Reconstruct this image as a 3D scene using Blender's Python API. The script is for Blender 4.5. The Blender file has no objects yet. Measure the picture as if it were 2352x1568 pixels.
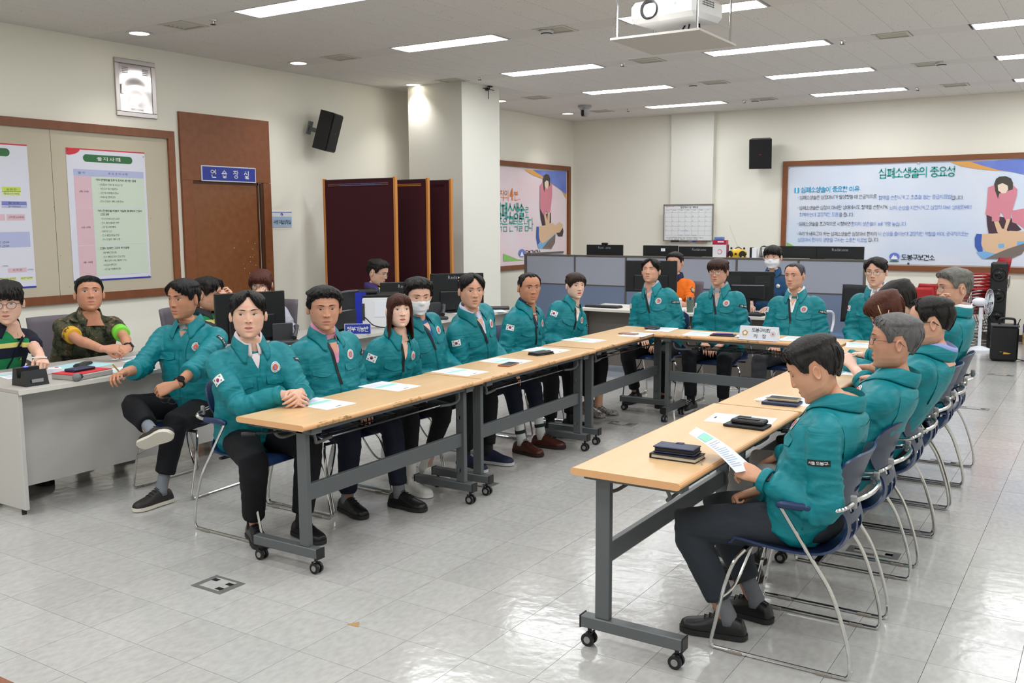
import bpy, math, random, numpy as np
from mathutils import Vector, Matrix, noise, Euler, geometry
from mathutils.bvhtree import BVHTree
random.seed(7)
SC = bpy.context.scene
COL = SC.collection
PI = math.pi
# ------------------------------------------------------------------ camera
FPX, YAW, PITCH, ROLL, EYE = 2173.5, -0.569237, 0.127132, 0.0047917, 1.675
def _basis():
    F = np.array([math.sin(YAW)*math.cos(PITCH), math.cos(YAW)*math.cos(PITCH), -math.sin(PITCH)])
    r = np.array([math.cos(YAW), -math.sin(YAW), 0.0]); d = np.cross(F, r)
    return math.cos(ROLL)*r+math.sin(ROLL)*d, -math.sin(ROLL)*r+math.cos(ROLL)*d, F
CR, CD, CF = _basis()
cam = bpy.data.cameras.new('camera'); co = bpy.data.objects.new('camera', cam); COL.objects.link(co)
cam.sensor_width = 36; cam.lens = FPX*36/2352; cam.clip_start = 0.05
M = Matrix.Identity(4)
for i in range(3):
    M[i][0], M[i][1], M[i][2] = CR[i], -CD[i], -CF[i]
M[2][3] = EYE
co.matrix_world = M
SC.camera = co
def at(x, y, ax, v):                       # photograph position -> point on the real plane axis = v
    d = CR*(x-1176)/FPX+CD*(y-784)/FPX+CF
    o = np.array([0, 0, EYE]); t = (v-o[ax])/d[ax]
    return Vector(o+t*d)
# ------------------------------------------------------------------ world, exposure
SC.view_settings.view_transform = 'Standard'; SC.view_settings.look = 'None'
SC.view_settings.gamma = 1; SC.view_settings.use_curve_mapping = False
SC.view_settings.exposure = 0.0
w = bpy.data.worlds.new('world'); SC.world = w; w.use_nodes = True
w.node_tree.nodes['Background'].inputs[0].default_value = (0.8, 0.85, 0.9, 1)
w.node_tree.nodes['Background'].inputs[1].default_value = 0.05
LIGHT = 22.5
SPOT = 30.0
ZC, XL, YB, XR, YF = 3.35, -8.05, 14.56, 3.6, -4.2
ROWS = [5.57+1.955*k for k in range(-4, 5)]; LX = [-6.12+2.45*k for k in range(4)]
# ------------------------------------------------------------------ helpers
def C(h, a=1):
    h = h.lstrip('#'); o = []
    for i in (0, 2, 4):
        c = int(h[i:i+2], 16)/255; o.append(c/12.92 if c <= .04045 else ((c+.055)/1.055)**2.4)
    return (*o, a)
MATS = {}
def mat(name, col='#808080', rough=.5, metal=0, emit=0, alpha=1, coat=0, spec=.5, bump=None, var=None, sheen=0, trans=0, ior=1.45, sub=0):
    """bump=(scale,strength[,stretch]); var=(scale,colour2,amount[,stretch])"""
    if name in MATS: return MATS[name]
    m = bpy.data.materials.new(name); m.use_nodes = True; nt = m.node_tree; b = nt.nodes['Principled BSDF']
    c = C(col) if isinstance(col, str) else col
    b.inputs['Base Color'].default_value = c; b.inputs['Roughness'].default_value = rough
    b.inputs['Metallic'].default_value = metal; b.inputs['Specular IOR Level'].default_value = spec
    b.inputs['Alpha'].default_value = alpha; b.inputs['Coat Weight'].default_value = coat; b.inputs['IOR'].default_value = ior
    b.inputs['Transmission Weight'].default_value = trans
    if sub: b.inputs['Subsurface Weight'].default_value = sub; b.inputs['Subsurface Scale'].default_value = .01; b.inputs['Subsurface Radius'].default_value = (1, .35, .2)
    if emit:
        b.inputs['Emission Color'].default_value = c; b.inputs['Emission Strength'].default_value = emit
    if bump or var:
        tc = nt.nodes.new('ShaderNodeTexCoord')
        def nz(sc, st, det=3):
            mp = nt.nodes.new('ShaderNodeMapping'); nt.links.new(tc.outputs['Object'], mp.inputs[0])
            mp.inputs['Scale'].default_value = st or (1, 1, 1)
            n = nt.nodes.new('ShaderNodeTexNoise'); n.inputs['Scale'].default_value = sc; n.inputs['Detail'].default_value = det
            nt.links.new(mp.outputs[0], n.inputs['Vector']); return n
        if bump:
            n = nz(bump[0], bump[2] if len(bump) > 2 else None)
            bp = nt.nodes.new('ShaderNodeBump'); bp.inputs['Strength'].default_value = bump[1]; bp.inputs['Distance'].default_value = .01
            nt.links.new(n.outputs['Fac'], bp.inputs['Height']); nt.links.new(bp.outputs[0], b.inputs['Normal'])
        if var:
            n = nz(var[0], var[3] if len(var) > 3 else None, 4)
            r = nt.nodes.new('ShaderNodeValToRGB'); r.color_ramp.elements[0].position = .5-var[2]/2; r.color_ramp.elements[1].position = .5+var[2]/2
            r.color_ramp.elements[0].color = c; r.color_ramp.elements[1].color = C(var[1])
            nt.links.new(n.outputs['Fac'], r.inputs[0]); nt.links.new(r.outputs[0], b.inputs['Base Color'])
    MATS[name] = m; return m
class MB:
    def __init__(s): s.V = []; s.F = []; s.I = []
    def add(s, vs, fs, mi=0, X=None):
        o = len(s.V)
        if X is not None: vs = [X @ Vector(v) for v in vs]
        s.V += [tuple(v) for v in vs]; s.F += [tuple(i+o for i in f) for f in fs]; s.I += [mi]*len(fs)
        return s
    def box(s, a, b, mi=0, X=None, bev=0):
        x0, y0, z0 = a; x1, y1, z1 = b
        if not bev:
            v = [(x, y, z) for z in (z0, z1) for y in (y0, y1) for x in (x0, x1)]
            return s.add(v, [(0, 2, 3, 1), (4, 5, 7, 6), (0, 1, 5, 4), (2, 6, 7, 3), (0, 4, 6, 2), (1, 3, 7, 5)], mi, X)
        e = min(bev, (x1-x0)*.49, (y1-y0)*.49, (z1-z0)*.49); B = bmesh_box(x0, y0, z0, x1, y1, z1, e)
        return s.add(B[0], B[1], mi, X)
    def cyl(s, p0, p1, r0, r1=None, n=12, mi=0, X=None, cap=True):
        return s.tube([p0, p1], [r0, r0 if r1 is None else r1], n, mi, X, cap)
    def tube(s, pts, r, n=8, mi=0, X=None, cap=True, closed=False, flat=1):
        P = [Vector(p) for p in pts]; k = len(P); R = r if isinstance(r, (list, tuple)) else [r]*k
        if len(R) != k: R = list(np.interp(np.linspace(0, len(R)-1, k), range(len(R)), R))
        rings = []; up = None
        for i, p in enumerate(P):
            t = (P[(i+1) % k]-P[i-1]) if closed else (P[min(i+1, k-1)]-P[max(i-1, 0)])
            t.normalize()
            if up is None: up = Vector((0, 0, 1)) if abs(t.z) < .9 else Vector((1, 0, 0))
            a = t.cross(up)
            if a.length < 1e-5: a = t.orthogonal()
            a.normalize(); b = a.cross(t); up = b
            rings.append([p+(a*math.cos(j*2*PI/n)+b*math.sin(j*2*PI/n)*flat)*R[i] for j in range(n)])
        return s.loft(rings, mi, X, cap and not closed, closed)
    def loft(s, rings, mi=0, X=None, cap=True, closed=False, open_ring=False):
        n = len(rings[0]); k = len(rings); v = [p for r in rings for p in r]; f = []
        m = n-1 if open_ring else n
        for i in range(k if closed else k-1):
            a = i*n; b = ((i+1) % k)*n
            for j in range(m):
                f.append((a+j, a+(j+1) % n, b+(j+1) % n, b+j))
        if cap: f += [tuple(range(n-1, -1, -1)), tuple(range((k-1)*n, k*n))]
        return s.add(v, f, mi, X)
    def ell(s, c, r, nu=16, nv=10, mi=0, X=None):
        rg = []
        for i in range(1, nv):
            t = PI*i/nv; rg.append([(c[0]+r[0]*math.sin(t)*math.cos(u*2*PI/nu), c[1]+r[1]*math.sin(t)*math.sin(u*2*PI/nu), c[2]-r[2]*math.cos(t)) for u in range(nu)])
        o = len(s.V); s.loft(rg, mi, X, cap=False)
        a = Vector((c[0], c[1], c[2]-r[2])); b = Vector((c[0], c[1], c[2]+r[2]))
        if X is not None: a = X @ a; b = X @ b
        s.V += [tuple(a), tuple(b)]; q = len(s.V)-2; e = o+(nv-2)*nu
        for j in range(nu):
            s.F.append((q, o+(j+1) % nu, o+j)); s.F.append((q+1, e+j, e+(j+1) % nu)); s.I += [mi]*2
        return s
    def prism(s, poly, z0, z1, mi=0, X=None):
        n = len(poly); v = [(x, y, z0) for x, y in poly]+[(x, y, z1) for x, y in poly]
        f = [tuple(range(n-1, -1, -1)), tuple(range(n, 2*n))]+[(i, (i+1) % n, n+(i+1) % n, n+i) for i in range(n)]
        return s.add(v, f, mi, X)
    def lathe(s, prof, n=24, mi=0, X=None, cap=True):
        return s.loft([[(r*math.cos(j*2*PI/n), r*math.sin(j*2*PI/n), z) for j in range(n)] for r, z in prof], mi, X, cap)
    def grid(s, nu, nv, fn, mi=0, X=None, close=False):
        v = [fn(i/(nu-1), j/(nv-1)) for j in range(nv) for i in range(nu)]
        f = [(j*nu+i, j*nu+i+1, (j+1)*nu+i+1, (j+1)*nu+i) for j in range(nv-1) for i in range(nu-1)]
        return s.add(v, f, mi, X)
    def mesh(s, name, mats, smooth=35):
        me = bpy.data.meshes.new(name); me.from_pydata(s.V, [], s.F); me.validate()
        for m in (mats if isinstance(mats, (list, tuple)) else [mats]): me.materials.append(m)
        if len(me.polygons) == len(s.I): me.polygons.foreach_set('material_index', s.I)
        if smooth:
            me.polygons.foreach_set('use_smooth', [True]*len(me.polygons))
            if smooth < 180: me.set_sharp_from_angle(angle=math.radians(smooth))
        me.update(); return me
    def build(s, name, mats, parent=None, loc=None, rot=None, smooth=35):
        return link(name, s.mesh(name, mats, smooth), parent, loc, rot)
def bmesh_box(x0, y0, z0, x1, y1, z1, e):
    X = (x0, x1); Y = (y0, y1); Z = (z0, z1); v = []; idx = {}
    for i in (0, 1):
        for j in (0, 1):
            for k in (0, 1):
                sx, sy, sz = (1-2*i)*e, (1-2*j)*e, (1-2*k)*e
                for a, p in enumerate(((X[i], Y[j]+sy, Z[k]+sz), (X[i]+sx, Y[j], Z[k]+sz), (X[i]+sx, Y[j]+sy, Z[k]))):
                    idx[i, j, k, a] = len(v); v.append(p)
    f = []
    for a in range(3):
        for sd in (0, 1):
            q = []
            for (p, r) in ((0, 0), (1, 0), (1, 1), (0, 1)):
                k = [0, 0, 0]; k[a] = sd; k[(a+1) % 3] = p; k[(a+2) % 3] = r; q.append(idx[(*k, a)])
            f.append(tuple(q if sd else q[::-1]))
    for a in range(3):                       # edges along axis a
        b, c = (a+1) % 3, (a+2) % 3
        for p in (0, 1):
            for r in (0, 1):
                k0 = [0, 0, 0]; k0[b] = p; k0[c] = r; k1 = list(k0); k1[a] = 1
                q = [idx[(*k0, b)], idx[(*k1, b)], idx[(*k1, c)], idx[(*k0, c)]]
                f.append(tuple(q if p != r else q[::-1]))
    for i in (0, 1):
        for j in (0, 1):
            for k in (0, 1):
                q = [idx[i, j, k, a] for a in range(3)]; f.append(tuple(q if (i+j+k) % 2 else q[::-1]))
    return v, f
def link(name, data, parent=None, loc=None, rot=None):
    o = bpy.data.objects.new(name, data); COL.objects.link(o)
    if parent is not None: o.parent = parent
    if loc is not None: o.location = loc
    if rot is not None: o.rotation_euler = rot
    return o
def tag(o, label=None, cat=None, group=None, kind=None):
    if label: o['label'] = label
    if cat: o['category'] = cat
    if group: o['group'] = group
    if kind: o['kind'] = kind
    return o
def thing(name, label, cat, loc=(0, 0, 0), rz=0, group=None, mw=None):
    o = link(name, None, None, loc, (0, 0, rz)); o.empty_display_size = .1
    if mw is not None: o.matrix_world = mw
    return tag(o, label, cat, group)
def struct(o, label=None):
    o['kind'] = 'structure'
    if label: o['label'] = label
    return o
def kids(o): return [c for c in COL.objects if c.parent == o]
KID = {}
def dup(root, loc=None, rz=None, label=None, group=None, mw=None):
    if root.name not in KID: KID[root.name] = [(c, kids(c)) for c in kids(root)]
    r = root.copy(); COL.objects.link(r)
    if mw is not None: r.matrix_world = mw
    else:
        r.location = loc; r.rotation_euler = (0, 0, rz or 0)
    if label: r['label'] = label
    if group: r['group'] = group
    for c, gs in KID[root.name]:
        q = c.copy(); COL.objects.link(q); q.parent = r
        for g in gs:
            h = g.copy(); COL.objects.link(h); h.parent = q
    return r
def frame(o, u, n):                          # matrix: local x = u, local z = n (out of the surface)
    u = Vector(u).normalized(); n = Vector(n).normalized(); v = n.cross(u)
    m = Matrix.Identity(4)
    for i in range(3): m[i][0], m[i][1], m[i][2], m[i][3] = u[i], v[i], n[i], o[i]
    return m
TXT = {}; ATLAS = {}
CHARS = list('0123456789ABCDEFGHIJKLMNOPQRSTUVWXYZabcdefghijklmnopqrstuvwxyz.,()-·+/:')
RND = [(.5+.5*math.sin(k*PI/8), .5+.5*math.cos(k*PI/8)) for k in range(17)]
K_G, K_D = [(0, 1), (1, 1), (.93, .45), (.85, 0)], [(1, 1), (0, 1), (0, 0), (1, 0)]
K_S = [[(.5, 1), (.45, .6), (0, 0)], [(.48, .68), (1, 0)]]; K_J = [[(0, 1), (1, 1)], [(.5, 1), (.42, .5), (0, 0)], [(.47, .55), (1, 0)]]
K_B = [[(0, 1), (0, 0), (1, 0), (1, 1)], [(0, .52), (1, .52)]]
def twin(s): return [[(x*.45, y) for x, y in p] for p in s]+[[(.55+x*.45, y) for x, y in p] for p in s]
def pair(a, b): return [[(x*.45, y) for x, y in p] for p in a]+[[(.55+x*.45, y) for x, y in p] for p in b]
J_N = [[(0, 1), (0, 0), (1, 0)]]; J_R = [[(0, 1), (1, 1), (1, .52), (0, .52), (0, 0), (1, 0)]]; J_M = [[(0, 1), (1, 1), (1, 0), (0, 0), (0, 1)]]
J_C = [[(.32, 1.05), (.68, 1.05)], [(0, .78), (1, .78)], [(.5, .78), (.42, .4), (0, 0)], [(.47, .45), (1, 0)]]
J_K = [K_G, [(0, .52), (.93, .52)]]; J_T = [K_D, [(0, .5), (1, .5)]]; J_P = [[(0, 1), (1, 1)], [(0, 0), (1, 0)], [(.3, 1), (.3, 0)], [(.7, 1), (.7, 0)]]
J_H = [[(.32, 1.05), (.68, 1.05)], [(0, .8), (1, .8)], [(.18+.64*x, .62*y) for x, y in RND]]
LEADS = [[K_G], twin([K_G]), J_N, [K_D], twin([K_D]), J_R, J_M, K_B, twin(K_B), K_S, twin(K_S), [RND], K_J, twin(K_J), J_C, J_K, J_T, J_P, J_H]
FIN = [None, [K_G], twin([K_G]), pair([K_G], K_S), J_N, pair(J_N, K_J), pair(J_N, J_H), [K_D], J_R, pair(J_R, [K_G]), pair(J_R, J_M), pair(J_R, K_B), pair(J_R, K_S), pair(J_R, J_T), pair(J_R, J_P), pair(J_R, J_H), J_M, K_B, pair(K_B, K_S), K_S, twin(K_S), [RND], K_J, J_C, J_K, J_T, J_P, J_H]
def bar(x): return [(x, 1), (x, 0)]
def tick(a, b, y=.52): return [(a, y), (b, y)]
V_A, V_YA = [bar(.4), tick(.4, 1)], [bar(.4), tick(.4, 1, .66), tick(.4, 1, .38)]; V_O, V_YO = [bar(.7), tick(.05, .7)], [bar(.7), tick(.05, .7, .66), tick(.05, .7, .38)]
V_I = [bar(.55)]; V_AE, V_YAE = [bar(.2), bar(.8), tick(.2, .8)], [bar(.2), bar(.8), tick(.2, .8, .64), tick(.2, .8, .4)]; V_E, V_YE = [bar(.45), bar(.9), tick(-.1, .45)], [bar(.45), bar(.9), tick(-.1, .45, .66), tick(-.1, .45, .38)]
H_O, H_YO = [[(0, 0), (1, 0)], [(.5, 0), (.5, 1)]], [[(0, 0), (1, 0)], [(.3, 0), (.3, 1)], [(.7, 0), (.7, 1)]]; H_U, H_YU = [[(0, 1), (1, 1)], [(.5, 1), (.5, 0)]], [[(0, 1), (1, 1)], [(.3, 1), (.3, 0)], [(.7, 1), (.7, 0)]]; H_EU = [[(0, .5), (1, .5)]]
MED = [(0, V_A), (0, V_AE), (0, V_YA), (0, V_YAE), (0, V_O), (0, V_E), (0, V_YO), (0, V_YE), (1, H_O), (2, H_O, V_A), (2, H_O, V_AE), (2, H_O, V_I), (1, H_YO), (1, H_U), (2, H_U, V_O), (2, H_U, V_E), (2, H_U, V_I), (1, H_YU), (1, H_EU), (2, H_EU, V_I), (0, V_I)]
def strokes(ch):                             # one Hangul syllable as pen strokes in a unit box
    n = ord(ch)-0xac00; f = FIN[n % 28]; m = MED[(n//28) % 21]; i = LEADS[n//588]; S = []
    def put(g, x0, y0, x1, y1): S.extend([[(x0+(x1-x0)*x, y0+(y1-y0)*y) for x, y in p] for p in g])
    lo = .36 if f else 0
    if m[0] == 0: put(i, .04, .48 if f else .14, .5, .84 if f else .76); put(m[1], .58, .38 if f else -.06, .88, .9)
    elif m[0] == 1:
        put(i, .16, .6 if f else .46, .76, .86); put(m[1], 0, .4 if f else .04, .92, .5 if f else .32)
    else:
        put(i, .06, .62 if f else .48, .5, .86); put(m[1], 0, .42 if f else .1, .58, .54 if f else .34); put(m[2], .62, .38 if f else -.06, .9, .9)
    if f: put(f, .18, -.06, .78, .25)
    return S
def ink(S, w):
    V = []; F = []
    for p in S:
        for k in range(len(p)-1):
            a, b = Vector((*p[k], 0)), Vector((*p[k+1], 0)); d = (b-a)
            if d.length < 1e-6: continue
            d.normalize(); e = d*w*.9 if len(p) < 10 else d*w*.2; s = Vector((-d.y, d.x, 0))*w; n = len(V)
            V += [tuple(a-e-s), tuple(b+e-s), tuple(b+e+s), tuple(a-e+s)]; F.append((n, n+1, n+2, n+3))
    return np.array(V), F
def atlas(bold):                             # Latin letters from the built-in font, one conversion for all
    if bold in ATLAS: return ATLAS[bold]
    c = bpy.data.curves.new('t', 'FONT'); c.body = '\n'.join(CHARS); c.size = 1; c.resolution_u = 2; c.offset = bold; c.space_line = 3
    o = bpy.data.objects.new('t', c); me = bpy.data.meshes.new_from_object(o)
    v = np.array([tuple(p.co) for p in me.vertices]); G = {}
    for p in me.polygons:
        i = int(round((.35-v[p.vertices[0]][1])/3.0)); G.setdefault(i, []).append(tuple(p.vertices))
    out = {}
    for i, fs in G.items():
        ids = sorted(set(k for f in fs for k in f)); mp = {k: n for n, k in enumerate(ids)}
        out[CHARS[i]] = (v[ids]+np.array([0, 3.0*i, 0]), [tuple(mp[k] for k in f) for f in fs])
    bpy.data.objects.remove(o); bpy.data.curves.remove(c); bpy.data.meshes.remove(me)
    ATLAS[bold] = out; return out
def text_geo(s, bold=0):
    bold = .02 if bold else 0
    if (s, bold) not in TXT:
        A = atlas(bold); x = 0; V = []; F = []; n = 0
        for ch in s:
            if '\uac00' <= ch <= '\ud7a3' and ch not in A: A[ch] = ink(strokes(ch), .055 if bold else .036)
            if ch not in A: x += .28; continue
            v, f = A[ch]; a = v[:, 0].min(); w_ = v[:, 0].max()-a; hg = '\uac00' <= ch <= '\ud7a3'
            V.append(v+np.array([x-(0 if hg else a-.04), 0, 0])); F += [tuple(i+n for i in q) for q in f]; n += len(v); x += .92 if hg else w_+.09
        TXT[s, bold] = (np.vstack(V) if V else np.zeros((0, 3)), F)
    return TXT[s, bold]
def fit(mb, s, x0, x1, yc, h, z=.001, mi=0, bold=0, keep=False, fn=None):   # a line of lettering fitted into a box
    v, f = text_geo(s, bold)
    if len(v) == 0: return
    a = v.min(0); b = v.max(0); sy = h/(b[1]-a[1]); sx = sy if keep else (x1-x0)/(b[0]-a[0])
    xo = (x0+x1)/2-(a[0]+b[0])/2*sx if keep == 'c' else x0-a[0]*sx
    P = [(xo+p[0]*sx, yc+(p[1]-(a[1]+b[1])/2)*sy, z) for p in v]
    if fn: P = [fn(*p) for p in P]
    mb.add(P, f, mi)
def rect(mb, x0, y0, x1, y1, z, mi=0):
    mb.add([(x0, y0, z), (x1, y0, z), (x1, y1, z), (x0, y1, z)], [(0, 1, 2, 3)], mi)
def poly(mb, pts, z, mi=0): mb.add([(x, y, z) for x, y in pts], [tuple(range(len(pts)))], mi)
def disc(mb, cx, cy, r, z, mi=0, n=20, ry=None):
    poly(mb, [(cx+r*math.cos(i*2*PI/n), cy+(ry or r)*math.sin(i*2*PI/n)) for i in range(n)], z, mi)
def ring2(mb, cx, cy, r0, r1, z, mi=0, n=24):
    v = [(cx+r*math.cos(i*2*PI/n), cy+r*math.sin(i*2*PI/n), z) for r in (r0, r1) for i in range(n)]
    mb.add(v, [(i, (i+1) % n, n+(i+1) % n, n+i) for i in range(n)], mi)
def bez(pts, n=8):                           # Catmull-Rom through points
    P = [Vector(p) for p in pts]; P = [P[0]*2-P[1]]+P+[P[-1]*2-P[-2]]; o = []
    for i in range(1, len(P)-2):
        a, b, c, d = P[i-1:i+3]
        for j in range(n):
            t = j/n; o.append(.5*((2*b)+(c-a)*t+(2*a-5*b+4*c-d)*t*t+(3*b-a-3*c+d)*t**3))
    return o+[P[-2]]
# ------------------------------------------------------------------ materials of the room
def tile_mat():
    m = mat('floor_tile', '#bcb8b0', .17, spec=.85); nt = m.node_tree; b = nt.nodes['Principled BSDF']
    g = nt.nodes.new('ShaderNodeNewGeometry'); oi = nt.nodes.new('ShaderNodeObjectInfo')
    mp = nt.nodes.new('ShaderNodeMapping'); mp.inputs['Scale'].default_value = (1, .55, 1); mp.inputs['Rotation'].default_value = (0, 0, .5); nt.links.new(g.outputs['Position'], mp.inputs[0])
    n = nt.nodes.new('ShaderNodeTexNoise'); n.inputs['Scale'].default_value = 38; n.inputs['Detail'].default_value = 5; nt.links.new(mp.outputs[0], n.inputs['Vector'])
    n2 = nt.nodes.new('ShaderNodeTexNoise'); n2.inputs['Scale'].default_value = 1.3; nt.links.new(g.outputs['Position'], n2.inputs['Vector'])
    r = nt.nodes.new('ShaderNodeValToRGB'); e = r.color_ramp.elements; e[0].position = .3; e[1].position = .7; e[0].color = C('#b0aeab'); e[1].color = C('#bdbcb9')
    nt.links.new(n.outputs['Fac'], r.inputs[0])
    mx = nt.nodes.new('ShaderNodeMix'); mx.data_type = 'RGBA'; mx.blend_type = 'MULTIPLY'; mx.inputs[0].default_value = 1
    ad = nt.nodes.new('ShaderNodeMath'); ad.operation = 'MULTIPLY_ADD'; ad.inputs[1].default_value = .09; ad.inputs[2].default_value = .86; nt.links.new(oi.outputs['Random'], ad.inputs[0])
    ad2 = nt.nodes.new('ShaderNodeMath'); ad2.operation = 'MULTIPLY_ADD'; ad2.inputs[1].default_value = .12; nt.links.new(n2.outputs['Fac'], ad2.inputs[0]); nt.links.new(ad.outputs[0], ad2.inputs[2])
    nt.links.new(r.outputs[0], mx.inputs[6]); nt.links.new(ad2.outputs[0], mx.inputs[7]); nt.links.new(mx.outputs[2], b.inputs['Base Color'])
    rr = nt.nodes.new('ShaderNodeMath'); rr.operation = 'MULTIPLY_ADD'; rr.inputs[1].default_value = .2; rr.inputs[2].default_value = .05; nt.links.new(n2.outputs['Fac'], rr.inputs[0]); nt.links.new(rr.outputs[0], b.inputs['Roughness'])
    n3 = nt.nodes.new('ShaderNodeTexNoise'); n3.inputs['Scale'].default_value = 16; n3.inputs['Detail'].default_value = 3; nt.links.new(g.outputs['Position'], n3.inputs['Vector'])
    bp = nt.nodes.new('ShaderNodeBump'); bp.inputs['Strength'].default_value = .22; bp.inputs['Distance'].default_value = .006
    nt.links.new(n3.outputs['Fac'], bp.inputs['Height']); nt.links.new(bp.outputs[0], b.inputs['Normal'])
    return m
def ceil_mat():
    m = mat('ceiling_panel', '#bab5b0', .9); nt = m.node_tree; b = nt.nodes['Principled BSDF']
    g = nt.nodes.new('ShaderNodeNewGeometry'); v = nt.nodes.new('ShaderNodeTexVoronoi'); v.inputs['Scale'].default_value = 42; v.inputs['Randomness'].default_value = 1
    nt.links.new(g.outputs['Position'], v.inputs['Vector'])
    n = nt.nodes.new('ShaderNodeTexNoise'); n.inputs['Scale'].default_value = 9; nt.links.new(g.outputs['Position'], n.inputs['Vector'])
    q = nt.nodes.new('ShaderNodeMath'); q.operation = 'MULTIPLY_ADD'; q.inputs[1].default_value = -.42; q.inputs[2].default_value = .33; nt.links.new(n.outputs['Fac'], q.inputs[0])
    l = nt.nodes.new('ShaderNodeMath'); l.operation = 'LESS_THAN'; nt.links.new(v.outputs['Distance'], l.inputs[0]); nt.links.new(q.outputs[0], l.inputs[1])
    mx = nt.nodes.new('ShaderNodeMix'); mx.data_type = 'RGBA'; mx.inputs[6].default_value = C('#e2deda'); mx.inputs[7].default_value = C('#a09890')
    nt.links.new(l.outputs[0], mx.inputs[0]); nt.links.new(mx.outputs[2], b.inputs['Base Color'])
    return m
def wood_mat(name, c1, c2, rough, axis=2, sc=14, spec=.5):
    st = [1, 1, 1]; st[axis] = .07
    return mat(name, c1, rough, var=(sc, c2, .5, tuple(st)), spec=spec)
WALL = mat('wall_paint', '#efece0', .75, bump=(220, .05)); COLM = mat('column_paint', '#e4e2d9', .7, bump=(220, .05))
FT, CT = tile_mat(), ceil_mat()
WOOD = wood_mat('walnut_veneer', '#7c4828', '#8a5332', .45); WOODY = wood_mat('walnut_frame', '#75442a', '#824f32', .4, 1)
WOODX = wood_mat('walnut_frame_x', '#7a492c', '#875436', .4, 0)
BEECH = wood_mat('beech_laminate', '#d3ac7c', '#dbb688', .3, 0, 22); EDGE = mat('beech_edge', '#dca877', .35)
STEEL = mat('grey_steel', '#5f6365', .42, .2); CHROME = mat('chrome', '#c8c8c8', .14, 1); BLK = mat('black_plastic', '#17181a', .42)
BLKG = mat('black_gloss', '#0d0e10', .12); WHT = mat('white_plastic', '#e8e8ea', .4); RUB = mat('dark_rubber', '#26272a', .6)
GRY = mat('grey_plastic', '#8c8c8c', .5); PAPER = mat('paper_white', '#e9ecf4', .7); DGRY = mat('charcoal_plastic', '#3a3b3e', .5)
INK = mat('black_ink', '#24252b', .7); WINK = mat('white_ink', '#f2f2f4', .6); BLUE = mat('sign_blue', '#2a3a9c', .45)
BEIGE = mat('beige_trim', '#b9b2a2', .6); DARK = mat('dark_gap', '#2a2826', .9)
# ------------------------------------------------------------------ room shell
def wall(name, a, b, m=WALL, label=None):
    o = MB().box(a, b).build(name, m); return struct(o, label)
wall('wall_left', (XL-.15, YF-.15, 0), (XL, YB+.15, ZC))
wall('wall_back', (XL, YB, 0), (XR, YB+.15, ZC))
wall('wall_right', (XR, YF-.15, 0), (XR+.15, YB+.15, ZC))
wall('wall_front', (XL, YF-.15, 0), (XR, YF, ZC))
c0 = at(935, 198, 2, ZC)
struct(MB().box((-7.66, 9.57, 0), (-6.83, 10.4, ZC)).build('column', COLM), 'square cream column standing free beside the maroon screens')
struct(MB().box((-6.18, YB-.12, 0), (-5.47, YB, ZC)).build('pilaster', COLM), 'cream pilaster on the rear wall behind the whiteboard')
# floor: tiles one by one
fl = struct(MB().box((XL, YF, -.12), (XR, YB, -.006)).build('floor', DARK))
TS = .3; tx0 = -.517-TS*30; ty0 = .124-TS*20
g = .0009
tm = MB().box((g, g, -.006), (TS-g, TS-g, 0)).mesh('tile', FT, 0)
cells = []
for i in range(80):
    for j in range(80):
        x, y = tx0+i*TS, ty0+j*TS
        if x < XL or x+TS > XR or y < YF or y+TS > YB: continue
        q = np.array([x+.15, y+.15, -EYE]); dz = q@CF
        vis = dz > .5 and abs((q@CR)/dz*FPX) < 1290 and abs((q@CD)/dz*FPX) < 860
        cells.append((dz if vis else 99+dz*0+abs(x)+abs(y), x, y))
cells.sort(); rest = MB()
for k, (d, x, y) in enumerate(cells):
    if k < 298: link('tile', tm, fl, (x, y, 0))
    else: rest.box((x+g, y+g, -.006), (x+TS-g, y+TS-g, 0))
for x0, y0, x1, y1 in ((XL, YF, tx0+TS*math.ceil((XL-tx0)/TS), YB), (tx0+TS*int((XR-tx0)/TS), YF, XR, YB)):
    rest.box((x0, y0, -.006), (x1, y1, -.0005))
tag(rest.build('tile_field', FT, fl, smooth=0), kind='stuff')
bs = MB()
struct(MB().box((XL, YF, 0), (XL+.012, YB, .09)).build('baseboard_left', mat('skirting', '#4a3d36', .6)))
struct(MB().box((XL, YB-.012, 0), (XR, YB, .09)).build('baseboard_back', MATS['skirting']))
# ceiling: long panels between service bands
ce = struct(MB().box((XL, YF, ZC+.02), (XR, YB, ZC+.14)).build('ceiling', mat('ceiling_void', '#4b4845', .9)))
PW = 2.45/8; px0 = -6.12-PW*7
band = [(r-.15, r+.15) for r in ROWS]
bays = [(YF, band[0][0])]+[(band[i][1], band[i+1][0]) for i in range(len(band)-1)]+[(band[-1][1], YB)]
far = MB(); npan = 0
cand = []
for (y0, y1) in bays:
    for i in range(0, 42):
        x0 = max(px0+i*PW, XL); x1 = min(px0+(i+1)*PW, XR)
        if x1-x0 < .03: continue
        q = np.array([(x0+x1)/2, (y0+y1)/2, ZC-EYE]); dz = q@CF
        vis = dz > .5 and abs((q@CR)/dz*FPX) < 1400 and (q@CD)/dz*FPX > -950
        cand.append((0 if vis else 1, dz, x0, x1, y0, y1))
cand.sort(); cms = {}
for k, (a, b_, x0, x1, y0, y1) in enumerate(cand):
    e = .0012
    if a == 0 and npan < 290:
        key = (round(x1-x0, 3), round(y1-y0, 3))
        if key not in cms: cms[key] = MB().box((e, e, 0), (x1-x0-e, y1-y0-e, .015)).mesh('panel', CT, 0)
        link('panel', cms[key], ce, (x0, y0, ZC)); npan += 1
    else: far.box((x0+e, y0+e, ZC), (x1-e, y1-e, ZC+.015))
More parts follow.
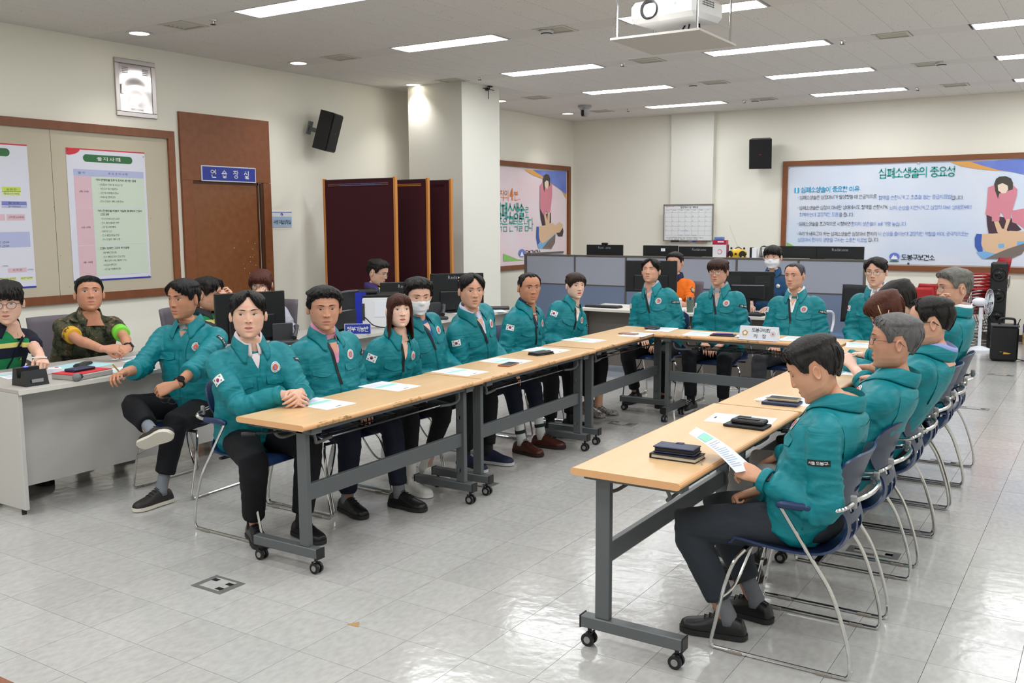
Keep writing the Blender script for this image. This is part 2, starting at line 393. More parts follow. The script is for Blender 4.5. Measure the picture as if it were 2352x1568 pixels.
tag(far.build('panel_field', CT, ce, smooth=0), kind='stuff')
BANDM = mat('band_cover', '#dcd8d4', .85)
gap = .1
DIFF = mat('light_diffuser', (.955, .985, 1.0, 1), .5, emit=LIGHT); LFR = mat('light_frame', '#d9d8d6', .5)
for ri, r in enumerate(ROWS):
    xs = [XL]
    for i, lx in enumerate(LX):
        lx1 = min(lx+1.2, XR-.02)
        if lx > XR: break
        t = thing('ceiling_light', 'recessed fluorescent ceiling light, lit white', 'ceiling light', (lx, r, ZC), 0, 'lit ceiling light panels')
        vis = ri >= 4
        MB().box((0, -.148, -.004), (lx1-lx, -.136, .02)).box((0, .136, -.004), (lx1-lx, .148, .02)).box((0, -.136, -.004), (.012, .136, .02)).box((lx1-lx-.012, -.136, -.004), (lx1-lx, .136, .02)).build('frame', LFR, t)
        d = MB(); rect(d, .012, -.136, lx1-lx-.012, .136, .001); d.F = [f[::-1] for f in d.F]; d.build('diffuser', DIFF, t, smooth=0)
        # place label per light by row / column
        rown = {4: 'nearest row', 5: 'second row', 6: 'third row', 7: 'fourth row', 8: 'last row by the rear wall'}.get(ri)
        coln = ['left', 'middle', 'right', 'far right'][i]
        if rown: t['label'] = f'lit ceiling light panel, {coln} one of the {rown}'
        else: t['label'] = f'ceiling light behind the camera, {coln} one of the '+('rearmost', 'second rearmost', 'third rearmost', 'closest')[ri]+' row'
        # covers in the band between lights
        a = xs[-1]; xs.append(lx1); e = .002
        segs = [(a, lx-.02)]
        if i == 0: segs = [(XL, -7.06), (-6.74, lx-.02)]
        elif lx-a > 1: segs = [(a+.02, a+.42), (a+.74, lx-.02)]
        for s0, s1 in segs: MB().box((s0+e, r-.148, ZC), (s1-e, r+.148, ZC+.012)).build('cover', BANDM, ce)
# ceiling vents
VM = mat('vent_metal', '#cdc8be', .5); VD = mat('vent_dark', '#8f8a7e', .7)
def make_vent(label):
    t = thing('ceiling_vent', label, 'air vent', (0, 0, 0), 0, 'square air vents in the ceiling')
    f = MB()
    for a, b in (((-.155, -.145, -.006), (.155, -.12, .01)), ((-.155, .12, -.006), (.155, .145, .01)), ((-.155, -.12, -.006), (-.13, .12, .01)), ((.13, -.12, -.006), (.155, .12, .01))): f.box(a, b)
    f.build('frame', VM, t); MB().box((-.13, -.12, .03), (.13, .12, .035)).build('backing', VD, t)
    sl = MB().box((-.125, -.004, -.008), (.125, .004, .02), X=Matrix.Rotation(.7, 4, 'X')).mesh('slat', VM)
    for k in range(5): link('slat', sl, t, (0, -.09+.045*k, .008))
    return t
v0 = None
for ri in (4, 5, 6, 7, 8):
    for k, x in enumerate((-6.9, -4.14, -2.02, .3)):
        if ri == 4 and k in (1, 2): continue
        lab = 'square slatted air vent, ' + ['left', 'middle', 'right', 'far right'][k]+' one in '+{4: 'the nearest', 5: 'the second', 6: 'the third', 7: 'the fourth', 8: 'the last'}[ri]+' ceiling light row'
        if k in (1, 2): x = LX[k-1]+1.2+.58+.0
        if v0 is None: v0 = make_vent(lab); v0.location = (x, ROWS[ri], ZC)
        else: dup(v0, (x, ROWS[ri], ZC), 0, lab)
# downlights
DL = mat('downlight_glow', '#fff6e0', .5, emit=9)
d0 = None
spots = [(-7.5, ROWS[r]) for r in range(2, 9)]
for k, (x, y) in enumerate(spots):
    lab = ['round lit downlight near the left wall behind the camera', 'round lit downlight beside the left wall over the desk end', 'round lit downlight above the steel wall cabinet',
           'round lit downlight between cabinet and column', 'round lit downlight shining on the cream column', 'round lit downlight peeking out past the column', 'round lit downlight nearest the rear corner'][k]
    if d0 is None:
        d0 = thing('downlight', lab, 'downlight', (x, y, ZC), 0, 'round downlights along the left wall')
        MB().lathe([(.085, .01), (.115, -.002), (.115, -.006), (.085, -.006), (.082, .012)], 24, cap=False).build('rim', LFR, d0)
        b = MB(); disc(b, 0, 0, .084, -.004, n=24); b.F = [f[::-1] for f in b.F]; b.build('lamp', DL, d0, smooth=0)
    else: dup(d0, (x, y, ZC), 0, lab)
    L = bpy.data.lights.new('downlight_beam', 'SPOT'); L.energy = SPOT*(1 if k != 4 else 1.5); L.spot_size = 1.9; L.spot_blend = 1; L.shadow_soft_size = .06; L.color = (1, .98, .93)
    o = link('downlight_beam', L, None, (x, y, ZC-.02))
# sprinklers, detectors
def sprinkler(x, y, lab):
    t = thing('sprinkler_head', lab, 'sprinkler', (x, y, ZC), 0, 'sprinkler heads in the ceiling')
    MB().lathe([(.001, 0), (.032, 0), (.03, -.008), (.012, -.01), (.01, -.03), (.006, -.032)], 12).build('body', CHROME, t)
    MB().lathe([(.002, -.034), (.024, -.034), (.022, -.037), (.002, -.037)], 12).box((-.012, -.002, -.036), (-.009, .002, -.012)).box((.009, -.002, -.036), (.012, .002, -.012)).build('deflector', BLK, t)
for (x, y, lab) in ((at(487, 46, 2, ZC).x, ROWS[4], 'small black sprinkler beside the nearest air vent'), (at(1108, 178, 2, ZC).x, ROWS[6]-.05, 'small sprinkler above the cream column'),
                    (at(1434, 146, 2, ZC).x, ROWS[6], 'small sprinkler left of the projector tray'), (at(1942, 97, 2, ZC).x, ROWS[6], 'small sprinkler right of the projector, third light row'),
                    (at(2111, 203, 2, ZC).x, ROWS[8], 'small sprinkler at the end of the last light row'), (at(1714, 232, 2, ZC).x, ROWS[8], 'small sprinkler above the wall speaker, last row'), (at(1445, 251, 2, ZC).x, ROWS[8], 'small sprinkler beside the dome camera')):
    sprinkler(x, y, lab)
for x, y, lab in ((at(1251, 70, 2, ZC).x, ROWS[5], 'round smoke detector left of the projector'), (at(1594, 194, 2, ZC).x, ROWS[7], 'round smoke detector in the fourth light row'), (at(2168, 149, 2, ZC).x, ROWS[7], 'round smoke detector beside the right air vent'), (at(1738, 230, 2, ZC).x, ROWS[8], 'round smoke detector in the last light row')):
    t = thing('smoke_detector', lab, 'smoke detector', (x, y, ZC), 0, 'ceiling smoke detectors')
    MB().lathe([(.001, .001), (.068, 0), (.066, -.014), (.05, -.02), (.045, -.034), (.001, -.036)], 20).build('body', LFR, t); MB().lathe([(.051, -.019), (.0475, -.03)], 20, cap=False).build('grille', DGRY, t)
# ------------------------------------------------------------------ wall fittings
def wl(x, y): p = at(x, y, 0, XL); return p.y, p.z
def wb(x, y): p = at(x, y, 1, YB); return p.x, p.z
FL = lambda x=XL: Matrix(((0, 0, 1, x), (1, 0, 0, 0), (0, 1, 0, 0), (0, 0, 0, 1)))     # local (x,y,z) -> wall_left (u=Y, v=Z, out=+X)
FB = lambda y=YB: Matrix(((1, 0, 0, 0), (0, 0, -1, y), (0, 1, 0, 0), (0, 0, 0, 1)))    # wall_back (u=X, v=Z, out=-Y)
def onwall(name, label, cat, F, group=None):
    return thing(name, label, cat, group=group, mw=F)
def frame_rect(t, x0, y0, x1, y1, w, d, mh, mv):
    """picture frame with mitred corners: four members"""
    for (a, b, c, e, m) in (((x0, y1), (x1, y1), (x1-w, y1-w), (x0+w, y1-w), mh), ((x0, y0), (x0+w, y0+w), (x1-w, y0+w), (x1, y0), mh),
                            ((x0, y0), (x0, y1), (x0+w, y1-w), (x0+w, y0+w), mv), ((x1, y0), (x1-w, y0+w), (x1-w, y1-w), (x1, y1), mv)):
        MB().prism([a, b, c, e][::-1], 0, d, bev0(m)).build('frame', m, t, smooth=0)
def bev0(m): return 0
# left notice board
CORK = mat('board_fabric', '#c2b9a5', .85, bump=(300, .06)); t = onwall('notice_board', 'large beige pin board in a brown wooden frame on the left wall', 'notice board', FL())
frame_rect(t, 1.6, .95, 6.29, 2.57, .075, .045, WOODY, WOOD)
for a, b in ((1.67, 4.985), (4.99, 6.22)): MB().box((a, 1.02, .0), (b, 2.5, .02)).build('board', CORK, t, smooth=0)
pm = MB(); random.seed(3)
for k in range(16): disc(pm, random.uniform(4.6, 6.2), random.uniform(1.05, 2.45), .004, .0206, n=6)
tag(pm.build('pin_hole', mat('rust', '#7d5a3e', .8), t, smooth=0))
LIL = mat('poster_white', '#dcdcea', .35); GRN = mat('poster_green', '#2f6b3d', .45); PNK = mat('poster_pink', '#dcb9c4', .45); PGR = mat('poster_pale_green', '#cfdccc', .45)
PBL = mat('poster_pale_blue', '#b3b9de', .45); RED = mat('print_red', '#cf3540', .5); NVB = mat('print_blue', '#2a3aa8', .5); LIM = mat('print_lime', '#c3d85a', .5); LIM2 = mat('print_lime_pale', '#dbe6a0', .5); PURP = mat('print_violet', '#7a82c8', .5)
# situation poster
y0, z1 = 5.125, 2.345; y1, z0 = 5.945, 1.135
t = onwall('poster', 'poster with pink and green table under a green title bar', 'poster', FL(XL+.02))
MB().box((y0, z0, 0), (y1, z1, .006)).build('sheet', LIL, t, smooth=0)
b = MB(); Z = .0068; W = y1-y0; Hh = z1-z0; U = lambda u: y0+u*W; Vv = lambda v: z0+v*Hh
rect(b, y0, z1-.012, y1, z1, Z, 5); rect(b, y0, z0, y1, z0+.014, Z, 6)
poly(b, [(y0, z1), (y0, Vv(.95))]+[(U(.17*math.sin(a)), Vv(.998-.052*math.cos(a*1.0))) for a in np.linspace(.15, 1.5, 8)]+[(U(.18), z1)], Z+.0003, 5)
gx0, gx1, gy, gr = U(.2), U(.83), Vv(.93), .034
poly(b, [(gx1-gr+gr*math.sin(a), gy-gr*math.cos(a)) for a in np.linspace(0, PI, 10)]+[(gx0+gr-gr*math.sin(a), gy+gr*math.cos(a)) for a in np.linspace(0, PI, 10)], Z, 1)
rect(b, U(.075), Vv(.795), U(.97), Vv(.845), Z, 4)
for a, c in ((.56, .793), (.275, .556), (.04, .271)):
    rect(b, U(.075), Vv(a), U(.285), Vv(c), Z, 2); rect(b, U(.288), Vv(a), U(.97), Vv(c), Z, 3)
b.build('print', [LIL, GRN, PNK, PGR, PBL, RED, NVB], t, smooth=0)
b = MB(); fit(b, '을 지 사 태', U(.37), U(.67), gy, .036, Z+.001, bold=.025); b.build('title', WINK, t, smooth=0)
b = MB(); Z2 = Z+.001
fit(b, '일 시', U(.13), U(.21), Vv(.82), .02, Z2); fit(b, '주 요 조 치 사 항', U(.5), U(.76), Vv(.82), .02, Z2)
fit(b, '3종 사태', U(.13), U(.24), Vv(.68), .018, Z2); fit(b, '2종 사태', U(.13), U(.24), Vv(.41), .018, Z2); fit(b, '1종 사태', U(.13), U(.24), Vv(.145), .018, Z2)
for s, v, x1, bo in (('· 적의 전쟁도발 징후가 현저히 증가된 상태', .77, .86, .02), ('- 사대접수 전파 및 비상소집', .735, .68, 0), ('- 기관소산 및 이동준비', .703, .61, 0), ('- 시민 및 차량통제 준비', .671, .62, 0), ('- 자체시설 경계 강화', .64, .58, 0), ('- 전시 민방위 계획 시행 준비', .607, .68, 0),
                     ('· 적의 전쟁도발 위협이 가일층 증대하여 긴장이', .535, .92, .02), ('   고조된 상태', .508, .48, .02), ('- 전시자치법규(안) 공포', .473, .62, 0), ('- 전시 홍보체제로 전환', .442, .61, 0), ('- 시민 및 차량 통제', .41, .56, 0), ('- 자체기관 소산', .378, .51, 0), ('- 전시 종합상황실 운영', .347, .6, 0), ('- 전시 민방위 계획 시행', .315, .61, 0),
                     ('· 전쟁이 임박한 고도의 위기상태', .247, .72, .02), ('- 충무계획 전면시행', .213, .55, 0), ('- 전시 행정조직의 조정 운영', .18, .66, 0), ('- 계엄 업무 시행(계엄령 선포)', .15, .68, 0), ('- 비상급수대책 강구', .118, .55, 0), ('- 시민 및 차량통제 강화', .085, .6, 0)):
    fit(b, s.strip(), U(.33 if s[0] == '·' else .37), U(x1), Vv(v), .021 if bo else .019, Z2, bold=bo)
b.build('lettering', INK, t, smooth=0)
for u, v in ((.02, .985), (.98, .965), (.97, .015)):
    MB().cyl((U(u), Vv(v), Z), (U(u), Vv(v), Z+.006), .003, n=6).build('pin', BLK, t)
# organisation poster, cut by the frame
t = onwall('poster', 'organisation chart poster at the left end of the pin board', 'poster', FL(XL+.02)); y0, y1 = 3.95, 4.765
MB().box((y0, 1.11, 0), (y1, 2.345, .006)).build('sheet', LIL, t, smooth=0)
b = MB(); P = lambda x, y: wl(x, y)
def prc(x0, yy0, x1, yy1, mi): a = P(x0, yy1); c = P(x1, yy0); rect(b, max(a[0], y0), a[1], min(c[0], y1-.002), c[1], Z, mi)
rect(b, y0, 2.333, y1, 2.345, Z, 5); rect(b, y0, 1.11, y1, 1.124, Z, 6)
gx1 = P(18, 350)[0]; gy = P(10, 350)[1]; poly(b, [(gx1-gr+gr*math.sin(a), gy-gr*math.cos(a)) for a in np.linspace(0, PI, 10)]+[(y0+.2, gy+gr), (y0+.2, gy-gr)], Z, 1)
prc(1, 430, 43, 440, 7); prc(1, 440, 44, 449, 8); prc(0, 463, 57, 470, 9); prc(0, 470, 58, 477, 4); prc(-40, 492, 7, 506, 2); prc(12, 492, 53, 506, 2); prc(-60, 532, 64, 570, 4); prc(15, 614, 57, 626, 2); prc(-10, 636, 35, 645, 8); prc(43, 634, 72, 644, 8)
b.build('print', [LIL, GRN, PNK, PGR, PBL, RED, NVB, LIM, LIM2, PURP], t, smooth=0)
b = MB()
def pt(s, x0, yc, x1, h, bo=0): a = P(x0, yc); c = P(x1, yc); fit(b, s, a[0], c[0], a[1], h, Z2, bold=bo)
pt('보 좌 관', 10, 435, 34, .018); pt('행정안전국장', 4, 444.5, 41, .018); pt('평 가 반', 15, 466, 41, .014); pt('감사담당관', 14, 474, 44, .014); pt('구의회사무국', 15, 499, 51, .02)
pt('주간 근무', -18, 557, 18, .018); pt('야간 근무', -18, 566, 18, .018); pt('(국장)', 1, 611, 15, .013); pt('보 좌 관', 25, 620, 47, .018); pt('(과장)', 59, 619, 73, .013); pt('행정지원반', -5, 641, 33, .018); pt('유관기관반', 44, 639, 71, .018)
b.build('lettering', INK, t, smooth=0)
# doorway and door
t = struct(link('door_1', None)); t.matrix_world = FL(); a = wl(407.1, 256); c = wl(611.6, 278)
dz, dy0, dy1 = 2.09, 6.5, 7.39; Y0, Y1, ZT = 6.37, 7.56, 2.775
dr = t
MB().box((Y0, dz+.01, 0), (Y1, ZT, .03)).build('header_panel', WOOD, dr, smooth=0)
MB().box((Y0, 0, 0), (dy0, dz+.007, .03)).build('jamb', WOOD, dr, smooth=0); MB().box((dy1+.06, 0, 0), (Y1, dz+.007, .03)).build('jamb', WOOD, dr, smooth=0)
DW = wood_mat('door_veneer', '#7b4a2a', '#8a5733', .4)
MB().box((dy0, 0, -.0), (dy1-.02, dz-.02, .006)).build('door_leaf', DW, dr, smooth=0)
MB().box((dy1-.02, 0, 0), (dy1+.0, dz, .016)).box((dy1+.02, 0, 0), (dy1+.06, dz, .024)).box((dy0, dz-.02, 0), (dy1, dz+.007, .016)).build('stop', mat('walnut_dark', '#4a2815', .5), dr, smooth=0)
b = MB(); random.seed(9)
for k in range(14): disc(b, random.gauss(7.25, .1), random.uniform(1.1, 1.6), random.uniform(.003, .006), .0065, n=6)
b.build('paint_fleck', mat('fleck', '#d9d2c6', .7), dr, smooth=0)
MB().cyl((6.56, 1.0, .006), (6.56, 1.0, .05), .012).cyl((6.56, 1.0, .045), (6.68, 1.0, .045), .009).build('handle', CHROME, dr)
t = onwall('door_sign', 'blue sign with white lettering above the brown door', 'sign', FL(XL+.03))
MB().box((6.605, 2.095, 0), (7.335, 2.255, .012)).build('plate', mat('sign_rim', '#d9dbe8', .4), t, smooth=0)
b = MB(); rect(b, 6.615, 2.105, 7.325, 2.245, .0125); b.build('face', BLUE, t, smooth=0)
b = MB()
for s, u in zip('연습장실', (6.755, 6.90, 7.055, 7.20)): fit(b, s, u-.035, u+.035, 2.175, .085, .0132, bold=.02)
b.build('lettering', WINK, t, smooth=0)
t = onwall('door_sign', 'small pale blue room plate with mountain emblem right of the door', 'sign', FL(XL))
y0, y1, z0, z1 = 7.575, 7.88, 1.615, 1.785
MB().box((y0, z0, 0), (y1, z1, .012)).build('plate', mat('plate_white', '#e4e8f0', .4), t, smooth=0)
b = MB(); rect(b, y0, z1-.008, y1, z1, .0125, 0); rect(b, y0+.004, z0+.004, y1-.004, z1-.055, .0125, 1); disc(b, y0+.15, z1-.032, .018, .0125, 0); poly(b, [(y0+.14, z1-.045), (y0+.16, z1-.045), (y0+.15, z1-.022)], .0128, 2)
b.build('print', [NVB, mat('plate_blue', '#aac3e0', .5), WINK], t, smooth=0)
b = MB(); fit(b, '수방·제설상황실', y0+.02, y1-.02, z0+.055, .05, .0132, bold=.02); b.build('lettering', INK, t, smooth=0)
# steel cabinet door high on the wall
SS = mat('stainless', '#b9b2b0', .22, 1, bump=(2.2, 1.0)); t = onwall('wall_cabinet', 'stainless steel access door high on the left wall', 'cabinet', FL())
y0, y1, z0, z1 = 5.675, 6.12, 2.675, 3.21
for nm, q in (('frame', ((y0, z0, 0, y1, z0+.045), (y0, z1-.045, 0, y1, z1), (y0, z0+.045, 0, y0+.045, z1-.045), (y1-.045, z0+.045, 0, y1, z1-.045))),):
    for r_ in q: MB().box((r_[0], r_[1], 0), (r_[3], r_[4], .022), bev=.004).build(nm, mat('stainless_frame', '#b5aeac', .28, 1), t)
b = MB()
def bulge(u, v):
    x = y0+.048+(y1-y0-.096)*u; y = z0+.048+(z1-z0-.096)*v; r = math.hypot(u-.5, (v-.1)*1.1)
    return (x, y, .014+.0018*math.cos(r*13)*math.sin(PI*u)*math.sin(PI*v))
b.grid(20, 30, bulge); b.build('door', mat('stainless_door', '#c4bdbb', .16, 1), t, smooth=180)
b = MB()
for s in (-1, 1):
    for k in range(4): b.box(((y0+y1)/2+s*.11-.03, z1-.085-.016*k, .014), ((y0+y1)/2+s*.11+.03, z1-.077-.016*k, .022), bev=.003)
b.build('louver', CHROME, t); MB().box((y0+.055, (z0+z1)/2-.06, .014), (y0+.08, (z0+z1)/2+.03, .032), bev=.005).build('latch', CHROME, t)
b = MB(); fit(b, 'STS 3408', y0+.16, y0+.29, z0+.07, .016, .0205); b.build('engraving', GRY, t, smooth=0)
# wall speakers
def wall_speaker(label, M):
    t = thing('wall_speaker', label, 'speaker', group='black wall speakers', mw=M)
    B = MB(); B.prism([(-.13, 0), (.13, 0), (.165, .17), (-.165, .17)], -.22, .22)
    B.build('cabinet', BLK, t)
    g_ = MB(); g_.box((-.155, .17, -.21), (.155, .185, .21), bev=.006); g_.build('grille', mat('speaker_cloth', '#141416', .75, bump=(400, .3)), t)
    r_ = MB(); r_.box((-.016, .1856, -.008), (.016, .187, -.002)); r_.build('badge', mat('badge_red', '#a03030', .4), t, smooth=0)
    MB().box((-.03, -.12, -.05), (.03, .0, .0)).box((-.06, -.135, -.09), (.06, -.12, .06)).build('bracket', STEEL, t)
    return t
p = at(737, 297, 0, XL+.2)
wall_speaker('black speaker bracketed on the left wall beside the brown door', Matrix.Translation((XL+.19, p.y, p.z)) @ Matrix.Rotation(math.radians(-65), 4, 'Z') @ Matrix.Rotation(math.radians(-16), 4, 'X'))
p = at(1747, 350, 1, YB-.2)
wall_speaker('black speaker bracketed high on the rear wall above the framed banner', Matrix.Translation((p.x, YB-.17, p.z)) @ Matrix.Rotation(math.radians(180+14), 4, 'Z') @ Matrix.Rotation(math.radians(-12), 4, 'X'))
# ------------------------------------------------------------------ banners
BCL = mat('banner_cloth', '#e3e6f1', .6, var=(1.2, '#cddcf2', .45), bump=(3.0, .5)); BCL2 = mat('banner_cloth_pink', '#e9e2ea', .6, var=(1.6, '#efd3dc', .45), bump=(3.2, .5))
ORG = mat('print_orange', '#e3a75a', .6); BLU = mat('print_cobalt', '#5069c4', .6, var=(2, '#8a9be0', .5)); TEAL = mat('print_teal', '#38a79c', .6); CYAN = mat('print_cyan', '#35aee0', .6); LBL = mat('print_light_blue', '#6e8fd6', .6)
PSH = mat('print_pink_shirt', '#d98a9a', .6); PTR = mat('print_dark_trousers', '#4b3540', .6); PHR = mat('print_hair', '#4a4540', .6); PSK = mat('print_skin', '#e0bd9c', .6); PSK2 = mat('print_face', '#ecd9c6', .6); JNS = mat('print_jeans', '#3f61b4', .6); SKY = mat('print_sky_blue', '#7cb4e6', .6); SHD = mat('print_cloth_grey', '#7b716a', .6); LGRN = mat('print_grass', '#8cc76a', .6); ORT = mat('print_orange_text', '#e08a4a', .6)
ARTM = [ORG, BLU, PSH, PTR, PHR, PSK, PSK2, JNS, SKY, SHD, LGRN, INK, WINK, RED]
def art(b, W, pts, mi, z): poly(b, [W(x, y) for x, y in pts][::-1], z, mi)
def zq(L, x0, y0, s): return [(x0+x/s, y0+y/s) for x, y in L]
def fix_up(b, F):                         # faces must look out of the wall
    pass
t = onwall('banner', 'printed first-aid banner in a brown frame on the rear wall, right', 'banner', FB())
X0, X1, z0, z1 = -4.39, 2.2, .93, 2.545
frame_rect(t, X0, z0, X1, z1, .075, .04, WOODX, WOOD)
MB().grid(60, 16, lambda u, v: (X0+.07+(X1-X0-.14)*u, z0+.09+(z1-z0-.16)*v, .012+.004*math.sin(u*41+v*9)*math.sin(v*5+u*7))).build('cloth', BCL, t, smooth=180)
b = MB(); S1 = 2352/572; q = lambda L: zq(L, 1780, 340, S1); D = .019
art(b, wb, q([(1660, 133), (1760, 170), (1900, 195), (2050, 212), (2200, 222), (2352, 232), (2500, 250), (2500, 105), (2000, 120)]), 0, D)
art(b, wb, q([(1850, 130), (1960, 165), (2100, 205), (2230, 225), (2352, 250), (2600, 330), (2600, 90)]), 1, D+.0005)
art(b, wb, q([(115, 890), (150, 905), (190, 928), (115, 928)]), 10, D)
# kneeling woman with folded hands, second helper, patient
art(b, wb, q([(2000, 630), (2060, 640), (2230, 660), (2330, 770), (2240, 800), (2140, 800), (2020, 805), (2005, 720)]), 3, D+.0005)
art(b, wb, q([(2240, 590), (2360, 570), (2500, 620), (2500, 760), (2352, 760), (2300, 720), (2240, 700)]), 2, D+.0006)
art(b, wb, q([(2075, 350), (2250, 350), (2292, 390), (2285, 450), (2240, 600), (2225, 668), (2185, 690), (2160, 640), (2130, 600), (2120, 690), (2050, 690), (2050, 650), (1988, 625), (2000, 560), (2015, 370)]), 2, D+.001)
art(b, wb, q([(2090, 290), (2120, 270), (2180, 265), (2230, 285), (2250, 330), (2248, 390), (2215, 400), (2120, 430), (2108, 480), (2080, 400), (2072, 340)]), 4, D+.0015)
art(b, wb, q([(2105, 350), (2150, 330), (2200, 355), (2205, 390), (2180, 425), (2145, 428), (2110, 400)]), 6, D+.002)
art(b, wb, q([(2070, 692), (2112, 690), (2145, 760), (2190, 765), (2165, 760), (2190, 670), (2228, 668), (2190, 770), (2200, 790), (2160, 815), (2120, 812), (2100, 790)]), 5, D+.002)
art(b, wb, q([(1945, 810), (2060, 808), (2120, 800), (2220, 780), (2400, 790), (2500, 830), (2500, 900), (2280, 950), (2100, 1000), (1990, 975), (1950, 920)]), 5, D+.0008)
art(b, wb, q([(1905, 808), (1957, 812), (1950, 900), (1965, 975), (1925, 985), (1890, 930), (1888, 850)]), 7, D+.001)
art(b, wb, q([(1900, 980), (1990, 975), (2100, 1000), (2280, 950), (2290, 880), (2420, 880), (2330, 1000), (2200, 1050), (1960, 1045)]), 8, D+.0012)
art(b, wb, q([(1990, 1045), (2080, 1000), (2200, 950), (2352, 900), (2420, 880), (2330, 1000), (2210, 1052), (2080, 1045)]), 9, D+.0014)
art(b, wb, q([(2108, 905), (2165, 900), (2168, 940), (2112, 944)]), 8, D+.0016)
b.build('illustration', ARTM, t, smooth=0)
def linepx(b, s, x0, y0, x1, h, mi=0, W=wb, D=.02, bo=0, ox=1780, oy=340, sc=S1):
    a = W(ox+x0/sc, oy+y0/sc); c = W(ox+x1/sc, oy+y0/sc); fit(b, s, a[0], c[0], a[1], h, D, mi, bo)
b = MB()
linepx(b, '심폐소생술의 중요성', 982, 240, 1700, .15, 0, bo=.012); linepx(b, '심폐소생술이 중요한 이유', 248, 395, 805, .088, 1, bo=.012)
a = wb(1780+187/S1, 340+422/S1); c = wb(1780+232/S1, 340+375/S1); rect(b, a[0], a[1], c[0], c[1], .0195, 1); linepx(b, '1', 203, 398, 216, .075, 4, D=.0205, bo=.02)
for y, L in ((468, (('·', 220, 226, 3), ('심폐소생술은 심장마비가 발생했을 때 인공적으로', 236, 965, 2), ('혈액을 순환시키고 호흡을 돕는 응급치료법', 980, 1665, 3), ('입니다.', 1668, 1785, 2))),
             (565, (('·', 218, 224, 3), ('심폐소생술은 심장이 마비된 상태에서도 혈액을 순환시켜,', 232, 1070, 2), ('뇌의 손상을 지연시키고 심장의 마비 상태로부터', 1085, 1855, 3))),
             (628, (('회복하는데 결정적인 도움', 234, 604, 3), ('을 줍니다.', 606, 748, 2))),
             (716, (('·', 214, 220, 3), ('심폐소생술을 효과적으로 시행하면', 228, 715, 2), ('환자의 생존율이 3배 가량 높습니다.', 722, 1248, 3))),
             (808, (('·', 212, 218, 3), ('우리가 배우고자 하는 심폐소생술은 심장마비 환자의', 224, 965, 2), ('뇌 손상을 줄이는데 결정적인 역할을 하며, 궁극적으로는', 975, 1832, 3))),
             (864, (('심장마비 환자의 생명을 구하는 소중한 치료법', 218, 872, 3), ('입니다.', 882, 985, 2)))):
    for s, x0, x1, mi in L: linepx(b, s, x0, y, x1, .016 if s == '·' else .062, mi)
linepx(b, '도봉구보건소', 1192, 1030, 1515, .085, 2, bo=.02)
a = wb(1780+1130/S1, 340+1025/S1); disc(b, a[0], a[1], .07, .0195, 5, 24, .058); poly(b, [(a[0]-.05, a[1]-.035), (a[0]+.05, a[1]-.035), (a[0]+.02, a[1]+.015), (a[0]+.008, a[1]), (a[0]-.012, a[1]+.03)], .02, 4); poly(b, [(a[0]-.065, a[1]-.058), (a[0], a[1]-.05), (a[0]+.065, a[1]-.058), (a[0]+.06, a[1]-.072), (a[0]-.06, a[1]-.072)], .0202, 6)
b.build('lettering', [TEAL, CYAN, INK, LBL, WINK, BLU, MATS['poster_green']], t, smooth=0)
for x in (1813.5, 2109, 2087): pass
for px, py in ((1813, 385), (2110, 375), (2087, 605)):
    a = wb(px, py); MB().cyl((a[0], a[1], .018), (a[0], a[1], .024), .016, n=10).build('eyelet', CHROME, t)
# left banner beyond the column
t = onwall('banner', 'printed first-aid banner on the left wall beyond the column, one helper', 'banner', FL())
Y0, Y1, z0, z1 = 10.6, 14.42, .9, 2.585
frame_rect(t, Y0, z0, Y1, z1, .075, .04, WOODY, WOOD)
MB().grid(40, 16, lambda u, v: (Y0+.07+(Y1-Y0-.2)*u, z0+.07+(z1-z0-.16)*v, .012+.004*math.sin(u*31+v*9)*math.sin(v*5+u*7))).build('cloth', BCL2, t, smooth=180)
b = MB(); S2 = 3.92; q = lambda L: zq(L, 1120, 340, S2)
art(b, wl, q([(320, 193), (400, 200), (700, 212), (700, 460), (660, 385), (620, 355), (560, 315), (490, 275), (400, 245)]), 0, D)
art(b, wl, q([(398, 198), (700, 210), (700, 418), (640, 370), (560, 312), (520, 290), (480, 250)]), 1, D+.0005)
art(b, wl, q([(133, 950), (200, 975), (260, 1000), (330, 1010), (133, 1020)]), 10, D)
art(b, wl, q([(463, 545), (500, 600), (560, 580), (562, 670), (530, 690), (485, 700), (470, 640)]), 3, D+.0005)
art(b, wl, q([(490, 305), (550, 308), (572, 335), (572, 430), (555, 578), (530, 582), (515, 560), (512, 598), (492, 600), (463, 548), (462, 340)]), 2, D+.001)
art(b, wl, q([(495, 250), (515, 233), (540, 240), (554, 270), (553, 335), (540, 350), (505, 350), (505, 400), (494, 370), (488, 300)]), 4, D+.0015)
art(b, wl, q([(503, 310), (520, 290), (538, 300), (540, 340), (525, 372), (505, 345)]), 6, D+.002)
art(b, wl, q([(497, 600), (515, 598), (528, 650), (532, 580), (550, 578), (548, 680), (530, 712), (512, 690)]), 5, D+.002)
art(b, wl, q([(452, 705), (530, 690), (580, 675), (600, 700), (640, 665), (668, 690), (665, 730), (640, 760), (610, 760), (600, 770), (540, 830), (480, 860), (455, 820)]), 5, D+.0008)
art(b, wl, q([(432, 705), (452, 708), (450, 780), (462, 850), (440, 870), (428, 800)]), 7, D+.001)
art(b, wl, q([(640, 760), (668, 715), (674, 750), (665, 795), (630, 795), (612, 765)]), 4, D+.0012)
art(b, wl, q([(436, 860), (500, 855), (600, 770), (602, 790), (590, 860), (560, 905), (450, 905)]), 8, D+.0009)
art(b, wl, q([(480, 905), (540, 830), (602, 775), (598, 850), (565, 908)]), 9, D+.0014)
b.build('illustration', ARTM, t, smooth=0)
b = MB(); K = dict(W=wl, D=.02, ox=1120, oy=340, sc=S2)
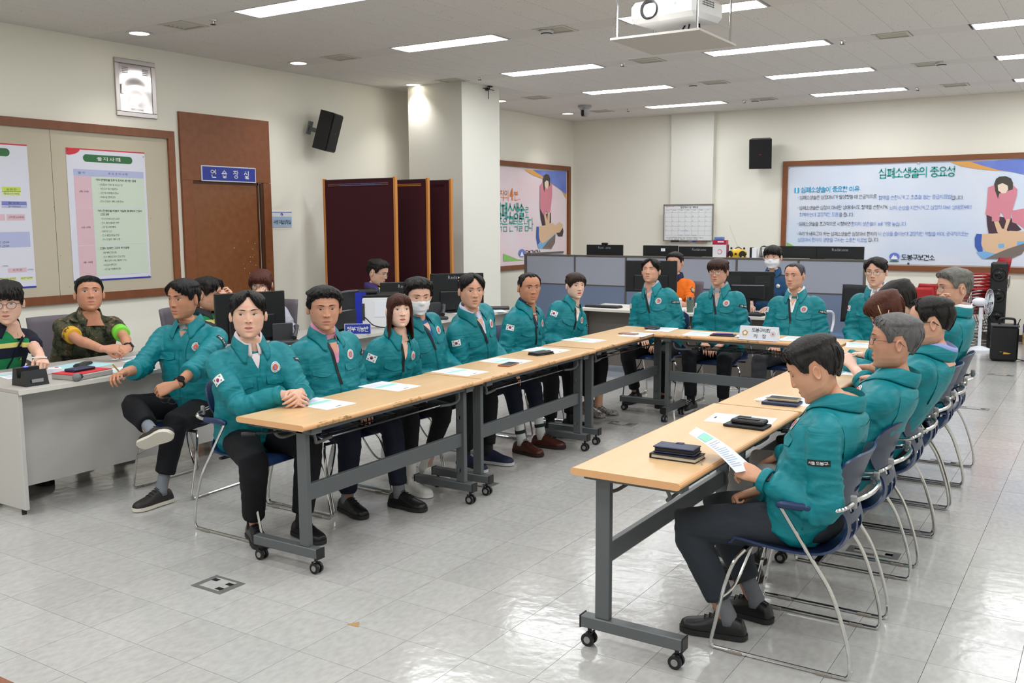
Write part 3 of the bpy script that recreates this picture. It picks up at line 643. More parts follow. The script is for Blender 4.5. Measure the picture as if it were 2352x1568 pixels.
linepx(b, '기적의', 60, 425, 178, .17, 0, **K); linepx(b, '4', 192, 415, 222, .19, 0, bo=.02, **K); linepx(b, '분...', 228, 428, 288, .15, 0, **K)
linepx(b, '심폐소생술', 60, 565, 325, .26, 1, bo=.015, **K); linepx(b, '로', 328, 578, 362, .17, 1, **K); linepx(b, '죽음 문턱을 넘다', 80, 690, 402, .22, 1, **K); linepx(b, '도봉구보건소', 330, 945, 470, .09, 2, bo=.02, **K)
a = wl(1120+300/S2, 340+945/S2); disc(b, a[0], a[1], .1, .0195, 3, 24, .065); poly(b, [(a[0]-.06, a[1]-.05), (a[0]+.06, a[1]-.05), (a[0], a[1]+.03)], .02, 4)
b.build('lettering', [ORT, TEAL, INK, BLU, WINK], t, smooth=0)
# whiteboard
t = onwall('whiteboard', 'small calendar whiteboard with marker tray on the rear pilaster', 'whiteboard', FB(YB-.12))
X0, z1 = wb(1527, 469.5); X1, z0 = wb(1645, 554); X0 *= .994; ALU = mat('aluminium', '#9a9490', .4, .6)
for a, c in (((X0, z0, 0), (X1, z0+.02, .03)), ((X0, z1-.02, 0), (X1, z1, .03)), ((X0, z0+.02, 0), (X0+.02, z1-.02, .03)), ((X1-.02, z0+.02, 0), (X1, z1-.02, .03))): MB().box(a, c, bev=.004).build('frame', ALU, t)
MB().box((X0+.02, z0+.02, 0), (X1-.02, z1-.02, .015)).build('board', mat('board_white', '#e6e8ea', .2), t, smooth=0)
b = MB(); W = X1-X0; Hh = z1-z0
for i in range(8): x = X0+W*(.035+.133*i); rect(b, x-.0012, z0+Hh*.16, x+.0012, z0+Hh*.86, .0156, 0)
for j in range(7): y = z0+Hh*(.16+.122*j) if j < 6 else z0+Hh*.86; rect(b, X0+W*.035, y-.0012, X0+W*.966, y+.0012, .0156, 0)
b.build('rule', GRY, t, smooth=0)
b = MB(); fit(b, '월중행사 및 계획표', X0+W*.34, X0+W*.7, z1-Hh*.09, .03, .0158, 0, .02)
for i, s in enumerate(('SUN', 'MON', 'TUE', 'WED', 'THU', 'FRI', 'SAT')): fit(b, s, X0+W*(.06+.133*i), X0+W*(.12+.133*i), z1-Hh*.165, .014, .0158, 1 if i == 0 else 2 if i == 6 else 0)
k = 1; random.seed(5)
for j in range(5):
    for i in range(7):
        if j == 0 and i == 0: continue
        fit(b, str(k), X0+W*(.05+.133*i), X0+W*(.05+.133*i)+.006*len(str(k)), z1-Hh*(.21+.122*j), .014, .0158, 1 if i == 0 else 0); k += 1
        if k > 31: break
for s, u, v, u2, mi in (('훈련 일정', .36, .72, .5, 2), ('간부회의', .3, .84, .4, 2), ('민방위', .44, .84, .54, 2), ('점검', .58, .84, .66, 2), ('비상연락망 확인 및 근무자 명단 게시', .06, .905, .8, 0), ('주요 일정 협조 요청 사항', .1, .945, .7, 0), ('협조사항', .05, .06, .22, 1), ('당직', .28, .04, .5, 2)): fit(b, s, X0+W*u, X0+W*u2, z1-Hh*v, .018, .0158, mi)
b.build('handwriting', [INK, RED, LBL], t, smooth=0)
MB().box((X0+W*.15, z0-.02, .0), (X1-W*.12, z0-.008, .05)).build('tray', ALU, t)
for k, (m, u) in enumerate(((BLK, .17), (GRN, .43), (NVB, .6), (RED, .7), (PURP, .52))):
    o = MB().cyl((0, 0, 0), (W*(.16 if k == 0 else .07), 0, 0), .012 if k == 0 else .007, n=8).build('whiteboard_marker', m); o.matrix_world = FB(YB-.12) @ Matrix.Translation((X0+W*u, z0-.0005 if k else z0+.004, .03))
    tag(o, ['black board eraser on the whiteboard tray', 'green marker on the whiteboard tray', 'blue marker on the whiteboard tray', 'red marker on the whiteboard tray', 'violet marker on the whiteboard tray'][k], 'marker', 'markers on the whiteboard tray')
# ------------------------------------------------------------------ meeting tables
def bake(o):
    dg = bpy.context.evaluated_depsgraph_get(); dg.update(); me = bpy.data.meshes.new_from_object(o.evaluated_get(dg)); o.modifiers.clear(); o.data = me; return o
WORN = mat('worn_edge', '#8a6a45', .8, var=(60, '#c09a6a', .3))
def make_table(label):
    t = thing('folding_table', label, 'table', group='beech meeting tables set in a horseshoe')
    pr = [(-.225+.014*(1-math.cos(a)) if 0 else 0, 0) for a in (0,)]
    P = [(-.211-.014*math.sin(a), .726+.014*math.cos(a)) for a in np.linspace(0, PI, 7)]+[(.211+.014*math.sin(a), .726-.014*math.cos(a)) for a in np.linspace(0, PI, 7)]
    b = MB(); n = len(P); v = [(x, y, z) for x in (-.748, .748) for y, z in P]
    top = {13}
    for i in range(n):
        j = (i+1) % n; b.add([v[i], v[j], v[n+j], v[n+i]], [(0, 1, 2, 3)], 0 if i == n-1 else 1)
    b.add(v[:n], [tuple(range(n))], 1); b.add(v[n:], [tuple(range(n-1, -1, -1))], 1)
    b.build('table_top', [BEECH, EDGE], t)
    for s in (-1, 1):
        x = s*.655
        MB().box((x-.016, -.155, .125), (x+.016, -.095, .69), bev=.003).build('leg', STEEL, t)
        f = MB().box((x-.025, -.215, .078), (x+.025, .215, .126), bev=.004).build('foot', STEEL, t)
        MB().box((x-.026, -.218, .076), (x+.026, -.213, .128)).box((x-.026, .213, .076), (x+.026, .218, .128)).build('foot_cap', BLK, f)
        for y in (-.185, .185):
            c = MB()
            c.cyl((x, y, .06), (x, y, .078), .009, n=8).tube([(x-.013, y+.0, .028), (x-.013, y+.012, .055), (x+.013, y+.012, .055), (x+.013, y, .028)], .006, 6)
            for k in (-1, 1): c.cyl((x+k*.008, y-.002, .027), (x+k*.02, y-.002, .027), .027, n=16)
            c = c.build('caster', BLK, t)
            MB().cyl((x-.022, y-.002, .027), (x+.022, y-.002, .027), .014, n=12).build('hub', GRY, c)
        MB().box((x-.05 if s > 0 else x-.016, -.2, .68), (x+.016 if s > 0 else x+.05, .2, .712)).build('bracket', STEEL, t)
        # folded-up basket arm and fixing lugs
        MB().tube(bez([(x-s*.05, -.14, .69), (x-s*.06, -.15, .64), (x-s*.09, -.13, .615), (x-s*.2, -.12, .62)], 5), .008, 6).tube(bez([(x-s*.05, .1, .69), (x-s*.06, .12, .64), (x-s*.09, .1, .615), (x-s*.2, .1, .62)], 5), .008, 6).build('rail_hook', STEEL, t)
        q = MB()
        for z in (.2, .52): q.cyl((x-s*.028, -.128, z), (x-s*.028, -.122, z), .013, n=10).box((x-.03 if s > 0 else x, -.128, z-.01), (x if s > 0 else x+.03, -.122, z+.01))
        q.build('lug', STEEL, t)
    MB().box((-.64, -.14, .345), (.64, -.11, .425), bev=.003).build('stretcher', STEEL, t)
    MB().box((-.7, -.19, .69), (.7, -.165, .712)).box((-.7, .165, .69), (.7, .19, .712)).build('apron', STEEL, t)
    b = MB()
    for y in (-.12, -.05, .03, .1): b.cyl((-.45, y, .622), (.45, y, .622), .0045, n=6)
    for k in range(4): b.cyl((-.4+.266*k, -.12, .617), (-.4+.266*k, .1, .617), .004, n=6)
    b.build('wire_shelf', BLKG, t)
    MB().tube([(-.6, .02, .665), (-.66, .1, .655), (-.7, .17, .65)], .006, 6).tube([(-.69, .155, .65), (-.73, .21, .647)], .011, 8).build('release_lever', BLK, t)
    for x0, x1 in ((-.66, -.42), (-.1, .14), (.52, .64)):
        w_ = MB(); w_.grid(14, 5, lambda u, v: (x0+(x1-x0)*u, -.2253-.0005+.012*max(0, (v-.5))*1.2, .718+.02*v-.003*noise.noise((u*9, v*3, x0))), 0); w_.build('worn_patch', WORN, t)
    return t
T0 = make_table('beech topped folding table at the left front end of the horseshoe, scuffed edge')
T0.location = (-3.345, 3.825, 0); T0.rotation_euler = (0, 0, PI/2+.012)
tl = [('beech folding table in the middle of the left row', -3.38, 5.335, PI/2+.015), ('beech folding table at the far end of the left row', -3.425, 6.86, PI/2+.02),
      ('beech folding table across the far side with the nameplate', -2.455, 7.4, .0), ('beech folding table at the right front end, navy wallet on it', -1.49, 3.835, -PI/2), ('beech folding table in the middle of the right row', -1.475, 5.345, -PI/2), ('beech folding table at the far end of the right row', -1.46, 6.855, -PI/2)]
tabs = [T0]
for lab, x, y, r in tl:
    q = dup(T0, (x, y, 0), r, lab); tabs.append(q)
st = MB().box((-.017, -.024, -.08), (-.0155, .024, .08)); S4 = tabs[4]
o = link('sticker', MB().box((-.0, -.024, -.075), (.0015, .024, .075)).mesh('sticker', PAPER, 0), S4, (-.655-.0165-.0015, -.125, .52))
b = MB(); Fk = lambda x, y, z: (-z, -x, y)
for yy in (.03, -.01): ring2(b, 0, yy, .006, .012, 0, n=14)
rect(b, -.016, -.05, -.004, -.038, 0); rect(b, 0, -.05, .015, -.044, 0); rect(b, -.016, .055, .016, .058, 0, 1); rect(b, -.016, -.065, .016, -.062, 0, 1)
b.V = [Fk(x, y, .0006) for x, y, z in b.V]; o2 = b.build('sticker_print', [CYAN, GRY], o, smooth=0)
# ------------------------------------------------------------------ stacking chairs
def shell_mesh():
    prof = [(-.245, .405), (-.225, .425), (-.17, .432), (-.05, .422), (.06, .418), (.135, .425), (.185, .452), (.21, .5), (.207, .555), (.2, .61), (.21, .67), (.228, .73), (.25, .79), (.262, .815)]
    wid = [.17, .205, .222, .23, .225, .21, .185, .135, .12, .155, .205, .213, .19, .12]
    pp = bez([(0, a, b) for a, b in prof], 3); ww = bez([(w, 0, 0) for w in wid], 3); n = len(pp); nu = 18
    b = MB(); V = []; F = []
    for j in range(n):
        p = pp[j]; w = ww[j].x; s = j/(n-1); back = max(0, min(1, (p.z-.47)/.15))
        for i in range(nu+1):
            u = -1+2*i/nu; x = w*u
            V.append((x, p.y-back*.055*u*u*(w/.21)**2, p.z+(1-back)*(.016*u**4-.004*(1-u*u)) if p.y > -.2 else p.z-.004*u*u))
    zs = [p.z for p in pp]
    for j in range(n-1):
        for i in range(nu):
            z = (zs[j]+zs[j+1])/2; y = (pp[j].y+pp[j+1].y)/2; u = -1+2*(i+.5)/nu
            if y > .18:
                if .485 < z < .535 and .16 < abs(u) < .62: continue
                if .565 < z < .61 and .2 < abs(u) < .6: continue
                if .64 < z < .665 and abs(u) < .22: continue
            a = j*(nu+1)+i; F.append((a, a+1, a+nu+2, a+nu+1))
    b.add(V, F)
    me = b.mesh('shell', [mat('chair_navy', '#1c3057', .32), mat('chair_slate', '#363f52', .4)], 180); o = link('shell', me)
    s = o.modifiers.new('s', 'SOLIDIFY'); s.thickness = .009; s.offset = 1; s.material_offset = 1; s.material_offset_rim = 0
    bake(o); m2 = o.data; bpy.data.objects.remove(o); m2.polygons.foreach_set('use_smooth', [True]*len(m2.polygons)); m2.set_sharp_from_angle(angle=math.radians(50)); return m2
SHELL = shell_mesh()
def make_chair(label):
    t = thing('stacking_chair', label, 'chair', group='navy stacking chairs around the horseshoe')
    link('shell', SHELL, t)
    for s in (-1, 1):
        X = .255*s
        MB().tube(bez([(.2*s, -.16, .405), (X*.93, -.19, .36), (X, -.22, .26), (X, -.25, .12), (X, -.268, .035), (X, -.262, .012), (X, -.23, .008), (X, 0, .008), (X, .22, .008), (X, .252, .014), (X, .262, .045), (X, .252, .12), (X, .22, .23), (X, .18, .33), (X, .12, .42), (X, .06, .51), (X, 0, .6), (X, -.012, .618)], 4), .0075, 8).build('side_frame', CHROME, t)
        MB().box((X-.011, -.2, .0), (X+.011, -.14, .013), bev=.003).box((X-.011, .14, .0), (X+.011, .2, .013), bev=.003).build('glide', mat('clear_plastic', '#8b857d', .35), t)
        MB().tube([(X, -.028, .622), (X, -.02, .623), (X, .0, .625), (X, .05, .627), (X, .1, .626), (X, .14, .625), (X, .146, .625)], [.006, .013, .016, .0165, .016, .014, .009], 12).build('armrest', MATS['chair_navy'], t)
        MB().tube(bez([(X, .13, .625), (X, .18, .63), (X*.96, .215, .64), (X*.7, .24, .655)], 5), .009, 8).build('arm_tube', CHROME, t)
        MB().box((X*.74-.009, .222, .63), (X*.74+.009, .248, .68), bev=.005).build('clamp', GRY, t)
        MB().tube(bez([(X, -.235, .21), (X*.75, -.2, .25), (X*.5, -.17, .36), (X*.5, -.15, .41)], 5), .006, 8).build('brace', CHROME, t)
    MB().tube(bez([(-.18, .236, .656), (-.1, .262, .66), (0, .27, .66), (.1, .262, .66), (.18, .236, .656)], 4), .009, 8).build('back_tube', CHROME, t)
    MB().box((-.2, -.175, .393), (.2, -.155, .405)).box((-.19, .1, .395), (.19, .12, .407)).box((-.03, -.02, .385), (.03, .05, .41)).build('seat_rail', BLK, t)
    return t
CH = None
def chair(x, y, face, label):               # face = direction the sitter looks, degrees; 0 = +X, 90 = +Y
    global CH
    rz = math.radians(face)+PI/2
    if CH is None: CH = make_chair(label); CH.location = (x, y, 0); CH.rotation_euler = (0, 0, rz); return CH
    return dup(CH, (x, y, 0), rz, label)
for x, y, fc, lab in ((-.99, 3.665, 180, 'navy stacking chair of the man reading a sheet, nearest chair'), (-.985, 4.3, 180, 'navy stacking chair under the grey-haired man with thin glasses'), (-.985, 5.0, 180, 'navy stacking chair under the man with black-armed glasses, third in the right row'),
                      (-1.0, 5.56, 180, 'navy stacking chair of the woman with a headband'), (-.995, 6.12, 180, 'navy stacking chair hidden behind the headband woman, black-haired sitter'), (-1.0, 6.68, 180, 'navy stacking chair of the man touching his nose'),
                      (-3.93, 3.56, 0, 'navy stacking chair of the young man with folded hands'), (-3.95, 4.115, 0, 'navy stacking chair of the man in a pink shirt'), (-3.97, 4.67, 0, 'navy stacking chair of the woman with long brown hair'), (-3.99, 5.225, 0, 'navy stacking chair of the masked man in teal'),
                      (-4.01, 5.79, 0, 'navy stacking chair of the man above the striped socks'), (-4.03, 6.42, 0, 'navy stacking chair of the tanned man in a navy polo'), (-4.05, 7.05, 0, 'navy stacking chair of the woman in snakeskin shoes'),
                      (-3.55, 8.12, -90, 'navy stacking chair of the man with closed eyes'), (-2.96, 8.12, -90, 'navy stacking chair of the far-side man in glasses'), (-2.3, 8.12, -90, 'navy stacking chair behind the white nameplate'), (-1.62, 8.12, -90, 'navy stacking chair of the far right man in glasses'),
                      (-4.92, 3.9, -86, 'navy stacking chair of the man sitting with crossed leg')):
    chair(x, y, fc, lab)
# ------------------------------------------------------------------ papers, phones, wallets on the tables
def paper_geo(w=.21, h=.297, style=0):
    b = MB(); b.box((-w/2, -h/2, 0), (w/2, h/2, .0006)); k = .0009
    random.seed(11+style)
    for j in range(5): rect(b, -w*.42, h*(.36-.035*j)-.002, -w*.42+w*random.uniform(.4, .8), h*(.36-.035*j)+.002, k, 2)
    rect(b, -w*.42, h*.02, w*.42, h*.16, k, 1); rect(b, -w*.42, h*.13, w*.42, h*.16, k+.0001, 3)
    for j in range(6): rect(b, -w*.42, -h*(.06+.045*j)-.0015, -w*.42+w*random.uniform(.3, .84), -h*(.06+.045*j)+.0015, k, 2 if j % 3 else 3)
    rect(b, -w*.1, -h*.42, w*.1, -h*.39, k, 4)
    return b
MINT = mat('print_mint', '#97dcc0', .7); GTX = mat('print_grey_text', '#b9bdcb', .7); LB2 = mat('print_sky', '#9ec3ee', .7)
PM = paper_geo().mesh('paper', [PAPER, MINT, GTX, LB2, INK], 0)
papers = [(-3.43, 3.53, 'lying at the young man with folded hands'), (-3.46, 4.11, 'lying before the man in the pink shirt'), (-3.42, 4.74, 'lying before the long-haired woman'), (-3.42, 5.27, 'beside the brown phone'), (-3.46, 5.87, 'beside the thick black wallet'), (-3.5, 6.52, 'lying before the woman in snakeskin shoes')]
p0 = None
ANG = PI/2
def put_paper(x, y, a, where, z=.7402):
    o = link('paper', PM, None, (x, y, z), (0, 0, a)); tag(o, 'white printed sheet with mint table, '+where, 'paper', 'printed agenda sheets'); return o
for i, (x, y, wh) in enumerate(papers): put_paper(x, y, PI/2-.04+.05*math.sin(i*2.3), wh)
put_paper(-1.45, 4.26, -PI/2+.1, 'under the black card wallet'); put_paper(-1.4, 4.86, -PI/2-.15, 'under the silver phone and navy diary')
put_paper(-3.3, 7.06, .05, 'below the pale brown phone'); put_paper(-3.27, 7.5, .1, 'half under the zipped purse'); put_paper(-2.88, 7.37, .1, 'lying before the far-side man in glasses'); put_paper(-2.1, 7.42, .0, 'right of the nameplate')
put_paper(-1.58, 7.3, .2, 'lying before the far right man'); put_paper(-1.45, 6.6, -PI/2+.2, 'under the writing hand with wrist beads'); put_paper(-1.42, 5.95, -PI/2, 'under the hand with a black watch', .7402)
def wallet(name, label, x, y, z, a, parts, cat='wallet'):
    t = thing(name, label, cat, (x, y, z), a)
    for nm, m, p, q, bv in parts: MB().box(p, q, bev=bv).build(nm, m, t)
    return t
NAVY = mat('navy_leather', '#232c4e', .45, bump=(300, .1)); BLEA = mat('black_leather', '#1b1b1e', .5, bump=(300, .1))
PG = mat('page_edge', '#c9c4b4', .8); SLV = mat('champagne_metal', '#b5a78d', .35, .6)
t = wallet('diary', 'small black diary under the navy wallet, front right table', -1.42, 3.43, .7405, 0, (('cover', BLEA, (-.095, -.055, 0), (.095, .055, .004), .001), ('pages', PG, (-.09, -.05, .004), (.093, .05, .016), 0), ('cover', BLEA, (-.095, -.055, .016), (.095, .055, .02), .001), ('spine', BLEA, (-.097, -.055, 0), (-.092, .055, .02), .001)), 'diary')
MB().tube(bez([(.09, -.01, .01), (.11, -.03, .004), (.125, -.06, .001)], 5), .0012, 5).build('ribbon', GRY, t)
wallet('phone_wallet', 'navy leather flip phone wallet lying on the black diary', -1.425, 3.44, .7615, .05, (('cover', NAVY, (-.085, -.047, 0), (.085, .047, .006), .003), ('inside', BLEA, (-.08, -.043, .006), (.08, .043, .02), .002), ('cover', NAVY, (-.087, -.047, .02), (.083, .047, .026), .003), ('strap', NAVY, (-.02, .03, .02), (.012, .052, .029), .002)))
wallet('diary', 'black notebook under the black card wallet', -1.375, 4.13, .7412, -.04, (('cover', BLEA, (-.095, -.055, 0), (.095, .055, .012), .003),), 'diary')
wallet('phone_wallet', 'black phone wallet with card holder on the black notebook', -1.37, 4.145, .754, -.04, (('body', BLEA, (-.075, -.042, 0), (.075, .042, .02), .006), ('card_slot', BLK, (-.05, -.02, .02), (.05, .0, .024), .001), ('finger_loop', BLK, (-.06, .008, .02), (-.0, .03, .026), .004)))
t = wallet('diary', 'navy diary under the champagne phone, right row', -1.4, 4.74, .7412, .03, (('cover', NAVY, (-.09, -.06, 0), (.09, .06, .014), .003),), 'diary')
MB().tube(bez([(-.08, 0, .01), (-.12, -.01, .004), (-.14, .02, .001)], 4), .0012, 5).build('cord', BLK, t)
wallet('phone', 'champagne coloured flip phone case lying on the navy diary', -1.395, 4.76, .756, .03, (('body', SLV, (-.078, -.04, 0), (.078, .04, .014), .004), ('screen', BLKG, (-.072, -.035, .014), (.072, .035, .0146), 0)), 'phone')
wallet('phone', 'phone in a brown case beside the papers, left row', -3.31, 5.13, .7402, .1, (('case', mat('tan_leather', '#9a5a32', .5), (-.04, -.08, 0), (.04, .08, .009), .003), ('screen', BLKG, (-.036, -.075, .009), (.036, .075, .0096), 0)), 'phone')
wallet('phone_wallet', 'thick black phone wallet on the left row before the moustache-less tanned man', -3.38, 5.66, .7402, 1.35, (('cover', BLEA, (-.085, -.05, 0), (.085, .05, .01), .003), ('cover', BLEA, (-.083, -.048, .011), (.08, .048, .02), .003), ('clasp', BLK, (.075, -.012, .004), (.09, .012, .022), .002)))['label'] = 'thick black folded phone wallet between two sheets, left row'
wallet('phone', 'pale brown phone on a sheet near the far corner', -3.37, 7.05, .7412, 1.5, (('body', mat('rose_case', '#a07a68', .4), (-.038, -.078, 0), (.038, .078, .009), .003),), 'phone')
wallet('purse', 'small black zipped purse at the far corner of the tables', -3.35, 7.48, .7412, 0, (('body', BLEA, (-.06, -.045, 0), (.06, .045, .024), .01), ('zip', CHROME, (-.062, -.046, .011), (.05, .046, .014), .001)), 'purse')
t = wallet('pen_case', 'open black pen case with red and blue pens', -2.66, 7.33, .7402, .15, (('case', BLK, (-.1, -.045, 0), (.1, .045, .012), .004),), 'pen case')
MB().cyl((-.08, -.01, .017), (.06, .015, .017), .005, n=8).build('red_pen', RED, t); MB().cyl((-.06, -.028, .017), (.08, .0, .017), .005, n=8).build('blue_pen', NVB, t)
t = wallet('clipboard', 'clipboard with white sheet left of the nameplate', -2.48, 7.36, .7402, 0, (('board', BLK, (-.05, -.07, 0), (.1, .1, .003), 0), ('sheet', PAPER, (-.085, -.06, .003), (.095, .095, .004), 0), ('clip', CHROME, (-.03, -.075, .003), (.03, -.055, .014), .002)), 'clipboard')
# nameplate
t = thing('nameplate', 'white nameplate with gold emblem and black lettering', 'nameplate', (-2.33, 7.23, .7402))
NP = mat('nameplate_white', '#dfe0e8', .35); MB().prism([(-.045, 0), (.045, 0), (.012, .105), (-.012, .105)], -.15, .15, X=Matrix(((0, 0, 1, 0), (1, 0, 0, 0), (0, 1, 0, 0), (0, 0, 0, 1)))).box((-.155, -.05, -.0), (.155, .05, .003)).build('plate', NP, t)
fm = Matrix.Translation((0, -.0285, .0525)) @ Matrix.Rotation(math.radians(90-17.4), 4, 'X')
b = MB(); fit(b, '도봉구의회', -.055, .09, .025, .032, .001, 0, .01); fit(b, '의    장', -.035, .065, -.022, .032, .001, 0, .01)
v = b.V; b.V = [tuple(fm @ Vector(p)) for p in v]; b.build('lettering', INK, t, smooth=0)
b = MB(); poly(b, [(-.105+.026*math.sin(i*2*PI/5), .0+.026*math.cos(i*2*PI/5)) for i in range(5)], .001, 0); disc(b, -.105, 0, .012, .0015, 1); ring2(b, .115, -.0, .017, .019, .001, 2); disc(b, .115, 0, .009, .001, 2, 8)
b.F = [f if k else f[::-1] for k, f in enumerate(b.F)]; b.V = [tuple(fm @ Vector(p)) for p in b.V]; b.build('emblem', [mat('gold_print', '#c79a45', .4), WINK, mat('brown_print', '#a8705a', .5)], t, smooth=0)
# ------------------------------------------------------------------ office furniture and equipment
DTOP = mat('desk_grey', '#b4aea9', .45); DWH = mat('desk_edge', '#d9d6ce', .45); DPAN = mat('desk_panel', '#c4c1bd', .5); DBR = mat('desk_taupe', '#6f6963', .55)
def box_thing(name, label, cat, loc, rz, parts, group=None):
    t = thing(name, label, cat, loc, rz, group)
    for p in parts: MB().box(p[2], p[3], bev=p[4] if len(p) > 4 else 0).build(p[0], p[1], t)
    return t
def desk(label, x, y, rz, L, Dp, zt=.72, top=DTOP, pan=DPAN, mod=.12, group=None):     # front (panel side) faces local -Y
    t = box_thing('desk', label, 'desk', (x, y, 0), rz, (('desk_top', top, (-L/2, -Dp/2, zt-.025), (L/2, Dp/2, zt), .003), ('edge_band', DWH if top is DTOP else top, (-L/2-.002, -Dp/2-.002, zt-.028), (L/2+.002, -Dp/2+.006, zt-.002)),
        ('end_panel', pan, (-L/2, -Dp/2+.02, .03), (-L/2+.025, Dp/2-.02, zt-.025), .002), ('end_panel', pan, (L/2-.025, -Dp/2+.02, .03), (L/2, Dp/2-.02, zt-.025), .002), ('modesty_panel', pan, (-L/2+.025, -Dp/2+.2, mod), (L/2-.025, -Dp/2+.22, zt-.025))), group)
    for s in (-1, 1):
        for q in (-1, 1): MB().cyl((s*(L/2-.012), q*(Dp/2-.06), 0), (s*(L/2-.012), q*(Dp/2-.06), .03), .014, n=8).build('foot', BLK, t)
    return t
desk('long pale grey desk at the left, soldier and vest man behind it', -5.62, 3.95, PI/2, 2.02, .86, .735)
desk('grey desk with printer and blue binder behind the left row', -5.62, 5.92, PI/2, 1.62, .7, .735, group='grey desks behind the left row')
desk('grey desk carrying the dark monitors near the cream column', -5.75, 7.75, PI/2, 1.75, .7, .735, group='grey desks behind the left row')
desk('light desk with taupe front panel in front of the partition', -4.42, 9.45, 0, 1.1, .65, .72, DWH, DBR, .08); desk('light desk under the police officer, tumbler at its left', -3.27, 9.45, 0, 1.18, .65, .72, DWH, DBR, .08)
def text_on(par, s, w, h, F, m, bold=0, name='lettering'):
    b = MB(); fit(b, s, -w/2, w/2, 0, h, 0, 0, bold); b.V = [tuple(F @ Vector(p)) for p in b.V]; b.build(name, m, par, smooth=0)
FRT = Matrix(((1, 0, 0, 0), (0, 0, -1, 0), (0, 1, 0, 0), (0, 0, 0, 1)))        # local x,y plane upright, facing -Y
LOGO = mat('logo_grey', '#9a9ca3', .5)
def monitor(label, x, y, z, rz, w=.54, h=.32, brand=None, lift=.14, back=True, sticker=False, vga=False, vents=False):
    """back of the screen faces local -Y"""
    t = thing('monitor', label, 'monitor', (x, y, z), rz, 'black computer monitors')
    z0 = lift
    MB().box((-w/2, -.012, z0), (w/2, .016, z0+h), bev=.004).build('casing', BLK, t); b = MB(); b.add([(-w/2+.01, .0165, z0+.012), (w/2-.01, .0165, z0+.012), (w/2-.01, .0165, z0+h-.01), (-w/2+.01, .0165, z0+h-.01)], [(3, 2, 1, 0)]); b.build('screen', BLKG, t, smooth=0)
    MB().box((-w*.33, -.035, z0+.02), (w*.33, -.01, z0+h*.55), bev=.01).build('back_box', mat('monitor_back', '#1b1c1f', .35), t)
    if vents:
        v = MB()
        for k in range(9): v.box((-w*.42, -.0145, z0+h*.5+.012*k), (-w*.14, -.012, z0+h*.5+.012*k+.004)).box((w*.14, -.0145, z0+h*.5+.012*k), (w*.42, -.012, z0+h*.5+.012*k+.004))
        v.build('vent', DGRY, t)
    MB().box((-.03, -.03, .01), (.03, -.01, z0+.1), bev=.004).build('stand', BLK, t); MB().prism([(-.11, -.08), (.11, -.08), (.13, .06), (.09, .1), (-.09, .1), (-.13, .06)], 0, .012).build('stand_base', BLK, t)
    if brand: text_on(t, brand, w*.34, .034, Matrix.Translation((0, -.0125, z0+h-.04)) @ FRT, LOGO)
    if sticker: MB().box((w*.02, -.0135, z0+h-.08), (w*.14, -.0128, z0+h-.04)).build('sticker', PAPER, t, smooth=0)
    if vga: MB().box((.04, -.05, z0-.0), (.075, -.02, z0+.035), bev=.004).build('plug', NVB, t); MB().tube(bez([(.057, -.035, z0), (.06, -.05, z0-.06), (.0, -.03, .01)], 5), .004, 6).build('cable', BLK, t)
    return t
a_cam = lambda x, y: math.atan2(-y, -x)+PI/2      # turn the back towards the camera
def monx(label, px, py, X, r, w, h, *a, **k):
    q = at(px, py, 0, X); return monitor(label, X, q.y, .735, a_cam(X, q.y)+r, w, h, *a, lift=q.z-.735-h/2, **k)
monx('black monitor behind the young man with folded hands, blue plug', 576, 728, -5.55, .42, .56, .38, vga=True)
monx('dark monitor seen edge-on left of the blue binder', 786, 716, -5.6, .95, .5, .34)
monx('glossy black monitor between the vest man and the masked man', 935, 683, -5.75, .25, .52, .3, 'Redstone')
monx('glossy black monitor beside the cream column, paper label', 1050, 672, -5.75, .2, .56, .4, 'Redstone', sticker=True)
monitor('large black monitor behind the man with closed eyes', -4.24, 9.42, .72, .2, .56, .34, lift=.18)
monitor('black monitor with vent ribs before the police officer', -3.17, 9.42, .72, .3, .52, .3, lift=.13, vents=True)
desk('grey desk hidden behind the office partition, left', -5.4, 12.35, 0, 2.2, .7, .72, group='desks behind the partition'); desk('grey desk hidden behind the office partition, right', -3.2, 12.35, 0, 2.0, .7, .72, group='desks behind the partition')
monitor('monitor above the partition with a webcam on top', -6.27, 12.3, .72, .1, .56, .33, 'Redstone', .27); monitor('monitor above the partition with a white label, left of the firefighter', -5.4, 12.3, .72, .08, .51, .33, None, .27, sticker=True)
monitor('monitor above the partition right of the firefighter', -4.83, 12.3, .72, .05, .58, .33, 'Redstone', .26); monitor('plain monitor above the partition right of the police officer', -3.5, 12.3, .72, .0, .5, .33, None, .28); monitor('monitor above the partition at its right end', -2.96, 12.3, .72, 0, .58, .33, 'Redstone', .28)
box_thing('webcam', 'black webcam clipped on the leftmost monitor', 'webcam', (-6.27, 12.3, 1.32), .1, (('body', BLK, (-.05, -.02, .0), (.05, .015, .03), .01), ('clip', BLK, (-.015, -.03, -.05), (.015, -.014, .005), .002)))
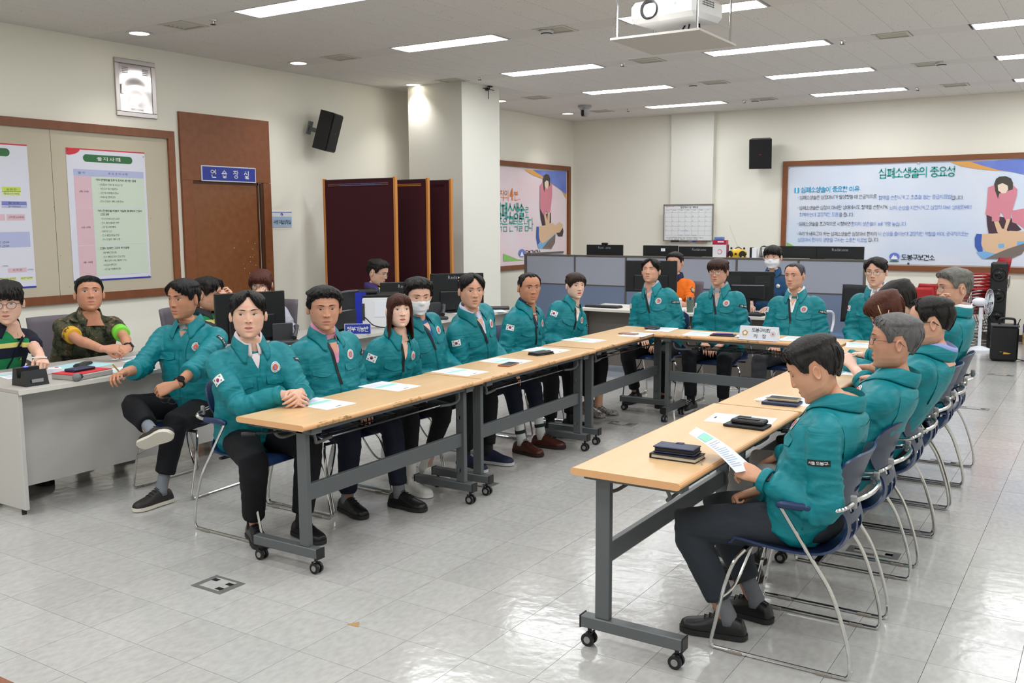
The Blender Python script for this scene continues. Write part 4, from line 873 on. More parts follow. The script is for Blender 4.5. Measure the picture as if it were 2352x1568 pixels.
# partition
PU_, PL_, PF_ = mat('partition_grey', '#a2a6b4', .85, bump=(500, .1)), mat('partition_blue', '#75839f', .85, bump=(500, .1)), mat('partition_frame', '#5d5854', .5)
t = thing('office_partition', 'grey and blue office partition behind the far side of the tables', 'partition', (0, 11.55, 0))
xs = [-7.13, -6.34, -5.56, -4.8, -4.03, -3.26, -2.49]
for i in range(6):
    a, c = xs[i]+.012, xs[i+1]-.012
    MB().box((a, -.022, .1), (c, .022, .78), bev=.002).build('lower_panel', PL_, t); MB().box((a, -.022, .795), (c, .022, 1.175), bev=.002).build('upper_panel', PU_, t)
for x in xs: MB().box((x-.011 if x > -7 else x-.03, -.028, 0), (x+.011, .028, 1.19)).build('post', PF_, t)
MB().box((-7.16, -.03, 1.178), (-2.475, .03, 1.2)).build('top_rail', PF_, t); MB().box((-7.12, -.024, .78), (-2.49, .024, .793)).box((-7.12, -.02, 0), (-2.49, .02, .1)).build('cross_rail', PF_, t)
MB().box((-7.14, .03, .1), (-7.1, 1.0, 1.19)).build('side_panel', PU_, t); MB().box((-7.15, .03, 1.19), (-7.09, 1.0, 1.21)).build('side_rail', PF_, t)
box_thing('low_cabinet', 'long low cabinet standing directly behind the partition', 'cabinet', (-4.0, 11.92, 0), 0, (('body', GRY, (-.7, -.2, .02), (.7, .2, 1.16), .004), ('top', DTOP, (-.71, -.21, 1.16), (.71, .21, 1.18)), ('plinth', BLK, (-.68, -.18, 0), (.68, .18, .02))))
box_thing('carton', 'white and pink box with a red ring print on the cabinet', 'box', (-4.38, 11.9, 1.18), .1, (('box', mat('carton_white', '#dcdde2', .6), (-.09, -.06, 0), (.09, .06, .17), .004), ('side', mat('carton_maroon', '#7a1f38', .6), (.09, -.058, .0), (.095, .058, .17))))
b = MB(); ring2(b, -.0, .08, .026, .032, 0); b.V = [tuple(Matrix.Translation((-4.37, 11.838, 1.18)) @ FRT @ Vector(p)) for p in b.V]; o = b.build('print', RED, None, smooth=0)
cb = [c for c in COL.objects if c.name.startswith('carton')][0]; o.parent = cb; o.matrix_parent_inverse = (Matrix.Translation((-4.38, 11.9, 1.18)) @ Matrix.Rotation(.1, 4, 'Z')).inverted()
box_thing('gift_box', 'crimson box lying on the white and pink box', 'box', (-4.385, 11.9, 1.35), .1, (('box', mat('crimson', '#b01a44', .4), (-.09, -.06, 0), (.09, .06, .06), .003), ('bow', PAPER, (-.02, -.065, .03), (.06, -.06, .045))))
box_thing('tissue_pack', 'small blue and white pack on the crimson box', 'box', (-4.4, 11.9, 1.41), .1, (('pack', mat('pack_blue', '#5f7fc0', .5), (-.06, -.04, 0), (.06, .04, .04), .006),))
t = thing('radio', 'yellow toy radio with round black speaker grilles and ear knobs', 'radio', (-4.15, 11.9, 1.18))
YEL = mat('yellow_plastic', '#dcb12c', .35); B = MB(); B.ell((0, 0, .058), (.125, .07, .062), 20, 12); B.box((-.1, -.06, 0), (.1, .06, .03), bev=.01); B.build('body', YEL, t)
for s in (-1, 1): MB().lathe([(.001, .001), (.045, 0), (.045, .01), (.001, .012)], 18, X=Matrix.Translation((s*.078, -.045, .05)) @ Matrix.Rotation(PI/2, 4, 'X') @ Matrix.Rotation(s*.5, 4, 'Y')).build('grille', BLK, t); MB().ell((s*.085, 0, .125), (.015,)*3, 10, 8).build('ear', BLK, t)
MB().cyl((0, -.055, .055), (0, -.08, .055), .014, n=12).build('dial', BLK, t); MB().tube(bez([(-.05, .02, .11), (0, .02, .14), (.05, .02, .11)], 5), .006, 6).build('handle', BLK, t); MB().cyl((.0, .05, .1), (-.14, .05, .42), .0012, n=5).build('antenna', CHROME, t)
box_thing('brochure_stand', 'black and white folded desk calendar beside the kettle', 'calendar', (-3.93, 11.9, 1.18), .1, (('cover', BLK, (-.05, -.05, 0), (-.02, .05, .14), .002), ('page', PAPER, (-.018, -.06, 0), (.04, .05, .132), .001)))
t = thing('kettle', 'steel electric kettle with black handle on the cabinet', 'kettle', (-3.8, 11.88, 1.18)); MB().lathe([(.001, 0), (.062, 0), (.066, .02), (.05, .13), (.04, .15), (.001, .155)], 20).build('body', mat('kettle_steel', '#a8a8a8', .18, 1), t); MB().tube(bez([(.04, 0, .15), (.08, 0, .15), (.09, 0, .09), (.062, 0, .03)], 4), .009, 8).build('handle', BLK, t); MB().lathe([(.001, .155), (.03, .15), (.032, .158), (.001, .166)], 14).build('lid', BLK, t)
# things on the far desks
t = thing('tumbler', 'sage green tumbler with steel rim on the far desk', 'tumbler', (-3.72, 9.25, .72)); MB().lathe([(.001, 0), (.034, 0), (.04, .13), (.001, .13)], 20).build('cup', mat('sage_green', '#5c6f62', .5), t); MB().lathe([(.04, .13), (.042, .16), (.001, .16)], 20).build('rim', CHROME, t)
box_thing('desk_phone', 'white desk phone left of the green tumbler', 'telephone', (-3.85, 9.28, .72), .3, (('base', PAPER, (-.06, -.06, 0), (.06, .06, .03), .01), ('handset', WHT, (-.02, -.05, .03), (.02, .05, .14), .012)))
box_thing('keyboard', 'black keyboard on the taupe-fronted desk edge', 'keyboard', (-4.75, 9.3, .72), .0, (('body', BLK, (-.2, -.07, 0), (.2, .07, .02), .004), ('keys', DGRY, (-.19, -.06, .02), (.19, .06, .026))))
box_thing('keyboard', 'black keyboard under the ribbed monitor', 'keyboard', (-3.15, 9.23, .72), .0, (('body', BLK, (-.21, -.07, 0), (.21, .07, .02), .004), ('keys', DGRY, (-.2, -.06, .02), (.2, .06, .026))))
box_thing('document_box', 'grey desk organiser with pink and blue notes', 'organiser', (-2.82, 9.32, .72), .1, (('body', DGRY, (-.1, -.08, 0), (.1, .08, .1), .006), ('note', mat('pink_note', '#e09a8c', .7), (.0, -.05, .1), (.08, .05, .112)), ('note', NVB, (-.06, -.05, .1), (-.01, .05, .108))))
cab = MB(); random.seed(4)
for k in range(9): x = -3.6+random.random()*1.1; cab.tube(bez([(x, 9.0+random.random()*.2, .006), (x+.15, 8.85+random.random()*.3, .006), (x+.1+random.random()*.3, 9.05, .008), (x+.35, 8.95, .006)], 6), .005, 5)
tag(cab.build('cable_tangle', mat('cable_white', '#cfcdc6', .5)), 'tangle of white cables on the floor under the far desk', 'cables', kind='stuff')
# office chairs
CGR, CBK, SEAT_BLUE = mat('chair_mauve', '#6b646c', .8), mat('chair_mesh', '#1c1d20', .7), mat('seat_blue', '#4b6484', .8)
def office_chair(label, x, y, face, back=CGR, seat=CGR, arm=BLK, zs=.45):
    t = thing('office_chair', label, 'chair', (x, y, 0), math.radians(face)+PI/2, 'swivel office chairs')
    MB().box((-.24, -.24, zs-.07), (.24, .22, zs-.01), bev=.03).build('seat', seat, t)
    b = MB(); b.grid(9, 9, lambda u, v: ((u-.5)*lerp(.4, .44, v), .25+.05*v-.06*(2*u-1)**2, zs+.1+.42*v)); o = b.build('backrest', back, t, smooth=180); m = o.modifiers.new('s', 'SOLIDIFY'); m.thickness = .03; m.offset = 0
    MB().tube([(0, .1, zs-.08), (0, .3, zs-.04), (0, .32, zs+.25)], .02, 8).build('back_bar', arm, t); MB().cyl((0, 0, .1), (0, 0, zs-.07), .025).build('gas_post', BLK, t)
    for s in (-1, 1): MB().tube(bez([(s*.24, .12, zs-.04), (s*.31, .1, zs+.0), (s*.31, .02, zs+.18), (s*.3, -.12, zs+.2), (s*.29, .14, zs+.21), (s*.3, .2, zs+.1), (s*.28, .14, zs-.02)], 4), .014, 8).build('armrest', arm, t)
    for k in range(5): a = k*2*PI/5; q = MB(); q.tube([(0, 0, .1), (.27*math.cos(a), .27*math.sin(a), .07)], [.025, .014], 8).cyl((.27*math.cos(a)-.012, .27*math.sin(a), .027), (.27*math.cos(a)+.012, .27*math.sin(a), .027), .027); q.build('castor_arm', arm, t)
def lerp(a, b, t): return a+(b-a)*t
office_chair('empty office chair with black mesh back, blue seat and white arms', -2.5, 10.75, -112, CBK, SEAT_BLUE, WHT, .42)
# things on the left desks
def dk(px, py, z=.7355): q = at(px, py, 2, z); return q.x, q.y, z
x, y, z = -5.33, 3.09, .7355
t = thing('charging_dock', 'black wedge-shaped microphone charging dock with a blue light', 'dock', (x, y, z), PI/2)
MB().prism([(-.075, 0), (.075, 0), (.055, .1), (.02, .1), (.015, .045), (-.02, .045), (-.03, .085), (-.05, .09)], -.07, .07, X=Matrix(((0, 0, 1, 0), (1, 0, 0, 0), (0, 1, 0, 0), (0, 0, 0, 1)))).build('body', BLK, t); MB().box((-.01, .03, .1), (.01, .05, .103)).build('lamp', mat('blue_led', '#4a50ff', .4, emit=4), t)
MB().box((-.035, -.0765, .02), (.035, -.0745, .04)).build('label_plate', mat('label_silver', '#c4c4c8', .3, .6), t, smooth=0)
t = thing('microphone', 'microphone with silver grille and black cable lying by the dock', 'microphone', (-5.2, 3.3, z+.022), 1.9); MB().ell((0, 0, 0), (.025, .025, .027), 14, 10).build('grille', mat('mic_mesh', '#8d8d90', .5, .6, bump=(600, .6)), t); MB().cyl((.01, 0, 0), (.13, .02, -.004), .018, .013).build('handle', BLK, t); MB().tube(bez([(.13, .02, -.004), (.17, .06, -.012), (.1, .1, -.016), (.04, .08, -.016), (.09, .04, -.016), (.15, .1, -.016)], 6), .004, 6).build('cable', BLK, t)
box_thing('ring_binder', 'grey binder with a red cover lying flat on the left desk', 'binder', (-5.33, 3.42, z), 1.75, (('cover', RED, (-.14, -.1, .032), (.14, .1, .036)), ('spine', mat('binder_grey', '#a9a5a0', .6), (-.14, -.11, 0), (.14, .1, .032), .004)))
box_thing('phone_wallet', 'navy folding phone on the red binder', 'phone', (-5.35, 3.42, z+.0365), 1.7, (('case', NAVY, (-.08, -.045, 0), (.08, .045, .018), .005), ('edge', BLK, (-.078, -.047, .004), (.06, -.044, .012))))
box_thing('power_adapter', 'white multi-socket block on the left desk', 'adapter', (-5.6, 3.4, z), 1.2, (('body', PAPER, (-.045, -.03, 0), (.045, .03, .035), .004), ('switch', RED, (.01, -.01, .035), (.03, .01, .038))))
o = box_thing('remote_control', 'black remote control on the pale blue sheet', 'remote', (-5.72, 3.68, z+.002), .5, (('body', BLK, (-.025, -.09, 0), (.025, .09, .018), .008), ('keypad', DGRY, (-.018, -.07, .018), (.018, .06, .021))))
o = MB().box((-.15, -.21, 0), (.15, .21, .0012)).build('paper', mat('paper_cyan', '#a9d3da', .7), None, (-5.72, 3.62, z), (0, 0, .25)); tag(o, 'pale blue sheet spread before the soldier', 'paper')
put_paper(-5.3, 3.72, 1.65, 'under the hand holding a gold pen', z); put_paper(-5.68, 4.05, 1.5, 'under the folded arms of the soldier', z); put_paper(-5.75, 3.25, 1.4, 'behind the charging dock', z)
# things on the second desk
t = box_thing('printer', 'white printer box with black top and cable sockets', 'printer', (-5.6, at(868, 740, 0, -5.6).y, .7355), a_cam(-5.6, 6.3), (('body', WHT, (-.2, -.17, 0), (.2, .17, .27), .008), ('top', BLK, (-.2, -.17, .27), (.2, .17, .295), .006), ('socket_strip', DGRY, (-.14, -.174, .07), (-.115, -.17, .22)), ('label_plate', PAPER, (-.03, -.173, .1), (.14, -.17, .24)), ('paper_feed', BLK, (-.18, -.1, .295), (.0, .1, .33), .01)))
MB().tube(bez([(-.12, -.175, .1), (-.1, -.24, .09), (-.04, -.22, .03), (.06, -.23, .01), (.2, -.2, .006)], 6), .005, 6).build('cable', BLK, t)
t = box_thing('ring_binder', 'upright blue ring binder between monitor and printer', 'binder', (-5.62, at(812, 730, 0, -5.62).y, .7355), a_cam(-5.6, 6.0)+.5, (('cover', mat('binder_blue', '#2030a8', .35), (-.13, -.004, 0), (.13, .0, .32)), ('cover', MATS['binder_blue'], (-.13, .06, 0), (.13, .064, .32)), ('spine', MATS['binder_blue'], (-.13, 0, 0), (-.126, .06, .32)), ('pages', PAPER, (-.12, .004, .01), (.115, .056, .3))))
t = box_thing('desk_sign', 'small blue desk sign with white lettering before the printer', 'sign', (-5.33, at(822, 762, 0, -5.33).y, .7355), a_cam(-5.34, 5.9)-.1, (('plate', mat('sign_rim2', '#c9cce0', .4), (-.11, -.006, 0), (.11, .0, .09)), ('face', BLUE, (-.105, -.0065, .005), (.105, -.006, .085))))
text_on(t, '정부기능반', .18, .045, Matrix.Translation((0, -.0072, .045)) @ FRT, WINK, 1)
for lab, x, y, r in (('grey desk telephone behind the young man', -5.4, at(655, 765, 0, -5.4).y, .3), ('grey desk telephone beside the masked man', -5.5, at(1000, 715, 0, -5.5).y, .4)):
    t = box_thing('desk_phone', lab, 'telephone', (x, y, .7355), a_cam(x, y)+r, (('base', DGRY, (-.1, -.09, 0), (.1, .09, .03), .008), ('screen_flap', DGRY, (-.09, .02, .02), (.07, .04, .16), .006)), 'grey desk telephones'); MB().tube([(.05, -.06, .05), (.09, .0, .1), (.1, .03, .13)], [.022, .014, .022], 8).build('handset', DGRY, t)
    MB().tube(bez([(-.08, -.08, .01), (-.16, -.1, .005), (-.2, -.04, .005), (-.12, -.02, .006)], 5), .005, 6).build('cord', mat('cord_white', '#c8c8c4', .5), t)
put_paper(-5.55, 7.85, 1.2, 'beside the black telephone', .7355); put_paper(-5.5, 8.25, .8, 'under the closed laptop', .7355)
box_thing('laptop', 'closed dark laptop at the desk end by the column', 'laptop', (-5.62, 8.42, .737), a_cam(-5.6, 8.4), (('body', DGRY, (-.17, -.11, 0), (.17, .11, .012), .004), ('lid', BLK, (-.17, -.11, .012), (.17, .11, .02), .004)))
# folding maroon screens
MAR = mat('maroon_felt', '#3d0b17', .95, bump=(500, .2)); PINE = wood_mat('varnished_pine', '#b9722f', '#c98a45', .4)
for i, (x0, x1, y, zt) in enumerate(((-7.66, -6.6, 8.02, 2.14), (-7.5, -6.53, 8.5, 2.14), (-7.45, -6.46, 8.84, 2.14))):
    t = thing('display_screen', ['maroon felt screen with pine posts, nearest and widest', 'maroon felt screen between two others', 'maroon felt screen touching the cream column'][i], 'screen', ((x0+x1)/2, y, 0), 0, 'maroon display screens'); w = (x1-x0)/2
    MB().box((-w+.03, -.012, .12), (w-.03, .012, zt-.01)).build('felt_board', MAR, t); MB().box((-w+.03, -.014, zt-.01), (w-.03, .014, zt)).build('top_rail', DGRY, t)
    for s in (-1, 1): MB().box((s*w-.03 if s > 0 else -w, -.02, 0), (w if s > 0 else -w+.03, .02, zt+.01), bev=.003).build('post', PINE, t); MB().box((s*(w-.015)-.02, -.2, 0), (s*(w-.015)+.02, .2, .04), bev=.004).build('foot', PINE, t)
    MB().box((-w+.08, -.016, zt-.075), (w-.1, -.012, zt-.065)).box((-w+.08, -.016, zt-.058), (w-.1, -.012, zt-.05)).build('hanging_rail', PINE if i == 1 else CHROME, t)
# tall speaker, portable speaker, fan
t = thing('tower_speaker', 'tall black speaker column with three drivers by the rear wall', 'speaker', (-1.29, 13.7, 0), .1)
MB().box((-.1, -.12, 0), (.1, .14, 1.11), bev=.02).build('cabinet', BLK, t)
for z in (.95, .68, .41, .16): MB().lathe([(.001, .0), (.03, .004), (.07, -.012), (.082, .006), (.086, .004), (.086, -.004)], 22, X=Matrix.Translation((0, -.124, z)) @ Matrix.Rotation(PI/2, 4, 'X'), cap=False).build('driver', BLKG, t)
t = thing('portable_speaker', 'portable black speaker with carry handle and gold logo', 'speaker', (-1.08, 12.5, 0), .12)
MB().box((-.145, -.12, .012), (.145, .14, .41), bev=.02).build('cabinet', mat('speaker_mesh', '#101114', .5, bump=(500, .5)), t); MB().box((-.15, -.12, .41), (.15, .14, .43), bev=.006).build('control_panel', DGRY, t)
MB().tube(bez([(-.06, 0, .42), (-.06, 0, .48), (-.03, 0, .5), (.07, 0, .5), (.1, 0, .48), (.1, 0, .42)], 4), .014, 8).build('handle', BLK, t); MB().cyl((.13, .0, .43), (.155, .0, .5), .006, n=6).build('antenna', BLK, t)
for s in (-1, 1): MB().cyl((s*.1, .1, .0), (s*.1, .1, .03), .014).build('foot', RUB, t)
b = MB(); GOLD = mat('logo_gold', '#e0a93a', .4); poly(b, [(-.03, -.01), (.03, -.008), (.055, .002), (.0, .012), (-.02, .016)], 0); poly(b, [(-.03, .008), (-.015, .008), (-.02, .024)], .0005, 1); rect(b, -.065, .016, -.04, .02, 0)
b.V = [tuple(Matrix.Translation((.02, -.1215, .1)) @ FRT @ Vector(p)) for p in b.V]; b.build('logo', [GOLD, RED], t, smooth=0)
MB().tube(bez([(.1, .1, .03), (.2, .05, .006), (.3, .0, .005)], 5), .005, 6).build('cable', BLK, t)
t = thing('floor_fan', 'white stand fan turned away beside the tall speaker', 'fan', (-1.43, 13.3, 0), 1.35)
MB().lathe([(.001, 0), (.15, 0), (.15, .02), (.06, .05), (.03, .06), (.001, .06)], 24).build('base', PAPER, t); MB().cyl((0, 0, .05), (0, 0, .42), .02).cyl((0, 0, .4), (0, 0, .55), .027).build('pole', PAPER, t); MB().ell((0, .02, .62), (.055, .1, .055), 16, 10).build('motor', PAPER, t)
gm = MB()
for r in (.17, .12, .07): gm.tube([(r*math.cos(a), -.09-.04*(1-r/.17), .62+r*math.sin(a)) for a in np.linspace(0, 2*PI, 25)[:-1]], .002, 4, closed=True)
for k in range(28): a = k*2*PI/28; gm.tube([(.03*math.cos(a), -.13, .62+.03*math.sin(a)), (.17*math.cos(a), -.09, .62+.17*math.sin(a)), (.05*math.cos(a), -.05, .62+.05*math.sin(a))], .0013, 4)
gm.build('guard', PAPER, t)
for k in range(3): a = k*2*PI/3; MB().add([(0, -.09, .62), (.14*math.cos(a), -.1, .62+.14*math.sin(a)), (.14*math.cos(a+.7), -.08, .62+.14*math.sin(a+.7))], [(0, 1, 2)]).build('blade', mat('fan_blade', '#c9d6e0', .4), t)
box_thing('cabinet_edge', 'grey cabinet cut by the right edge of the frame', 'cabinet', (-.62, 12.3, 0), 0, (('body', mat('cabinet_grey', '#6d6a68', .5), (-.2, -.2, .02), (.25, .3, .5), .004), ('plinth', BLK, (-.19, -.19, 0), (.24, .29, .02)), ('door', GRY, (-.19, -.206, .04), (.24, -.2, .48))))['label'] = 'low grey cabinet beside the portable speaker'
box_thing('carton', 'small cardboard box with a purple box on top by the rear wall', 'box', (-.92, 14.3, 0), .1, (('box', mat('cardboard', '#b3925f', .8), (-.1, -.08, 0), (.1, .08, .16), .003), ('tape', mat('tape', '#9a7a48', .4), (-.1, -.081, .07), (.1, -.08, .1))))
box_thing('purple_box', 'purple and green printed box on the cardboard box', 'box', (-.92, 14.3, .161), .1, (('box', mat('purple_print', '#4c3a92', .5), (-.1, -.08, 0), (.1, .08, .1), .003), ('lid_print', GRN, (-.02, -.081, .03), (.06, -.08, .09))))
# red stacking chairs
RCH = mat('red_plastic', '#a81f24', .32)
def red_chair(label, x, y, rz, z=0, tilt=0):
    t = thing('red_chair', label, 'chair', (x, y, z), rz, 'red stacking chairs by the rear wall'); X = Matrix.Rotation(tilt, 4, 'X')
    b = MB(); b.grid(11, 9, lambda u, v: ((u-.5)*.44, -.2+.42*v, .43+.02*(2*u-1)**2-.015*math.sin(PI*v))); o = b.build('seat', RCH, t, smooth=180); o.modifiers.new('s', 'SOLIDIFY').thickness = .012
    b = MB(); b.grid(11, 9, lambda u, v: ((u-.5)*(.44-.06*v**4), .24+.07*v-.05*(2*u-1)**2, .5+.34*v)); o = b.build('backrest', RCH, t, smooth=180); o.modifiers.new('s', 'SOLIDIFY').thickness = .012
    for s in (-1, 1): MB().tube(bez([(s*.2, .26, .62), (s*.2, .22, .44), (s*.22, -.18, .42), (s*.23, -.22, .3), (s*.24, -.24, .01), (s*.24, .2, .01), (s*.21, .1, .4)], 4), .009, 8).build('leg_frame', CHROME, t); MB().tube([(s*.2, .22, .6), (s*.25, .1, .62), (s*.25, -.1, .61)], .014, 8).build('armrest', RCH, t)
    return t
rc = red_chair('red chair standing alone behind the dark-haired heads', -2.15, 12.7, PI+.3)
rc.location.z = .0; rc2 = red_chair('bottom red chair of the tall stack', -1.62, 13.95, -1.1)
dup(rc, (-2.0, 13.5, 0), PI+.1, 'red chair half hidden behind the single red chair')
for k in range(1, 8): dup(rc2, (-1.62+.03*k*.6, 13.95-.01*k, .045*k), -1.1, 'red chair stacked in the tall pile, number %s from the floor' % ('', 'two', 'three', 'four', 'five', 'six', 'seven', 'eight, topmost')[k])
# projector on its ceiling lift
t = thing('projector_tray', 'white ceiling tray hanging on four steel rods under the projector', 'tray', (-2.61, 6.12, 2.85))
MB().box((-.31, -.34, 0), (.31, .34, .014)).build('tray', mat('tray_white', '#c7c2bc', .6), t, smooth=0); TS_ = [(-.28, -.3), (.28, -.3), (-.28, .3), (.28, .3)]
for x, y in TS_: MB().cyl((x, y, .014), (x, y, .5), .008, n=10).build('rod', CHROME, t)
t = thing('projector', 'white projector with glowing lens hanging from the ceiling', 'projector', (-2.6, 6.12, 2.975), -.12)
PJ = mat('projector_white', '#e4e4e4', .4); MB().box((-.25, -.19, .0), (.25, .2, .14), bev=.03).build('casing', PJ, t)
MB().lathe([(.062, -.002), (.066, .012), (.058, .016), (.05, .0), (.044, -.012)], 28, X=Matrix.Translation((-.09, -.19, .075)) @ Matrix.Rotation(PI/2, 4, 'X'), cap=False).build('lens_ring', BLK, t); MB().lathe([(.001, -.012), (.046, -.012)], 24, X=Matrix.Translation((-.09, -.19, .075)) @ Matrix.Rotation(PI/2, 4, 'X'), cap=False).build('lens_barrel', mat('lens_red', '#5e2422', .2), t)
b = MB(); disc(b, -.09, .075, .02, 0, n=20); b.V = [tuple(Matrix.Translation((0, -.194, 0)) @ FRT @ Vector(p)) for p in b.V]; b.build('lens', mat('lens_glow', '#fff2ea', .2, emit=14), t, smooth=0)
b = MB(); [disc(b, .055+.004*(k % 7)-.012, .085+.006*(k//7)-.014, .0016, 0, n=6) for k in range(35)]; b.V = [tuple(Matrix.Translation((0, -.1905, 0)) @ FRT @ Vector(p)) for p in b.V]; tag(b.build('sound_hole', GRY, t, smooth=0), kind='stuff')
b = MB(); [b.box((.2505, -.1+.02*k, .075+.014*j), (.2515, -.088+.02*k, .083+.014*j)) for k in range(8) for j in range(3)]; tag(b.build('air_slot', DGRY, t, smooth=0), kind='stuff')
MB().cyl((.1, -.188, .09), (.1, -.192, .09), .009).build('sensor', mat('sensor_blue', '#8ba3c4', .3), t); MB().cyl((0, 0, .14), (0, 0, .4), .025).build('mount_post', CHROME, t)
MB().tube(bez([(.02, .1, .01), (.0, .05, -.05), (-.08, .02, -.07), (-.12, .1, -.08)], 6), .006, 6).tube(bez([(.06, .08, .01), (.08, .0, -.06), (.0, -.04, -.075), (.1, -.08, -.08)], 6), .006, 6).tube(bez([(.12, .1, .01), (.14, .06, -.05), (.12, .0, -.08)], 5), .006, 6).build('cable', BLK, t)
# security camera, antenna
p = at(1343, 256, 2, ZC-.02); t = thing('security_camera', 'silver dome camera on the ceiling near the rear corner', 'camera', (-6.75, 12.6, ZC)); q = at(1343, 258, 1, 12.6); t.location = (q.x, 12.6, ZC)
MB().lathe([(.001, 0), (.1, 0), (.1, -.03), (.07, -.06), (.001, -.06)], 24).build('base', mat('silver_plastic', '#a9a9ac', .35, .4), t); MB().lathe([(.066, -.06), (.062, -.13), (.04, -.165), (.001, -.17)], 24).build('dome', MATS['silver_plastic'], t); MB().box((-.02, -.075, -.16), (.02, -.03, -.07), bev=.006).build('slot', BLK, t); MB().cyl((0, -.05, -.14), (0, -.075, -.145), .017).build('lens', BLKG, t)
t = thing('ceiling_antenna', 'small black cross-shaped antenna at the top of the column', 'antenna', (-6.8, 10.1, 3.3)); q = at(1122, 205, 0, -6.79); t.location = (-6.79, q.y, q.z)
MB().box((-.04, -.02, -.015), (.0, .02, .02), bev=.005).cyl((.0, -.12, .0), (.0, .12, .0), .005, n=6).cyl((0, 0, 0), (0, 0, -.12), .005, n=6).box((-.02, .0, .03), (.02, .07, .045), bev=.004).cyl((0, .02, 0), (0, .03, .035), .006, n=6).build('body', BLK, t)
# floor outlets, chipped tile
def outlet(x, y, w, h, rz, lab):
    t = thing('floor_outlet', lab, 'floor outlet', (x, y, .0), rz, 'metal service lids let into the floor')
    MB().box((-w/2, -h/2, 0), (w/2, h/2, .003)).build('rim', mat('lid_metal', '#858583', .4, .5), t, smooth=0); MB().box((-w/2+.035, -h/2+.02, .003), (w/2-.035, h/2-.02, .004)).build('lid', FT, t, smooth=0)
    b = MB()
    for x, y in ((-w/2+.05, h/2-.045), (w/2-.05, h/2-.05), (w/2-.05, -h/2+.04)): b.box((x-.018, y-.013, .004), (x+.018, y+.013, .0046))
    b.build('slot', BLK, t, smooth=0)
outlet(-3.435, 2.82, .2, .15, 0, 'square metal floor outlet in front of the left table'); outlet(-3.36, 4.87, .2, .13, 0, 'floor outlet beside the middle table feet'); outlet(-3.38, 6.98, .22, .13, 0, 'floor outlet by the snakeskin shoes')
outlet(-.95, 4.87, .25, .1, 0, 'long floor outlet under the right chairs'); outlet(-1.0, 9.17, .25, .1, 0, 'floor outlet right of the far chairs'); outlet(-.99, 11.3, .25, .1, 0, 'floor outlet farthest back on the right'); outlet(-.92, 7.0, .2, .1, 0, 'floor outlet behind the fourth right chair')
b = MB(); poly(b, [(-.03, -.02), (.035, -.015), (.0, .03)], 0); o = b.build('floor_chip', mat('chip_tan', '#a8855c', .8), None, (-2.6, 2.83, .0006), smooth=0); struct(o)
t = thing('lectern', 'brown wooden table corner at the lower left of the frame', 'table', (0, 0, 0)); q = at(0, 1548, 2, .7); q2 = at(52, 1568, 2, .7)
t.location = (q2.x-.02, q2.y-.35, 0); t.name = 'side_table'
MB().box((-.75, -.3, .67), (.0, .345, .7), bev=.004).build('table_top', WOODX, t)
for s in (-.7, -.05):
    for r_ in (-.25, .3): MB().box((s-.02, r_-.02, 0), (s+.02, r_+.02, .67)).build('leg', WOOD, t)
# ------------------------------------------------------------------ people: geometry helpers
def lerp(a, b, t): return a+(b-a)*t
def tab(T, x):                               # piecewise-linear table
    if x <= T[0][0]: return T[0][1]
    for (a, b), (c, d) in zip(T, T[1:]):
        if x <= c: return b+(d-b)*(x-a)/(c-a)
    return T[-1][1]
def smooth(t): t = max(0, min(1, t)); return t*t*(3-2*t)
def remesh(mb, vox, name='r', it=4, fac=.5):
    me = bpy.data.meshes.new(name); me.from_pydata(mb.V, [], mb.F); me.update(); o = link(name, me)
    m = o.modifiers.new('r', 'REMESH'); m.mode = 'VOXEL'; m.voxel_size = vox
    if it: s = o.modifiers.new('s', 'SMOOTH'); s.factor = fac; s.iterations = it
    dg = bpy.context.evaluated_depsgraph_get(); dg.update(); e = o.evaluated_get(dg).to_mesh()
    n = len(e.vertices); v = np.empty(n*3); e.vertices.foreach_get('co', v); v = v.reshape(-1, 3)
    nr = np.empty(n*3); e.vertices.foreach_get('normal', nr); nr = nr.reshape(-1, 3)
    f = [tuple(p.vertices) for p in e.polygons]
    o.evaluated_get(dg).to_mesh_clear(); bpy.data.objects.remove(o); bpy.data.meshes.remove(me)
    return v, nr, f
HF = [(-.118, -.052), (-.112, -.07), (-.105, -.08), (-.09, -.083), (-.07, -.085), (-.045, -.086), (-.02, -.086), (.005, -.088), (.03, -.091), (.055, -.0895), (.08, -.081), (.1, -.063), (.112, -.04), (.118, -.02), (.122, -.0)]
HBK = [(-.118, .05), (-.09, .055), (-.07, .062), (-.045, .075), (-.02, .09), (.005, .1), (.03, .107), (.055, .106), (.08, .096), (.1, .077), (.112, .054), (.118, .034), (.122, .012)]
HW = [(-.118, .024), (-.112, .037), (-.105, .047), (-.09, .059), (-.07, .068), (-.045, .072), (-.02, .0745), (.005, .0755), (.03, .077), (.055, .0755), (.08, .068), (.1, .054), (.112, .036), (.118, .021), (.122, .006)]
HF, HBK, HW = [[(z*.93 if z > 0 else z, v) for z, v in T] for T in (HF, HBK, HW)]
def skull(a, z, P):                          # a = azimuth from the front, z = height
    w = tab(HW, z)*P.get('hw', 1); fr = tab(HF, z); bk = tab(HBK, z)
    jaw = smooth((-.03-z)/.06); w *= 1+P.get('jaw', 0)*jaw; e = lerp(.92, 1.12, jaw); yc = lerp(.008, .012, jaw)
    s, c = math.sin(a), math.cos(a); x = w*math.copysign(abs(s)**e, s)
    y = yc+(fr-yc)*c**lerp(.94, 1.1, jaw) if c > 0 else yc+(bk-yc)*(-c)**.95
    return x, y, z-(.010*c if c > 0 else .03*c)*jaw
def g2(x, z, cx, cz, sx, sz): return math.exp(-((x-cx)/sx)**2-((z-cz)/sz)**2)
